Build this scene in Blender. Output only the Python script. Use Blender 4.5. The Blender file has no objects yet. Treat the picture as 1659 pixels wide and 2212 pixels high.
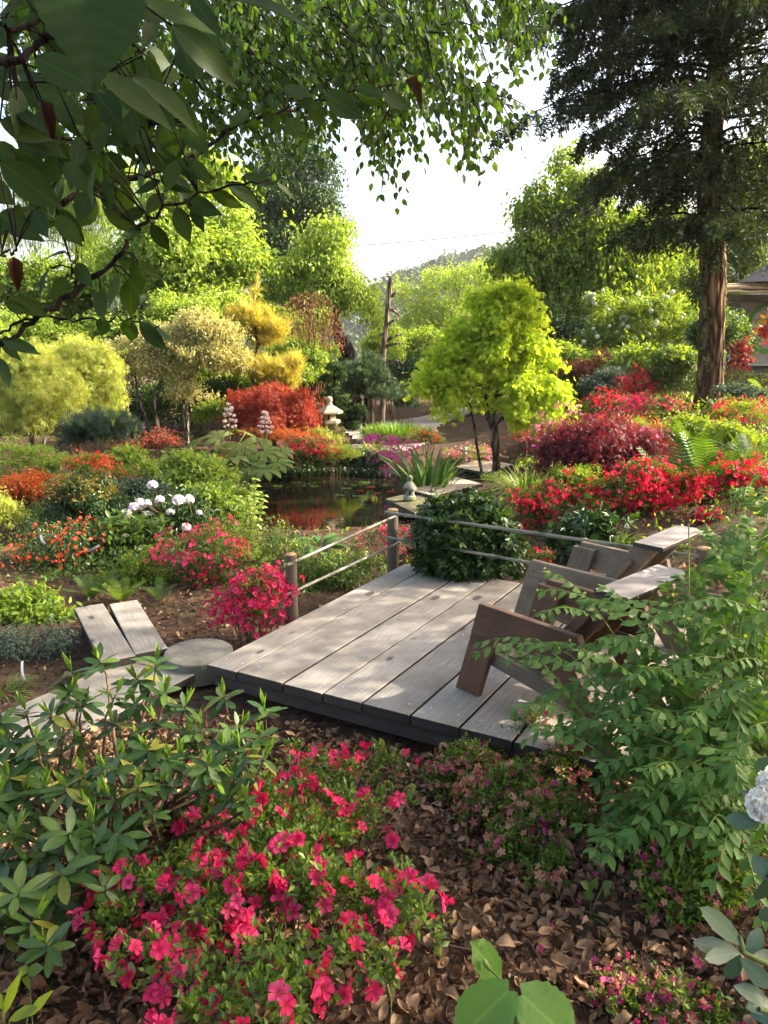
import bpy, math, random
import numpy as np
from mathutils import Vector, Matrix

# ------------------------------------------------------------------ camera, sky, sun, exposure
SC = bpy.context.scene
COL = SC.collection
EYE = 2.0
PITCH = math.radians(13.1)
cam_data = bpy.data.cameras.new('camera')
cam = bpy.data.objects.new('camera', cam_data); COL.objects.link(cam)
cam.location = (0, 0, EYE)
cam.rotation_euler = (math.pi/2 - PITCH, 0, 0)
cam_data.sensor_fit = 'VERTICAL'
cam_data.sensor_height = 36.0
cam_data.lens = 36.0*1597/2212
cam_data.clip_start = 0.05
cam_data.clip_end = 4000
SC.camera = cam

SUN_AZ = math.radians(80)      # from +Y towards +X
SUN_EL = math.radians(31)
sun_dir = Vector((math.sin(SUN_AZ)*math.cos(SUN_EL), math.cos(SUN_AZ)*math.cos(SUN_EL), math.sin(SUN_EL)))
world = bpy.data.worlds.new('World'); SC.world = world; world.use_nodes = True
wn = world.node_tree
sky = wn.nodes.new('ShaderNodeTexSky'); sky.sky_type = 'NISHITA'; sky.sun_disc = False
sky.sun_elevation = SUN_EL; sky.sun_rotation = SUN_AZ
sky.air_density = 0.8; sky.dust_density = 5.0; sky.ozone_density = 0.3
warm = wn.nodes.new('ShaderNodeMix'); warm.data_type = 'RGBA'; warm.blend_type = 'MULTIPLY'; warm.inputs[0].default_value = 1.0
warm.inputs[7].default_value = (1.0, .955, .87, 1)           # the photograph's daylight white balance
wn.links.new(sky.outputs[0], warm.inputs[6]); wn.links.new(warm.outputs[2], wn.nodes['Background'].inputs[0])
wn.nodes['Background'].inputs[1].default_value = 0.15
sl = bpy.data.lights.new('sun', 'SUN'); sl.energy = 3.8; sl.angle = math.radians(0.5); sl.color = (1.0, 0.90, 0.75)
so = bpy.data.objects.new('sun', sl); COL.objects.link(so)
so.rotation_euler = sun_dir.to_track_quat('Z', 'Y').to_euler(); so.location = (30, 12, 25)
SC.view_settings.view_transform = 'Standard'
SC.view_settings.look = 'None'
SC.view_settings.gamma = 1.0
SC.view_settings.use_curve_mapping = False
SC.view_settings.exposure = 2.2
SC.render.engine = 'CYCLES'
cy = SC.cycles
cy.max_bounces = 6; cy.diffuse_bounces = 3; cy.glossy_bounces = 3; cy.transmission_bounces = 5
cy.transparent_max_bounces = 6; cy.volume_bounces = 0
cy.caustics_reflective = False; cy.caustics_refractive = False
cy.use_denoising = True
cy.use_adaptive_sampling = True; cy.adaptive_threshold = 0.02
cy.sample_clamp_indirect = 6.0

# ------------------------------------------------------------------ small maths
F = 1597.0; CX = 829.5; CY = 1106.0
CP, SP = math.cos(PITCH), math.sin(PITCH)
def ray(px, py):
    u = (px-CX)/F; v = -(py-CY)/F
    return np.array((u, CP+v*SP, -SP+v*CP))
def at(px, py, z=0.0):                       # the point at height z seen there
    r = ray(px, py); t = (z-EYE)/r[2]
    return np.array((r[0]*t, r[1]*t, z))
def PT(px, py, Y):                           # the point at distance Y
    r = ray(px, py); t = Y/r[1]
    return np.array((r[0]*t, Y, EYE+r[2]*t))
def size(px, p):                             # metres spanned by px at the distance of p
    c = p[1]*CP-(p[2]-EYE)*SP
    return px/F*c
def RG(seed): return np.random.default_rng(seed)
def unit(a):
    a = np.asarray(a, float); n = np.linalg.norm(a, axis=-1, keepdims=True)
    return a/np.maximum(n, 1e-9)
def sphere_dirs(n, g):
    return unit(g.normal(size=(n, 3)))

# ------------------------------------------------------------------ terrain height
WATER_Z = -0.75
_CP = np.array([
 (0,-3,.5),(0,0,.42),(-2,0,.42),(2,0,.45),(0,1.3,.32),(-1.5,1.5,.3),(1.5,1.5,.33),(0,1.9,.2),(-1.2,2.2,.1),(1.2,2.2,.18),
 (0,2.6,.02),(-1.6,3.0,-.08),(1.6,2.8,.0),(0,3.1,-.17),(-.6,3.7,-.24),(-2.5,3.5,-.24),(0.6,3.6,-.27),(1.4,4.2,-.25),(0.5,5,-.28),(-.8,5.2,-.28),(-2.5,5,-.27),
 (-4,5,-.22),(-5,4,-.1),(-6,7,-.2),(-2.5,7,-.3),(0,7.2,-.35),(2.2,5.2,-.18),(2.4,6.2,-.08),(1.2,7.4,-.28),(3.4,4.6,.05),(3,3,.2),(4,7,.22),(3.2,8.5,.08),(2,9.5,-.3),
 (5,9,.5),(4.2,11,.42),(2.6,11.5,-.2),(6,13.5,.82),(5.5,16,.72),(3.8,15,.15),(2.2,14.5,-.4),(3.2,18,.1),(8,13,1.1),(9,20,1.15),(12,20,1.3),(6,20,.8),(14,12,1.5),
 (-4.5,9,-.35),(-4.5,12,-.4),(-5.5,15,-.4),(-8,12,-.3),(-9,17,-.3),(-3,16.6,-.42),(0,16.5,-.42),(1.5,18,-.45),(0,22,-.4),(-6,22,-.3),(3,26,-.2),(-14,20,0),
 (0,35,-.4),(-20,35,0),(16,35,1.5),(0,70,-1),(-50,60,0),(50,60,3),(0,150,-4),(0,400,-8),(-200,200,0),(200,200,5)], float)
def hgt(x, y):
    x = np.atleast_1d(np.asarray(x, float)); y = np.atleast_1d(np.asarray(y, float))
    out = np.empty(x.shape); X = x.ravel(); Y = y.ravel(); o = np.empty(X.shape)
    for s in range(0, len(X), 20000):
        a = X[s:s+20000, None]; b = Y[s:s+20000, None]
        sc = 0.25+0.06*np.abs(_CP[None, :, 1])
        d2 = ((a-_CP[:, 0])**2+(b-_CP[:, 1])**2)/sc**2
        w = 1/(d2+0.6)**2
        o[s:s+20000] = (w*_CP[:, 2]).sum(1)/w.sum(1)
    e = np.sqrt(((X+1.0)/2.75)**2+((Y-12.0)/3.05)**2)+0.05*np.sin(3*np.arctan2(Y-12, X+1))
    k = np.clip((1.10-e)/0.13, 0, 1); k = k*k*(3-2*k)
    q = np.clip((1.5-np.hypot(X-1.4, Y-13.5))/.35, 0, 1); k = k*(1-q)
    q2 = np.clip((2.3-np.hypot(X-1.7, Y-13.3))/.6, 0, 1); o = o*(1-q2)+np.minimum(o, -.64)*q2
    o = o*(1-k)+(-1.15)*k
    return o.reshape(x.shape)
def H(x, y): return float(hgt(x, y)[0])
def hit(px, py, h=0.0):                      # where that line of sight is h above the ground
    r = ray(px, py); t = np.arange(0.6, 60, 0.02)
    X = r[0]*t; Y = r[1]*t; Z = EYE+r[2]*t
    d = Z-(hgt(X, Y)+h); i = np.argmax(d < 0)
    if d[i] >= 0: i = len(t)-1
    return np.array((X[i], Y[i], Z[i]))

# ------------------------------------------------------------------ mesh making
def new_mesh(name, V, faces, mats=(), midx=None, smooth=False):
    """faces: list of (k-column index arrays)"""
    me = bpy.data.meshes.new(name)
    V = np.asarray(V, np.float32).reshape(-1, 3)
    fl = [np.asarray(f, np.int32) for f in faces if len(f)]
    nl = sum(f.size for f in fl); npoly = sum(len(f) for f in fl)
    me.vertices.add(len(V)); me.vertices.foreach_set('co', V.ravel())
    me.loops.add(nl); me.polygons.add(npoly)
    me.loops.foreach_set('vertex_index', np.concatenate([f.ravel() for f in fl]))
    tot = np.concatenate([np.full(len(f), f.shape[1], np.int32) for f in fl])
    st = np.concatenate([[0], np.cumsum(tot)[:-1]]).astype(np.int32)
    me.polygons.foreach_set('loop_start', st); me.polygons.foreach_set('loop_total', tot)
    if midx is not None: me.polygons.foreach_set('material_index', np.asarray(midx, np.int32))
    me.polygons.foreach_set('use_smooth', np.full(npoly, smooth))
    for m in mats: me.materials.append(m)
    me.update(calc_edges=True)
    return me

class MB:
    """collects shapes, then links them as ONE mesh object"""
    def __init__(s): s.V = []; s.F = {}; s.n = 0
    def add(s, V, faces, mi=0):
        V = np.asarray(V, float).reshape(-1, 3)
        for f in (faces if isinstance(faces, list) else [faces]):
            f = np.asarray(f, np.int64)
            if f.size: s.F.setdefault((f.shape[1], mi), []).append(f+s.n)
        s.V.append(V); s.n += len(V); return s
    def box(s, lo, hi, mi=0, M=None):
        lo = np.array(lo, float); hi = np.array(hi, float)
        c = np.array([(x, y, z) for z in (0, 1) for y in (0, 1) for x in (0, 1)], float)*(hi-lo)+lo
        if M is not None: c = np.array([M @ Vector(p) for p in c])
        return s.add(c, [[(0, 2, 3, 1), (4, 5, 7, 6), (0, 1, 5, 4), (2, 6, 7, 3), (0, 4, 6, 2), (1, 3, 7, 5)]], mi)
    def hexa(s, c, mi=0):                    # 8 corners: bottom quad then top quad
        return s.add(c, [[(3, 2, 1, 0), (4, 5, 6, 7), (0, 1, 5, 4), (1, 2, 6, 5), (2, 3, 7, 6), (3, 0, 4, 7)]], mi)
    def tube(s, pts, rad, sides=6, mi=0, caps=True, rough=0.0, g=None):
        pts = np.asarray(pts, float); n = len(pts); rad = np.broadcast_to(np.asarray(rad, float), (n,))
        t = unit(np.gradient(pts, axis=0)) if n > 2 else unit(np.repeat([pts[-1]-pts[0]], n, 0))
        ref = np.array((0, 0, 1.)) if abs(t[:, 2]).mean() < .8 else np.array((1., 0, 0))
        u = unit(np.cross(t, ref)); v = np.cross(t, u)
        a = np.arange(sides)/sides*2*math.pi
        R = rad[:, None]*np.ones(sides)
        if rough and g is not None: R = R*(1+rough*g.normal(size=R.shape))
        ring = pts[:, None]+R[..., None]*(np.cos(a)[None, :, None]*u[:, None]+np.sin(a)[None, :, None]*v[:, None])
        V = ring.reshape(-1, 3)
        i = np.arange(n-1)[:, None]*sides; j = np.arange(sides)[None]; k = (j+1) % sides
        q = np.stack([i+j, i+k, i+sides+k, i+sides+j], -1).reshape(-1, 4)
        fs = [q]
        if caps:
            V = np.vstack([V, pts[0], pts[-1]])
            jj = np.arange(sides); kk = (jj+1) % sides
            fs.append(np.stack([kk, jj, np.full(sides, n*sides)], -1))
            fs.append(np.stack([(n-1)*sides+jj, (n-1)*sides+kk, np.full(sides, n*sides+1)], -1))
        return s.add(V, fs, mi)
    def lathe(s, prof, sides=24, c=(0, 0, 0), mi=0, rot=0):
        prof = np.asarray(prof, float); a = np.arange(sides)/sides*2*math.pi+rot
        V = np.stack([prof[:, 0, None]*np.cos(a), prof[:, 0, None]*np.sin(a), np.repeat(prof[:, 1, None], sides, 1)], -1).reshape(-1, 3)+np.array(c)
        n = len(prof); i = np.arange(n-1)[:, None]*sides; j = np.arange(sides)[None]; k = (j+1) % sides
        return s.add(V, np.stack([i+j, i+k, i+sides+k, i+sides+j], -1).reshape(-1, 4), mi)
    def mesh(s, name, mats, smooth=False, off=(0, 0, 0)):
        V = np.vstack(s.V)-np.array(off)
        fs = []; mi = []
        for (k, m), L in s.F.items():
            f = np.vstack(L); fs.append(f); mi.append(np.full(len(f), m))
        return new_mesh(name, V, fs, mats if isinstance(mats, (list, tuple)) else [mats], np.concatenate(mi), smooth)
    def build(s, name, mats, parent=None, smooth=False, off=None):
        if off is None: off = world_loc(parent) if parent is not None else (0, 0, 0)
        o = bpy.data.objects.new(name, s.mesh(name, mats, smooth, off)); COL.objects.link(o)
        if parent is not None: o.parent = parent
        return o
def world_loc(o):
    l = np.zeros(3)
    while o is not None: l = l+np.array(o.location); o = o.parent
    return l
def put(name, me, parent=None):
    o = bpy.data.objects.new(name, me); COL.objects.link(o)
    if parent is not None: o.parent = parent
    return o
def tag(o, label=None, cat=None, group=None, kind=None):
    if label: o['label'] = label
    if cat: o['category'] = cat
    if group: o['group'] = group
    if kind: o['kind'] = kind
    return o
def empty(name, loc, label, cat, group=None):
    o = bpy.data.objects.new(name, None); COL.objects.link(o); o.location = tuple(float(v) for v in loc)
    o.empty_display_size = .1
    return tag(o, label, cat, group)

# ------------------------------------------------------------------ leaf shapes: (verts, faces); x across, y from base to tip, z up
def T_diamond(w=.55, fold=.12, curl=-.12):
    return (np.array([(0, 0, 0), (w/2, .45, fold), (0, 1, curl), (-w/2, .45, fold)]), [np.array([(0, 1, 2, 3)])])
def T_oval(w=.5, fold=.1, droop=-.15, tip=.0, seg=(.0, .3, .65, 1.0), prof=None):
    ys = np.array(seg); ws = np.array(prof if prof is not None else [.06, .5, .42, .0])*w*1.0
    V = []; 
    for i, y in enumerate(ys):
        z = droop*y*y
        V += [(-ws[i], y, z+fold*ws[i]*2), (0, y, z), (ws[i], y, z+fold*ws[i]*2)]
    f = []
    for i in range(len(ys)-1):
        a = 3*i; b = a+3
        f += [(a, a+1, b+1, b), (a+1, a+2, b+2, b+1)]
    return (np.array(V, float), [np.array(f)])
def T_palm(n=5, w=.16, spread=70, droop=-.18):
    V = [(0, 0, 0)]; f = []
    for k in range(n):
        a = math.radians((k-(n-1)/2)*spread*2/(n-1)); L = 1.0 if k == (n-1)//2 else .85
        if n > 3 and k in (0, n-1): L = .6
        d = np.array((math.sin(a), math.cos(a), 0)); s = np.array((d[1], -d[0], 0))
        b = len(V)
        V += [tuple(d*L*.5+s*w*L), tuple(d*L+np.array((0, 0, droop))), tuple(d*L*.5-s*w*L)]
        f.append((0, b, b+1, b+2))
    return (np.array(V, float), [np.array(f)])
def T_needle(w=.06):
    return (np.array([(-w/2, 0, 0), (w/2, 0, 0), (0, 1, -.05)]), [np.array([(0, 1, 2)])])
def T_tuft(n=7, w=.05, ang=38):              # a fan of needles
    V = []; f = []
    for k in range(n):
        a = k*2.4; r = math.radians(ang*(.35+.65*((k*7) % n)/n))
        d = np.array((math.sin(r)*math.cos(a), math.cos(r), math.sin(r)*math.sin(a)))
        s = unit(np.cross(d, (0.3, .2, 1)))*w/2; b = len(V)
        V += [tuple(-s), tuple(s), tuple(d)]; f.append((b, b+1, b+2))
    return (np.array(V, float), [np.array(f)])
def T_blade(w=.05, bend=.5, seg=4, fold=.0, tipbend=1.6):
    V = []; f = []
    for i in range(seg+1):
        t = i/seg; ww = w*(1-.15*t if i < seg else 0)*(.8 if i == 0 else 1)*(1-.35*t)
        y = t; z = -bend*t**2.2
        V += [(-ww/2, y*(1-.25*bend*t), z+fold*ww), (ww/2, y*(1-.25*bend*t), z+fold*ww)]
    for i in range(seg): f.append((2*i, 2*i+1, 2*i+3, 2*i+2))
    return (np.array(V, float), [np.array(f)])
def T_flower(n=5, depth=.35, w=.42, seg=2):  # funnel flower, axis +z, radius 1
    V = [(0, 0, -depth*1.3)]; f4 = []; f3 = []
    for k in range(n):
        a = k*2*math.pi/n; d = np.array((math.cos(a), math.sin(a), 0)); s = np.array((-d[1], d[0], 0))
        b = len(V)
        z = np.array((0, 0, 1.))
        V += [tuple(d*.28-s*w*.42-z*depth*.6), tuple(d*.28+s*w*.42-z*depth*.6),
              tuple(d*.70+s*w*.92+z*.05), tuple(d*.70-s*w*.92+z*.12), tuple(d*1.0+s*.14-z*(.12+.1*(k % 2))), tuple(d*.98-s*.16-z*.02), tuple(d*.6-z*.2)]
        V += [tuple(s*.03-z*depth), tuple(-s*.03-z*depth), tuple(d*.42+s*(.12*(k-2)/2)+z*.32)]; f3 += [(b+7, b+8, b+9)]
        f3 += [(0, b, b+6), (0, b+6, b+1), (b+6, b, b+3), (b+1, b+6, b+2), (b+6, b+3, b+5), (b+6, b+5, b+4), (b+6, b+4, b+2)]
    return (np.array(V, float), [np.array(f3)])
def T_bloom():                               # small far flower: five petals as one star
    V = [(0, 0, -.2)]; f = []
    for k in range(5):
        a = k*2*math.pi/5
        V += [(math.cos(a-.5)*.7, math.sin(a-.5)*.7, .1), (math.cos(a)*1.0, math.sin(a)*1.0, .0), (math.cos(a+.5)*.7, math.sin(a+.5)*.7, .1)]
        b = 1+3*k; f.append((0, b, b+1, b+2))
    return (np.array(V, float), [np.array(f)])
def T_blob(seed=0, rough=.12):               # little rounded lump (flower head), 20 faces twice split
    g = RG(seed)
    t = (1+5**.5)/2
    v = unit(np.array([(-1, t, 0), (1, t, 0), (-1, -t, 0), (1, -t, 0), (0, -1, t), (0, 1, t), (0, -1, -t), (0, 1, -t), (t, 0, -1), (t, 0, 1), (-t, 0, -1), (-t, 0, 1)], float))
    f = [(0, 11, 5), (0, 5, 1), (0, 1, 7), (0, 7, 10), (0, 10, 11), (1, 5, 9), (5, 11, 4), (11, 10, 2), (10, 7, 6), (7, 1, 8), (3, 9, 4), (3, 4, 2), (3, 2, 6), (3, 6, 8), (3, 8, 9), (4, 9, 5), (2, 4, 11), (6, 2, 10), (8, 6, 7), (9, 8, 1)]
    return (v*(1+rough*g.normal(size=(12, 1))), [np.array(f)])

def frames(d, n):
    y = unit(d); z = n-(n*y).sum(-1, keepdims=True)*y; z = unit(z); x = np.cross(y, z)
    return np.stack([x, y, z], -1)           # columns
def merge(T, pos, R, sc):
    V, fs = T; n = len(pos)
    sc = np.asarray(sc, float)
    if sc.ndim == 1: sc = sc[:, None]
    P = np.einsum('nij,nkj->nki', R, V[None]*sc[:, None, :] if sc.shape[1] == 3 else V[None]*sc[:, :, None])+pos[:, None]
    out = [(f[None]+(np.arange(n)*len(V))[:, None, None]).reshape(-1, f.shape[1]) for f in fs]
    return P.reshape(-1, 3), out
def scatter(name, T, mat, parent, pos, d, n, sc, kind=None, smooth=False):
    V, fs = merge(T, np.asarray(pos, float), frames(np.asarray(d, float), np.asarray(n, float)), sc)
    off = world_loc(parent) if parent is not None else 0
    me = new_mesh(name, V-off, fs, [mat], None, smooth)
    o = put(name, me, parent)
    if kind: o['kind'] = kind
    return o
_shared = {}
def emit(name, key, Ts, mat, parent, pos, d, n, sc, limit=300, rest='foliage', smooth=True):
    """the leaves that show largest become parts of their own, the rest one mesh"""
    pos = np.asarray(pos, float); d = np.asarray(d, float); n = np.asarray(n, float); sc = np.asarray(sc, float)
    if sc.ndim == 1: sc = np.repeat(sc[:, None], 3, 1)
    c = pos[:, 1]*CP-(pos[:, 2]-EYE)*SP
    vis = (c > .1) & (np.abs(pos[:, 0]) < c*.53) & (np.abs(pos[:, 1]*SP+(pos[:, 2]-EYE)*CP) < c*.70)
    score = np.where(vis, sc[:, 1]/np.maximum(c, .1), -1)
    order = np.argsort(-score); order = order[:limit][score[order[:limit]] > 0]
    rest_m = np.ones(len(pos), bool); rest_m[order] = False
    R = frames(d, n); off = world_loc(parent)
    if key not in _shared:
        _shared[key] = [new_mesh(name, T[0], T[1], [mat], None, smooth) for T in Ts]
    ms = _shared[key]
    for q, i in enumerate(order):
        o = bpy.data.objects.new(name, ms[int(i) % len(ms)]); COL.objects.link(o); o.parent = parent
        M = Matrix(R[i].tolist()).to_4x4() @ Matrix.Diagonal((*[float(v) for v in sc[i]], 1))
        M.translation = Vector(pos[i]-off); o.matrix_basis = M
    if rest_m.any():
        Vs = MB()
        for j, T in enumerate(Ts):
            m = rest_m & (np.arange(len(pos)) % len(Ts) == j)
            if m.any():
                V, fs = merge(T, pos[m], R[m], sc[m]); Vs.add(V, fs)
        o = Vs.build(rest, mat, parent, smooth); o['kind'] = 'stuff'
# ------------------------------------------------------------------ materials
def mat(name):
    m = bpy.data.materials.new(name); m.use_nodes = True
    nt = m.node_tree; nt.nodes.clear()
    return m, nt, nt.nodes, nt.links
def ramp(nt, cols, src=None, pos=None):
    r = nt.nodes.new('ShaderNodeValToRGB'); e = r.color_ramp.elements
    while len(e) < len(cols): e.new(.5)
    for i, c in enumerate(cols):
        e[i].position = pos[i] if pos else i/(len(cols)-1); e[i].color = (*c, 1)
    if src is not None: nt.links.new(src, r.inputs[0])
    return r
def noise(nt, scale, detail=4, rough=.55, vec=None, dist=0):
    n = nt.nodes.new('ShaderNodeTexNoise'); n.inputs['Scale'].default_value = scale
    n.inputs['Detail'].default_value = detail; n.inputs['Roughness'].default_value = rough; n.inputs['Distortion'].default_value = dist
    if vec is not None: nt.links.new(vec, n.inputs['Vector'])
    return n
def math_(nt, op, a, b=None, c=None):
    n = nt.nodes.new('ShaderNodeMath'); n.operation = op
    for i, v in enumerate((a, b, c)):
        if v is None: continue
        if hasattr(v, 'links'): nt.links.new(v, n.inputs[i])
        else: n.inputs[i].default_value = v
    return n.outputs[0]
def mix(nt, f, a, b, mode='MIX'):
    n = nt.nodes.new('ShaderNodeMix'); n.data_type = 'RGBA'; n.blend_type = mode
    for s, v in ((n.inputs[0], f), (n.inputs[6], a), (n.inputs[7], b)):
        if hasattr(v, 'links'): nt.links.new(v, s)
        elif isinstance(v, (int, float)): s.default_value = v
        else: s.default_value = (*v, 1)
    return n.outputs[2]
def principled(nt, col, rough=.6, spec=.4, bump=None, bstr=.3, bdist=.01):
    p = nt.nodes.new('ShaderNodeBsdfPrincipled'); o = nt.nodes.new('ShaderNodeOutputMaterial')
    if hasattr(col, 'links'): nt.links.new(col, p.inputs['Base Color'])
    else: p.inputs['Base Color'].default_value = (*col, 1)
    if hasattr(rough, 'links'): nt.links.new(rough, p.inputs['Roughness'])
    else: p.inputs['Roughness'].default_value = rough
    p.inputs['Specular IOR Level'].default_value = spec
    if bump is not None:
        b = nt.nodes.new('ShaderNodeBump'); b.inputs['Strength'].default_value = bstr; b.inputs['Distance'].default_value = bdist
        nt.links.new(bump, b.inputs['Height']); nt.links.new(b.outputs[0], p.inputs['Normal'])
    nt.links.new(p.outputs[0], o.inputs[0])
    return p
def leafmat(name, cols, trans=.35, tint=(1.15, 1.2, .6), rough=.45, spec=.4, vein=False, obj=False, spots=None, throat=None):
    """a thin leaf: coat, body colour and light let through; every leaf its own shade of the plant's colours"""
    m, nt, N, L = mat(name)
    g = N.new('ShaderNodeNewGeometry')
    src = g.outputs['Random Per Island']
    if obj:
        oi = N.new('ShaderNodeObjectInfo'); src = math_(nt, 'FRACT', math_(nt, 'ADD', src, oi.outputs['Random']))
    r = ramp(nt, cols, src); c = r.outputs[0]
    if vein:
        tc = N.new('ShaderNodeTexCoord'); sep = N.new('ShaderNodeSeparateXYZ'); L.new(tc.outputs['Object'], sep.inputs[0])
        ax = math_(nt, 'ABSOLUTE', sep.outputs[0])
        mid = math_(nt, 'LESS_THAN', ax, .012)
        q = math_(nt, 'SUBTRACT', sep.outputs[1], math_(nt, 'MULTIPLY', ax, .8))
        wv = noise(nt, 3.0, 2, .5, tc.outputs['Object']); q = math_(nt, 'ADD', q, math_(nt, 'MULTIPLY', wv.outputs[0], .12))
        side = math_(nt, 'LESS_THAN', math_(nt, 'FRACT', math_(nt, 'MULTIPLY', q, 9.0)), .09)
        vv = math_(nt, 'MAXIMUM', mid, math_(nt, 'MULTIPLY', side, .45))
        c = mix(nt, math_(nt, 'MULTIPLY', vv, .2), c, tuple(min(1, v*2.2+.02) for v in cols[-1]))
    if throat:
        tc2 = N.new('ShaderNodeTexCoord'); ln = N.new('ShaderNodeVectorMath'); ln.operation = 'LENGTH'; L.new(tc2.outputs['Object'], ln.inputs[0])
        nz = noise(nt, 9, 3, .6, tc2.outputs['Object']); rr = math_(nt, 'ADD', ln.outputs['Value'], math_(nt, 'MULTIPLY', math_(nt, 'SUBTRACT', nz.outputs[0], .5), .5))
        c = mix(nt, ramp(nt, [(.75, .75, .75), (0, 0, 0), (0, 0, 0), (.35, .35, .35)], rr, [.28, .55, .8, 1.0]).outputs[0], c, throat)
    if spots:
        nz = noise(nt, 14, 3); f = math_(nt, 'GREATER_THAN', nz.outputs[0], .66); c = mix(nt, f, c, spots)
    p = principled(nt, c, rough, spec)
    t = N.new('ShaderNodeBsdfTranslucent')
    tm = mix(nt, 1.0, c, tint, 'MULTIPLY'); L.new(tm, t.inputs[0])
    ms = N.new('ShaderNodeMixShader'); ms.inputs[0].default_value = trans
    L.new(p.outputs[0], ms.inputs[1]); L.new(t.outputs[0], ms.inputs[2])
    out = [n for n in N if n.type == 'OUTPUT_MATERIAL'][0]
    L.new(ms.outputs[0], out.inputs[0])
    m.diffuse_color = (*cols[0], 1)
    return m
def bark(name, c1, c2, sc=(9, 9, 1.6), bump=.9, dist=.03, moss=None):
    m, nt, N, L = mat(name)
    tc = N.new('ShaderNodeTexCoord'); mp = N.new('ShaderNodeMapping'); mp.inputs['Scale'].default_value = sc
    L.new(tc.outputs['Object'], mp.inputs[0])
    n1 = noise(nt, 1.6, 8, .65, mp.outputs[0], .6)
    v = N.new('ShaderNodeTexVoronoi'); v.feature = 'DISTANCE_TO_EDGE'; v.inputs['Scale'].default_value = 1.3
    L.new(mp.outputs[0], v.inputs['Vector'])
    crack = math_(nt, 'MINIMUM', math_(nt, 'MULTIPLY', v.outputs['Distance'], 4), 1.0)
    h = math_(nt, 'MULTIPLY', crack, n1.outputs[0])
    c = ramp(nt, [tuple(x*.3 for x in c1), c1, c2], h, [.1, .4, .75]).outputs[0]
    if moss:
        n2 = noise(nt, 2.5, 4); f = math_(nt, 'GREATER_THAN', n2.outputs[0], .58)
        c = mix(nt, math_(nt, 'MULTIPLY', f, .6), c, moss)
    principled(nt, c, .9, .15, h, bump, dist)
    return m
def woodmat(name, c1, c2, dark, knots=True, stain=None, rough=.8, spec=.3, grainscale=1.0):
    """weathered board: grain along local X, rings round the knots"""
    m, nt, N, L = mat(name)
    tc = N.new('ShaderNodeTexCoord'); oi = N.new('ShaderNodeObjectInfo')
    add = N.new('ShaderNodeVectorMath'); add.operation = 'ADD'
    L.new(tc.outputs['Object'], add.inputs[0])
    cmb = N.new('ShaderNodeCombineXYZ'); 
    L.new(math_(nt, 'MULTIPLY', oi.outputs['Random'], 37.0), cmb.inputs[0]); L.new(math_(nt, 'MULTIPLY', oi.outputs['Random'], 11.0), cmb.inputs[1])
    L.new(cmb.outputs[0], add.inputs[1])
    P0 = add.outputs[0]
    wob = noise(nt, 2.2, 2, .5, P0)
    mp = N.new('ShaderNodeMapping'); mp.inputs['Scale'].default_value = (.55*grainscale, 24*grainscale, 24*grainscale); L.new(P0, mp.inputs[0])
    kn = N.new('ShaderNodeTexVoronoi'); kn.inputs['Scale'].default_value = 1.0; kn.inputs['Randomness'].default_value = 1.0
    km = N.new('ShaderNodeMapping'); km.inputs['Scale'].default_value = (2.0, 4.2, .1); L.new(P0, km.inputs[0]); L.new(km.outputs[0], kn.inputs['Vector'])
    kd = kn.outputs['Distance']
    pull = math_(nt, 'DIVIDE', .10, math_(nt, 'ADD', kd, .12))
    g1 = noise(nt, 3.0, 6, .6, mp.outputs[0], .25)
    rings = math_(nt, 'SINE', math_(nt, 'MULTIPLY', math_(nt, 'ADD', math_(nt, 'ADD', g1.outputs[0], math_(nt, 'MULTIPLY', pull, 1.2)), wob.outputs[0]), 26.0))
    grain = math_(nt, 'ADD', math_(nt, 'MULTIPLY', g1.outputs[0], .65), math_(nt, 'MULTIPLY', rings, .10))
    c = mix(nt, .35, ramp(nt, [dark, c1, c2], grain, [.10, .32, .60]).outputs[0], c2)
    bl = noise(nt, 2.6, 5, .6, P0)
    c = mix(nt, math_(nt, 'MULTIPLY', math_(nt, 'SUBTRACT', bl.outputs[0], .40), 2.6), c, stain if stain else tuple(v*.62 for v in c1))
    sp = noise(nt, 60, 3, .6, P0)
    c = mix(nt, math_(nt, 'MULTIPLY', math_(nt, 'GREATER_THAN', sp.outputs[0], .67), .5), c, tuple(v*.35 for v in c1))
    if knots:
        kf = math_(nt, 'LESS_THAN', kd, math_(nt, 'ADD', .085, math_(nt, 'MULTIPLY', oi.outputs['Random'], .045)))
        halo = math_(nt, 'LESS_THAN', kd, .15)
        c = mix(nt, math_(nt, 'MULTIPLY', halo, .30), c, tuple(v*.45 for v in c1))
        c = mix(nt, math_(nt, 'MULTIPLY', kf, .8), c, tuple(v*.18 for v in c1))
    jit = math_(nt, 'ADD', .82, math_(nt, 'MULTIPLY', oi.outputs['Random'], .32))
    hs = N.new('ShaderNodeHueSaturation'); L.new(c, hs.inputs['Color']); L.new(jit, hs.inputs['Value'])
    principled(nt, hs.outputs[0], rough, spec, grain, .5, .004)
    return m
def stonemat(name, c1, c2, scale=6, moss=None, bump=.4, bdist=.01):
    m, nt, N, L = mat(name)
    tc = N.new('ShaderNodeTexCoord')
    n1 = noise(nt, scale, 8, .65, tc.outputs['Object']); n2 = noise(nt, scale*12, 4, .6, tc.outputs['Object'])
    h = math_(nt, 'ADD', math_(nt, 'MULTIPLY', n1.outputs[0], .6), math_(nt, 'MULTIPLY', n2.outputs[0], .4))
    c = ramp(nt, [c1, c2], h, [.35, .65]).outputs[0]
    if moss:
        n3 = noise(nt, scale*.8, 5, .6, tc.outputs['Object']); c = mix(nt, ramp(nt, [(0, 0, 0), (1, 1, 1)], n3.outputs[0], [.5, .62]).outputs[0], c, moss)
    principled(nt, c, .9, .2, h, bump, bdist)
    return m
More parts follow.
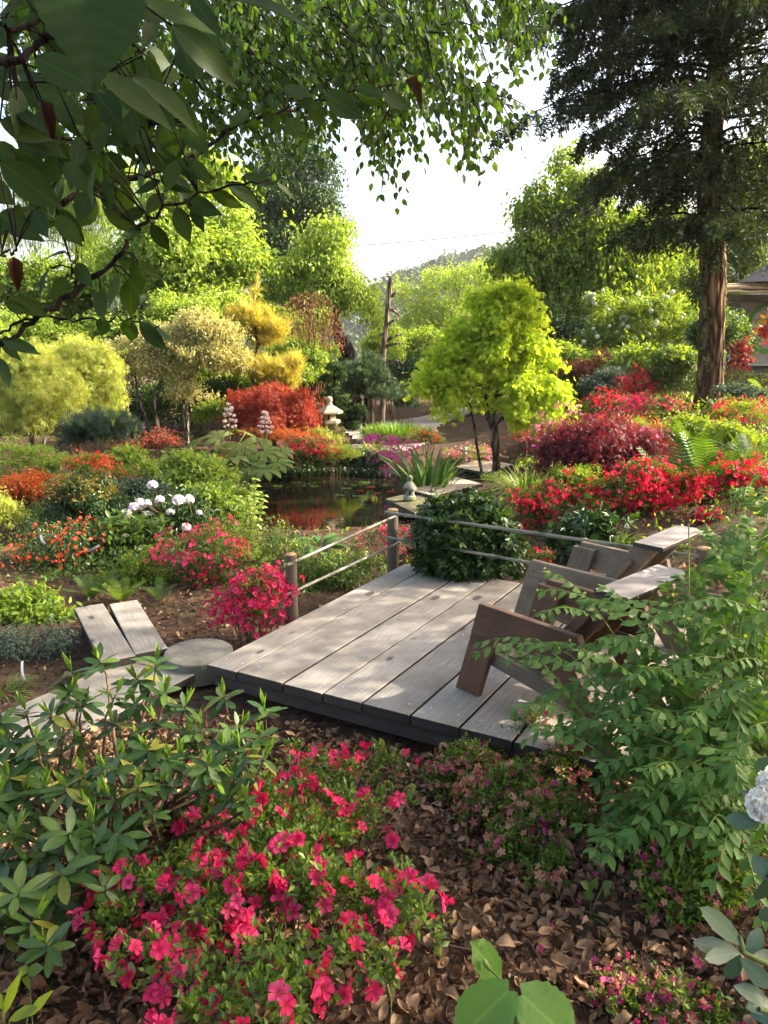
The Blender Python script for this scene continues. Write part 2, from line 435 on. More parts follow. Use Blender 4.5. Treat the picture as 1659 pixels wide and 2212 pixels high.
def plain(name, c, rough=.7, spec=.3, var=.0, scale=8):
    m, nt, N, L = mat(name)
    if var:
        tc = N.new('ShaderNodeTexCoord'); n = noise(nt, scale, 5, .6, tc.outputs['Object'])
        col = ramp(nt, [tuple(v*(1-var) for v in c), tuple(min(1, v*(1+var)) for v in c)], n.outputs[0], [.3, .7]).outputs[0]
        principled(nt, col, rough, spec, n.outputs[0], .25, .004)
    else: principled(nt, c, rough, spec)
    return m

G = {}
# foliage colours
G['cherry'] = leafmat('cherry_leaf', [(.020, .042, .008), (.030, .060, .010), (.050, .080, .014)], .34, (1.2, 1.35, .45), .5, .25, vein=True, obj=True)
G['dead_leaf'] = leafmat('dead_leaf', [(.05, .026, .014), (.085, .04, .02)], .08, (1.2, .8, .4), .8, .1, obj=True)
G['canopy'] = leafmat('canopy_leaf', [(.035, .075, .016), (.055, .105, .02), (.09, .15, .028)], .5, (1.5, 1.55, .45), .5, .3, obj=True)
G['lime'] = leafmat('lime_maple_leaf', [(.33, .45, .035), (.45, .55, .06), (.58, .64, .11)], .6, (1.45, 1.45, .55), .5, .25)
G['limepale'] = leafmat('weeping_maple_leaf', [(.30, .36, .08), (.41, .46, .11), (.54, .55, .17)], .5, (1.4, 1.35, .5), .5, .25)
G['cream'] = leafmat('variegated_leaf', [(.26, .29, .09), (.48, .46, .22), (.60, .55, .30)], .45, (1.3, 1.2, .6), .5, .25)
G['fresh'] = leafmat('fresh_leaf', [(.095, .18, .024), (.16, .25, .035), (.26, .34, .06)], .52, (1.8, 1.6, .45), .45, .35)
G['fresh2'] = leafmat('spring_leaf', [(.17, .27, .04), (.26, .37, .065), (.39, .46, .12)], .52, (1.5, 1.42, .5), .45, .35)
G['mid'] = leafmat('shrub_leaf', [(.045, .09, .018), (.075, .135, .024), (.12, .19, .035)], .42, (1.6, 1.5, .45), .42, .4)
G['dark'] = leafmat('dark_leaf', [(.020, .050, .010), (.030, .072, .014), (.055, .105, .02)], .25, (1.2, 1.3, .5), .35, .5)
G['blue'] = leafmat('blue_green_leaf', [(.05, .085, .055), (.07, .11, .07), (.10, .14, .08)], .2, (1.1, 1.2, .7), .5, .35)
G['nandina'] = leafmat('golden_tip_leaf', [(.14, .13, .02), (.22, .18, .03), (.30, .22, .05)], .35, (1.3, 1.1, .5), .45, .3)
G['conifer'] = leafmat('conifer_needles', [(.022, .040, .014), (.034, .058, .018), (.065, .085, .026)], .3, (1.2, 1.2, .5), .5, .3)
G['conifer_lit'] = leafmat('far_conifer_needles', [(.022, .050, .015), (.04, .085, .02), (.09, .15, .03)], .2, (1.2, 1.2, .5), .5, .3)
G['goldpine'] = leafmat('golden_needles', [(.38, .36, .06), (.52, .46, .08), (.60, .52, .12)], .4, (1.2, 1.05, .5), .5, .3)
G['pine'] = leafmat('pine_needles', [(.045, .085, .04), (.07, .12, .05), (.12, .17, .07)], .2, (1.1, 1.2, .7), .5, .3)
G['redmaple'] = leafmat('red_maple_leaf', [(.24, .028, .02), (.33, .05, .025), (.42, .12, .04)], .42, (1.25, .75, .5), .5, .3)
G['orangeleaf'] = leafmat('orange_leaf', [(.40, .10, .02), (.50, .19, .04)], .4, (1.2, .9, .5), .5, .3)
G['plum'] = leafmat('plum_leaf', [(.080, .014, .020), (.13, .022, .03), (.22, .05, .05)], .45, (1.7, .6, .7), .45, .35)
G['tan'] = leafmat('tan_stem_leaf', [(.22, .08, .05), (.30, .13, .07)], .2, (1.1, .9, .6), .6, .2)
G['rhodo'] = leafmat('rhododendron_leaf', [(.028, .065, .014), (.040, .088, .018), (.075, .13, .022)], .25, (1.3, 1.35, .4), .36, .38, vein=True, obj=True)
G['rhodonew'] = leafmat('young_shoot', [(.16, .28, .035), (.24, .36, .05)], .4, (1.2, 1.2, .5), .4, .4, obj=True)
G['rhodoyel'] = leafmat('yellowing_leaf', [(.16, .19, .03), (.24, .25, .04)], .3, (1.2, 1.1, .5), .4, .4, obj=True, spots=(.12, .07, .03))
G['azleaf'] = leafmat('azalea_leaf', [(.05, .11, .016), (.10, .18, .025), (.22, .31, .04)], .4, (1.3, 1.25, .4), .4, .4)
G['spindle'] = leafmat('spindle_leaf', [(.065, .15, .028), (.09, .185, .036), (.13, .24, .05)], .38, (1.3, 1.35, .45), .5, .3, vein=True, obj=True)
G['hazel'] = leafmat('hazel_leaf', [(.085, .19, .03), (.115, .23, .04)], .35, (1.2, 1.25, .5), .5, .35, vein=True, obj=True)
G['greyleaf'] = leafmat('big_rhododendron_leaf', [(.040, .085, .050), (.055, .105, .058)], .15, (1.1, 1.2, .6), .45, .45, vein=True, obj=True)
G['bigleaf'] = leafmat('rodgersia_leaf', [(.13, .19, .03), (.18, .24, .045), (.24, .28, .08)], .42, (1.4, 1.3, .45), .55, .25, obj=True)
G['grass'] = leafmat('grass_blade', [(.08, .18, .02), (.13, .25, .03), (.22, .33, .05)], .4, (1.3, 1.2, .45), .45, .35, obj=True)
G['palegrass'] = leafmat('pale_grass_blade', [(.20, .28, .05), (.30, .36, .09), (.40, .42, .16)], .4, (1.2, 1.15, .5), .5, .3, obj=True)
G['iris'] = leafmat('iris_blade', [(.045, .11, .02), (.07, .15, .03), (.13, .22, .04)], .4, (1.4, 1.4, .4), .4, .45, obj=True)
G['fern'] = leafmat('fern_frond', [(.09, .17, .02), (.14, .23, .03), (.22, .30, .04)], .5, (1.3, 1.2, .4), .5, .3, obj=True)
G['fernd'] = leafmat('dark_fern_frond', [(.05, .105, .018), (.08, .15, .025)], .45, (1.3, 1.2, .4), .5, .3, obj=True)
# blossom colours
G['crimson'] = leafmat('crimson_petal', [(.62, .018, .10), (.72, .035, .15), (.80, .08, .23)], .4, (1.15, .7, .8), .55, .2, obj=True, throat=(.38, .004, .03))
G['redfl'] = leafmat('red_petal', [(.48, .005, .035), (.62, .010, .06), (.74, .03, .10)], .4, (1.2, .7, .6), .5, .25)
G['scarlet'] = leafmat('scarlet_petal', [(.75, .05, .02), (.85, .10, .04), (.85, .20, .09)], .4, (1.1, .8, .6), .5, .25)
G['magenta'] = leafmat('magenta_petal', [(.62, .04, .28), (.72, .08, .38), (.78, .15, .50)], .4, (1.1, .7, 1.0), .5, .25)
G['pink'] = leafmat('pink_petal', [(.80, .18, .30), (.85, .30, .40), (.88, .45, .50)], .4, (1.1, .8, .85), .5, .25)
G['rose'] = leafmat('rose_petal', [(.45, .03, .14), (.60, .07, .22), (.75, .20, .38)], .4, (1.1, .7, .9), .5, .25, obj=True)
G['faded'] = leafmat('faded_petal', [(.30, .05, .09), (.46, .17, .14), (.60, .36, .22), (.52, .30, .18)], .35, (1.1, .8, .7), .6, .2)
G['white'] = leafmat('white_petal', [(.82, .75, .79), (.88, .84, .84), (.85, .68, .74)], .3, (1, 1, 1), .5, .3, obj=True)
G['purewhite'] = leafmat('pure_white_petal', [(.88, .85, .76), (.93, .90, .82)], .3, (1, .98, .9), .6, .2, obj=True)
G['ivory'] = leafmat('ivory_flower', [(.60, .66, .44), (.74, .76, .60)], .25, (1, 1, .8), .6, .2)
G['blush'] = leafmat('blush_flower', [(.72, .48, .42), (.80, .60, .54)], .25, (1, .9, .8), .6, .2)
G['litter'] = leafmat('fallen_leaf', [(.12, .06, .028), (.24, .135, .068), (.40, .26, .15), (.06, .03, .016), (.20, .11, .055), (.09, .05, .025), (.30, .18, .09)], .12, (1.1, .9, .6), .6, .3, obj=True)
G['chips'] = leafmat('bark_chip', [(.05, .025, .016), (.10, .05, .03), (.17, .095, .055)], 0.02, (1, 1, 1), .8, .2)
# barks and woods
G['bark'] = bark('tree_bark', (.10, .075, .05), (.24, .18, .12))
G['barkbig'] = bark('furrowed_bark', (.17, .095, .05), (.40, .27, .165), (5, 5, 1.1), 1.0, .06)
G['barkdark'] = bark('dark_bark', (.028, .020, .015), (.075, .055, .04), (14, 14, 3))
G['barkred'] = bark('reddish_bark', (.16, .07, .035), (.34, .17, .09), (12, 12, 2))
G['barkgrey'] = bark('grey_bark', (.16, .13, .10), (.40, .34, .27), (10, 10, 2))
G['snag'] = bark('weathered_snag', (.20, .15, .11), (.45, .36, .28), (10, 10, 1.2), 1.0, .03)
G['char'] = bark('charred_wood', (.02, .016, .014), (.09, .07, .055), (10, 10, 1.5), 1.0, .04)
G['twig'] = plain('twig', (.12, .075, .045), .8, .2, .3, 30)
G['greentwig'] = plain('green_twig', (.14, .18, .05), .7, .3, .2, 30)
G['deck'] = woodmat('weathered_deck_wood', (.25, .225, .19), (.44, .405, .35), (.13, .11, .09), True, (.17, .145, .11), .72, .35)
G['shadewood'] = woodmat('shade_dark_wood', (.045, .037, .032), (.075, .063, .055), (.025, .02, .018), False)  # dark timber colour; on plank ends and sides it paints in shade
G['walk'] = woodmat('boardwalk_wood', (.42, .33, .25), (.58, .48, .38), (.25, .19, .14), False)
G['redwood'] = woodmat('brown_chair_wood', (.115, .058, .032), (.20, .11, .062), (.045, .025, .016), True, (.075, .043, .028), .6, .35)
G['greywood'] = woodmat('grey_chair_wood', (.17, .135, .095), (.27, .22, .16), (.085, .065, .045), True, (.12, .095, .065), .75, .3)
G['capwood'] = woodmat('pale_chair_wood', (.33, .29, .27), (.50, .45, .41), (.19, .16, .14), True, (.26, .21, .18), .65, .35)
G['post'] = woodmat('round_post_wood', (.125, .095, .068), (.21, .165, .12), (.055, .04, .03), False, (.085, .065, .05))
G['endgrain'] = plain('end_grain', (.40, .25, .14), .8, .2, .3, 30)
m, nt, N, L = mat('bamboo'); tc = N.new('ShaderNodeTexCoord'); n = noise(nt, 5, 4, .6, tc.outputs['Object'])
principled(nt, ramp(nt, [(.085, .085, .065), (.17, .17, .13), (.26, .23, .15)], n.outputs[0], [.3, .5, .75]).outputs[0], .38, .4)
G['bamboo'] = m
G['bamboo2'] = plain('tan_bamboo', (.40, .28, .16), .5, .4, .3, 6)
G['stone'] = stonemat('lantern_stone', (.27, .215, .145), (.40, .33, .235), 5, None, .5, .008)
G['stone2'] = stonemat('mossy_lantern_stone', (.20, .20, .16), (.36, .35, .28), 12, (.10, .13, .03), .5, .006)
G['slab'] = stonemat('mossy_slab', (.08, .07, .05), (.15, .13, .09), 6, (.17, .19, .03), .8, .02)
G['millstone'] = stonemat('round_wood_disc', (.11, .105, .09), (.22, .21, .18), 3, (.12, .12, .09), .3, .005)
G['rock'] = stonemat('bank_rock', (.14, .12, .10), (.28, .25, .21), 4, (.08, .09, .04), .8, .03)
G['block'] = stonemat('concrete_block', (.30, .27, .22), (.42, .38, .32), 5, None, .5, .01)
G['mortar'] = stonemat('mortar', (.17, .155, .14), (.27, .25, .23), 8)
G['green_paint'] = plain('green_paint', (.10, .24, .03), .7, .3, .15)
G['yellow_paint'] = plain('yellow_paint', (.62, .42, .03), .7, .3, .15)
G['plaster'] = plain('pale_plaster', (.42, .41, .38), .8, .3, .15)
G['beam'] = woodmat('dark_beam', (.075, .05, .033), (.13, .09, .06), (.03, .02, .015), False)
G['log'] = plain('peeled_log', (.50, .36, .23), .6, .3, .25, 7)
G['roof'] = plain('slate_blue_roof', (.026, .025, .038), .65, .4, .12, 30)
G['label'] = plain('white_plastic_label', (.75, .76, .78), .4, .5)
G['labeld'] = plain('grey_plastic_label', (.35, .33, .31), .5, .4)
G['cable'] = plain('cable', (.05, .05, .055), .6, .3)
G['nail'] = plain('screw_head', (.55, .55, .57), .35, .8)
# ground: dark earth and bark mulch
m, nt, N, L = mat('earth_and_mulch'); tc = N.new('ShaderNodeTexCoord')
n1 = noise(nt, 1.1, 6, .6, tc.outputs['Object']); n2 = noise(nt, 28, 8, .7, tc.outputs['Object'], .6); n3 = noise(nt, 9, 6, .7, tc.outputs['Object'])
hh = math_(nt, 'ADD', math_(nt, 'MULTIPLY', n2.outputs[0], .7), math_(nt, 'MULTIPLY', n3.outputs[0], .5))
c = ramp(nt, [(.014, .010, .008), (.05, .030, .02), (.13, .078, .048), (.20, .13, .085)], hh, [.3, .5, .68, .85]).outputs[0]
c = mix(nt, ramp(nt, [(0, 0, 0), (1, 1, 1)], n1.outputs[0], [.45, .6]).outputs[0], c, mix(nt, .5, c, (.03, .035, .012)))
principled(nt, c, .95, .15, hh, 1.0, .04); G['earth'] = m
# gravel path
m, nt, N, L = mat('gravel'); tc = N.new('ShaderNodeTexCoord')
v = N.new('ShaderNodeTexVoronoi'); v.inputs['Scale'].default_value = 28; L.new(tc.outputs['Object'], v.inputs['Vector'])
n1 = noise(nt, 40, 4, .6, tc.outputs['Object'])
c = mix(nt, .6, ramp(nt, [(.26, .22, .19), (.50, .45, .40)], n1.outputs[0], [.35, .65]).outputs[0], ramp(nt, [(.30, .26, .23), (.52, .46, .41)], v.outputs['Color']).outputs[0])
principled(nt, c, .9, .2, v.outputs['Distance'], .8, .02); G['gravel'] = m
# pond water: dark, still, faintly rippled
m, nt, N, L = mat('pond_water'); tc = N.new('ShaderNodeTexCoord')
n1 = noise(nt, 3.5, 3, .5, tc.outputs['Object']); n2 = noise(nt, 14, 2, .5, tc.outputs['Object'])
hh = math_(nt, 'ADD', n1.outputs[0], math_(nt, 'MULTIPLY', n2.outputs[0], .3))
p = principled(nt, (.012, .010, .006), .015, .9, hh, .35, .006); p.inputs['IOR'].default_value = 1.6
G['water'] = m
# hill woods
G['hillwood'] = leafmat('hill_wood_leaf', [(.03, .065, .035), (.05, .095, .045), (.10, .15, .06)], .2, (1.1, 1.1, .6), .6, .2)
G['hillground'] = plain('hill_ground', (.03, .05, .025), .95, .1, .3, .05)
# ------------------------------------------------------------------ the setting: ground, pond, path, hill
def spaced(a, b, n, p):
    u = np.linspace(-1, 1, n); s = np.sign(u)*np.abs(u)**p
    return np.where(s < 0, -s*a, s*b)
gx = np.concatenate([-np.linspace(1, 0, 40)**2.2*230-10, np.linspace(-10, 12, 200)[1:-1], 12+np.linspace(0, 1, 40)**2.2*250]); gy = np.concatenate([np.linspace(-12, 0, 12)[:-1], np.linspace(0, 22, 190)[:-1], 22+np.linspace(0, 1, 46)**2.2*1200])
GXX, GYY = np.meshgrid(gx, gy)
GZ = hgt(GXX, GYY)
near = (GYY < 25) & (np.abs(GXX) < 14)
gg = RG(5)
GZ = GZ + near*gg.normal(size=GZ.shape)*0.008
V = np.stack([GXX, GYY, GZ], -1).reshape(-1, 3)
nx = len(gx); ny = len(gy)
i = np.arange(ny-1)[:, None]*nx; j = np.arange(nx-1)[None]
q = np.stack([i+j, i+j+1, i+nx+j+1, i+nx+j], -1).reshape(-1, 4)
ground = put('ground', new_mesh('ground', V, [q], [G['earth']], None, True)); tag(ground, 'dark garden soil covered with bark mulch', kind='structure')

a = np.linspace(0, 2*math.pi, 72, endpoint=False)
b = MB(); ring = np.stack([-1.0+2.95*np.cos(a), 12+3.25*np.sin(a), np.full(72, WATER_Z)], -1)
b.add(np.vstack([ring, [(-1, 12, WATER_Z)]]), [np.array([(k, (k+1) % 72, 72) for k in range(72)])])
pond = b.build('pond_water', G['water']); tag(pond, 'dark still pond mirroring the shrubs', kind='structure')

def sheet(name, mat_, outline, dz, label, step=.35):
    """a sheet that follows the ground inside an outline (x, y)"""
    o = np.array(outline, float)[:, :2]
    x0, y0 = o.min(0); x1, y1 = o.max(0)
    xs = np.linspace(x0, x1, int((x1-x0)/step)+2); ys = np.linspace(y0, y1, int((y1-y0)/step)+2)
    XX, YY = np.meshgrid(xs, ys)
    def inside(x, y):
        r = np.zeros(x.shape, bool)
        for k in range(len(o)):
            ax, ay = o[k]; bx, by = o[(k+1) % len(o)]
            c = ((ay > y) != (by > y)) & (x < (bx-ax)*(y-ay)/(by-ay+1e-12)+ax); r ^= c
        return r
    cx = (XX[:-1, :-1]+XX[1:, 1:])/2; cyy = (YY[:-1, :-1]+YY[1:, 1:])/2
    m = inside(cx, cyy)
    n = len(xs); ii, jj = np.nonzero(m)
    q = np.stack([ii*n+jj, ii*n+jj+1, (ii+1)*n+jj+1, (ii+1)*n+jj], -1)
    V = np.stack([XX, YY, hgt(XX, YY)+dz], -1).reshape(-1, 3)
    ob = put(name, new_mesh(name, V, [q], [mat_], None, True)); return tag(ob, label, kind='structure')
pp = [at(780, 965, -.42), at(860, 985, -.42), at(930, 960, -.42), at(950, 930, -.42), at(1035, 905, -.42), at(1040, 868, -.42), at(985, 872, -.42), at(930, 905, -.42), at(850, 912, -.42), at(790, 916, -.42), at(740, 935, -.42)]
sheet('gravel_path', G['gravel'], pp, .035, 'pale gravel garden path beyond the pond', .11)

# wooded hill
def hillz(x, y):
    ridge = np.interp(x, [-220, -60, -8, 20, 45, 70, 110, 180, 300], [4, 5, 16, 27, 35, 35, 44, 55, 50])
    f = np.clip((y-210)/(330-210), 0, 1); f = f*f*(3-2*f)
    bk = np.clip((y-330)/250, 0, 1)
    return -8+(ridge+8)*f*(1-.9*bk)+1.2*np.sin(x*.11)*f+.8*np.sin(x*.23+1)*f
hx = np.linspace(-220, 300, 90); hy = np.linspace(205, 640, 50)
A, B = np.meshgrid(hx, hy); V = np.stack([A, B, hillz(A, B)], -1).reshape(-1, 3)
i = np.arange(49)[:, None]*90; j = np.arange(89)[None]
hill = put('hill', new_mesh('hill', V, [np.stack([i+j, i+j+1, i+90+j+1, i+90+j], -1).reshape(-1, 4)], [G['hillground']], None, True))
tag(hill, 'wooded hill rising beyond the garden', kind='structure')
g = RG(11); n = 1500
cx = g.uniform(-60, 140, n); cyy = g.uniform(222, 350, n); cz = hillz(cx, cyy); rr = g.uniform(2.6, 5.5, n)
k = 46; dd = sphere_dirs(n*k, g); dd[:, 2] = np.abs(dd[:, 2])*1.0-.15
pos = np.stack([cx, cyy, cz+rr*.7], -1).repeat(k, 0)+dd*rr.repeat(k)[:, None]*g.uniform(.75, 1.05, (n*k, 1))
o = scatter('forest', T_diamond(.9, .1, -.1), G['hillwood'], None, pos, sphere_dirs(n*k, g), dd+.3*g.normal(size=dd.shape), g.uniform(1.1, 2.2, n*k), 'stuff')
tag(o, 'dense broadleaf wood covering the distant hill')

# ------------------------------------------------------------------ boards
def plank(name, parent, p0, p1, wdir, width, thick, mats, s0=0.0, s1=0.0, ch=.004, label=None):
    """a sawn board from p0 to p1 (middle of its top face), wdir across it; s0, s1 slant its ends"""
    p0 = np.array(p0, float); p1 = np.array(p1, float); x = p1-p0; L_ = np.linalg.norm(x); x = x/L_
    y = np.array(wdir, float); y = y-np.dot(y, x)*x; y = y/np.linalg.norm(y); z = np.cross(x, y)
    if z[2] < -.3: y = -y; z = -z
    w = width/2; t = thick
    if s0 == 'flat': s0 = -y[2]/x[2]
    if s1 == 'flat': s1 = -y[2]/x[2]
    prof = [(-w+ch, 0), (w-ch, 0), (w, -ch), (w, -t+ch), (w-ch, -t), (-w+ch, -t), (-w, -t+ch), (-w, -ch)]
    nseg = 4
    V = []
    for i in range(nseg+1):
        f = i/nseg
        for (a_, b_) in prof: V.append(((f*L_)+(s0*(1-f)+s1*f)*a_, a_, b_))
    fs = [(i*8+(k+1) % 8, i*8+k, (i+1)*8+k, (i+1)*8+(k+1) % 8) for i in range(nseg) for k in range(8)]
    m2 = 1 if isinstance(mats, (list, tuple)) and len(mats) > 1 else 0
    b = MB(); fs = np.array(fs); side = np.isin(np.arange(len(fs)) % 8, (2, 3, 4, 5, 6)); b.add(V, [fs[~side]], 0); b.add(V, [fs[side]], m2)  # sides and underside take the second colour, so deck gaps look shaded
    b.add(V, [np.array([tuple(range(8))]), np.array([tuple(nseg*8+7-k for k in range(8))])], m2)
    me = b.mesh(name, mats)
    o = bpy.data.objects.new(name, me); COL.objects.link(o)
    M = Matrix([[x[r], y[r], z[r]] for r in range(3)]).to_4x4()
    M.translation = Vector(p0-(world_loc(parent) if parent is not None else 0)); 
    if parent is not None: o.parent = parent
    o.matrix_basis = M
    if label: o['label'] = label
    return o

# ------------------------------------------------------------------ deck
DN = np.array((-1.138, 4.327)); DD = np.array((.518, .855)); DW = np.array((.855, -.518))
def dk(u, v, z=0): p = DN+DW*u+DD*v; return np.array((p[0], p[1], z))
deck = empty('deck', dk(1.28, 1.3, -.28), 'low platform of nine wide weathered planks beside the pond', 'deck')
edges = [0, .24, .586, .866, 1.126, 1.428, 1.716, 2.01, 2.28, 2.56]
g = RG(3)
for i in range(9):
    u0, u1 = edges[i]+.007, edges[i+1]-.007; uc = (u0+u1)/2
    f0 = .02+.065*uc; z = g.uniform(-.003, .003)
    plank('plank', deck, dk(uc, f0, z), dk(uc, 2.56+.006*g.normal(), z), (-DW[0], -DW[1], 0), u1-u0, .055, [G['deck'], G['shadewood']], -.065, 0, .005)
    for v in (f0+.12, 1.3, 2.45):
        for du in (-.3, .3):
            b = MB(); c = dk(uc+du*(u1-u0), v+g.uniform(-.01, .01), z+.0012)
            b.lathe([(0.0001, .001), (.005, .0008), (.0062, -.001)], 8, c); b.build('screw', G['nail'], deck)
for v0, nm in ((.10, 'joist'), (1.3, 'joist'), (2.46, 'joist')):
    plank(nm, deck, dk(.02, v0+.0, -.06), dk(2.5, v0+.14, -.06), (DD[0], DD[1], 0), .08, .10, [G['shadewood'], G['shadewood']])
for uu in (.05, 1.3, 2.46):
    plank('bearer', deck, dk(uu, .30, -.163), dk(uu, 2.5, -.163), (-DW[0], -DW[1], 0), .09, .12, [G['shadewood'], G['shadewood']])

# stepping boards to the left of the deck
zA = -.08
def corner4(cs, z): return [at(x, y, z) for x, y in cs]
stp = empty('board_step', at(250, 1360, -.3)*[1, 1, 1], 'short step of two pale boards with a gap, reached from the round disc', 'step')
A0, A1, A2, A3 = corner4([(160, 1312), (297, 1297), (356, 1400), (226, 1432)], zA)
for fa, fb in ((.0, .455), (.545, 1.0)):
    m = (fa+fb)/2; p0 = A0+(A1-A0)*m; p1 = A3+(A2-A3)*m
    plank('plank', stp, p1, p0, A0-A1, np.linalg.norm(A1-A0)*(fb-fa), .05, [G['deck'], G['shadewood']])
plank('bearer', stp, A0*.9+A3*.1+[.03, 0, -.052], A1*.9+A2*.1+[0, 0, -.052], (0, 1, 0), .07, .12, G['shadewood'])
plank('bearer', stp, A0*.25+A3*.75+[.03, 0, -.052], A1*.25+A2*.75+[0, 0, -.052], (0, 1, 0), .07, .12, G['shadewood'])
brd = empty('board_path', at(100, 1500, -.3), 'long pale board walkway leading off behind the glossy rhododendron', 'boardwalk')
zB = -.135
B0 = at(372, 1400, zB); dB = at(0, 1570, zB)-B0; dB = dB/np.linalg.norm(dB); wB = np.array((dB[1], -dB[0], 0))
if wB[1] > 0: wB = -wB
for k in range(2):
    p0 = B0+wB*(.0+.30*k); plank('plank', brd, p0, p0+dB*2.6, wB, .285, .05, [G['deck'], G['shadewood']])
for t_ in (.15, 1.25, 2.4): plank('bearer', brd, B0-wB*.13+dB*t_+[0, 0, -.052], B0+wB*.43+dB*t_+[0, 0, -.052], dB, .07, .10, G['shadewood'])
dc = at(429, 1405, -.07); b = MB(); g = RG(8)
b.lathe([(.001, 0), (.05, .001), (.12, .002), (.20, .001), (.226, -.001), (.232, -.007), (.235, -.15), (.1, -.16)], 40, (dc[0], dc[1], -.075))
o = b.build('stump_disc', G['millstone'], None, False, off=dc-[0, 0, .15]); o.location = tuple(dc-[0, 0, .15]); tag(o, 'round grey wooden disc set as a step between deck and boards', 'stepping disc')

# ------------------------------------------------------------------ two lounge chairs
def make_chair(base, f, w, woods, label, arm_mat):
    ch = empty('garden_chair', (*base, 0), label, 'chair', 'slanted plank garden chairs on the deck')
    f = np.array((*f, 0.)); w = np.array((*w, 0.)); Z = np.array((0, 0, 1.)); O = np.array((*base, 0.))
    def Q(a_, b_, c_): return O+f*a_+w*b_+Z*c_
    t = .042
    for wc in (0.0, .63):
        inn = 1 if wc == 0 else -1
        # arm board, its top edge up; legs on its inner face
        plank('arm', ch, Q(-.15, wc-t/2, .495), Q(-.84, wc-t/2, .495), Z, .185, t, woods, .28, -.35)
        wi = wc+inn*t
        plank('front_leg', ch, Q(-.065, wi-t/2, .003), Q(-.225, wi-t/2, .56), f, .165, t, woods, 'flat', 'flat')
        plank('rear_leg', ch, Q(-.965, wi-t/2, .003), Q(-.66, wi-t/2, .40), f, .155, t, woods, 'flat', 'flat')
        for (ba, bz) in ((-.20, .52), (-.26, .46), (-.70, .50), (-.76, .44)):
            bb = MB(); pc = Q(ba, wc-inn*t/2, bz); ax_ = np.array(w)*-inn; e1 = np.array(f); e2 = Z; an = np.arange(8)*math.pi/4
            r0_ = pc+.006*(np.cos(an)[:, None]*e1+np.sin(an)[:, None]*e2); bb.add(np.vstack([r0_, r0_+ax_*.004, [pc+ax_*.0055]]), [np.array([(q, (q+1) % 8, (q+1) % 8+8, q+8) for q in range(8)]), np.array([(q+8, (q+1) % 8+8, 16) for q in range(8)])]); bb.build('bolt', G['cable'], ch)
        plank('seat_rail', ch, Q(-.10, wi+inn*t-t/2, .265), Q(-.80, wi+inn*t-t/2, .165), Z, .09, t, arm_mat)
        plank('back_post', ch, Q(-.50, wi+inn*t*2-t/2, .26), Q(-.90, wi+inn*t*2-t/2, .80), f, .12, t, woods, 'flat', 'flat')
    for k in range(5):
        a_ = -.13-.093*k; z = .318-.0135*k
        plank('seat_slat', ch, Q(a_, .095, z), Q(a_, .535, z), f, .082, .024, arm_mat)
    for k in range(4):
        s0 = .06+.165*k; x = -.515-.40*s0/.62; zz = .33+.5*s0/.62
        if k < 3 : plank('back_slat', ch, Q(x, .045, zz), Q(x, .585, zz), (f*-.58+Z*.81), .155, .024, woods)
    plank('cap_board', ch, Q(-.935, .04, .83), Q(-.935, .64, .83), f, .185, .028, [G['capwood'], G['shadewood']], 0, 0, .005)
    return ch
fA = (-.67, .742); wA = (.742, .67); OA = (.42, 3.99)
make_chair(OA, fA, wA, [G['redwood']], 'brown plank lounge chair nearest the camera, its arm in front of the pinnate shrub', [G['greywood']])
rot = .05; c_, s_ = math.cos(rot), math.sin(rot)
fB = (fA[0]*c_-fA[1]*s_, fA[0]*s_+fA[1]*c_); wB2 = (fB[1], -fB[0])
OB = (OA[0]+fA[0]*.315+wA[0]*.875, OA[1]+fA[1]*.315+wA[1]*.875)
make_chair(OB, fB, wB2, [G['greywood']], 'grey weathered plank lounge chair at the back, before the bamboo fence', [G['greywood']])

# ------------------------------------------------------------------ fence of round posts and bamboo
fence = empty('bamboo_fence', (.08, 6.5, -.3), 'low fence of round posts and bamboo rails around the far sides of the deck', 'fence')
def post(px, py, Y0, top, r, z0=-.35):
    p = at(px, py, 0); p[1] = p[1]
    x, y = p[0], p[1]; zt = PT(px, top, y)[2]
    b = MB(); b.tube([(x, y, z0), (x, y, zt-.006)], [r*1.03, r], 18, 0, False); b.lathe([(r, -.006), (r*.93, .0), (.001, .002)], 18, (x, y, zt), 1)
    return b.build('post', [G['post'], G['endgrain']], fence, True), (x, y, zt)
_, P1 = post(632, 1325, 0, 1196, .042)
_, P2 = post(848, 1218, 0, 1100, .05)
_, P3 = post(1505, 1345, 0, 1183, .052)
def bamboo(p0, p1, r, mt=None, parent=fence, nodes=.24):
    p0 = np.array(p0); p1 = np.array(p1); L_ = np.linalg.norm(p1-p0); n = max(2, int(L_/nodes)); pts = []; rad = []
    for i in range(n):
        a0, a1 = i/n, (i+1)/n
        for t_, k in ((a0, 1.0), (a0+(a1-a0)*.06, .93), (a0+(a1-a0)*.90, .93), (a0+(a1-a0)*.96, 1.05), (a0+(a1-a0)*.985, 1.14)):
            pts.append(p0+(p1-p0)*t_); rad.append(r*k*(1-.12*t_))
    pts.append(p1); rad.append(r*.86)
    b = MB(); b.tube(pts, rad, 12); return b.build('bamboo_rail', mt or G['bamboo'], parent, True)
yy = lambda P, k=0: P[1]+k
bamboo(PT(619, 1221, P1[1]-.09), PT(858, 1113, P2[1]-.06), .0135)
bamboo(PT(617, 1286, P1[1]-.09), PT(862, 1172, P2[1]-.06), .0135)
bamboo(PT(832, 1107, P2[1]-.14), PT(1570, 1210, P3[1]-.11), .016)
bamboo(PT(832, 1160, P2[1]-.13), PT(1575, 1292, P3[1]-.11), .015)
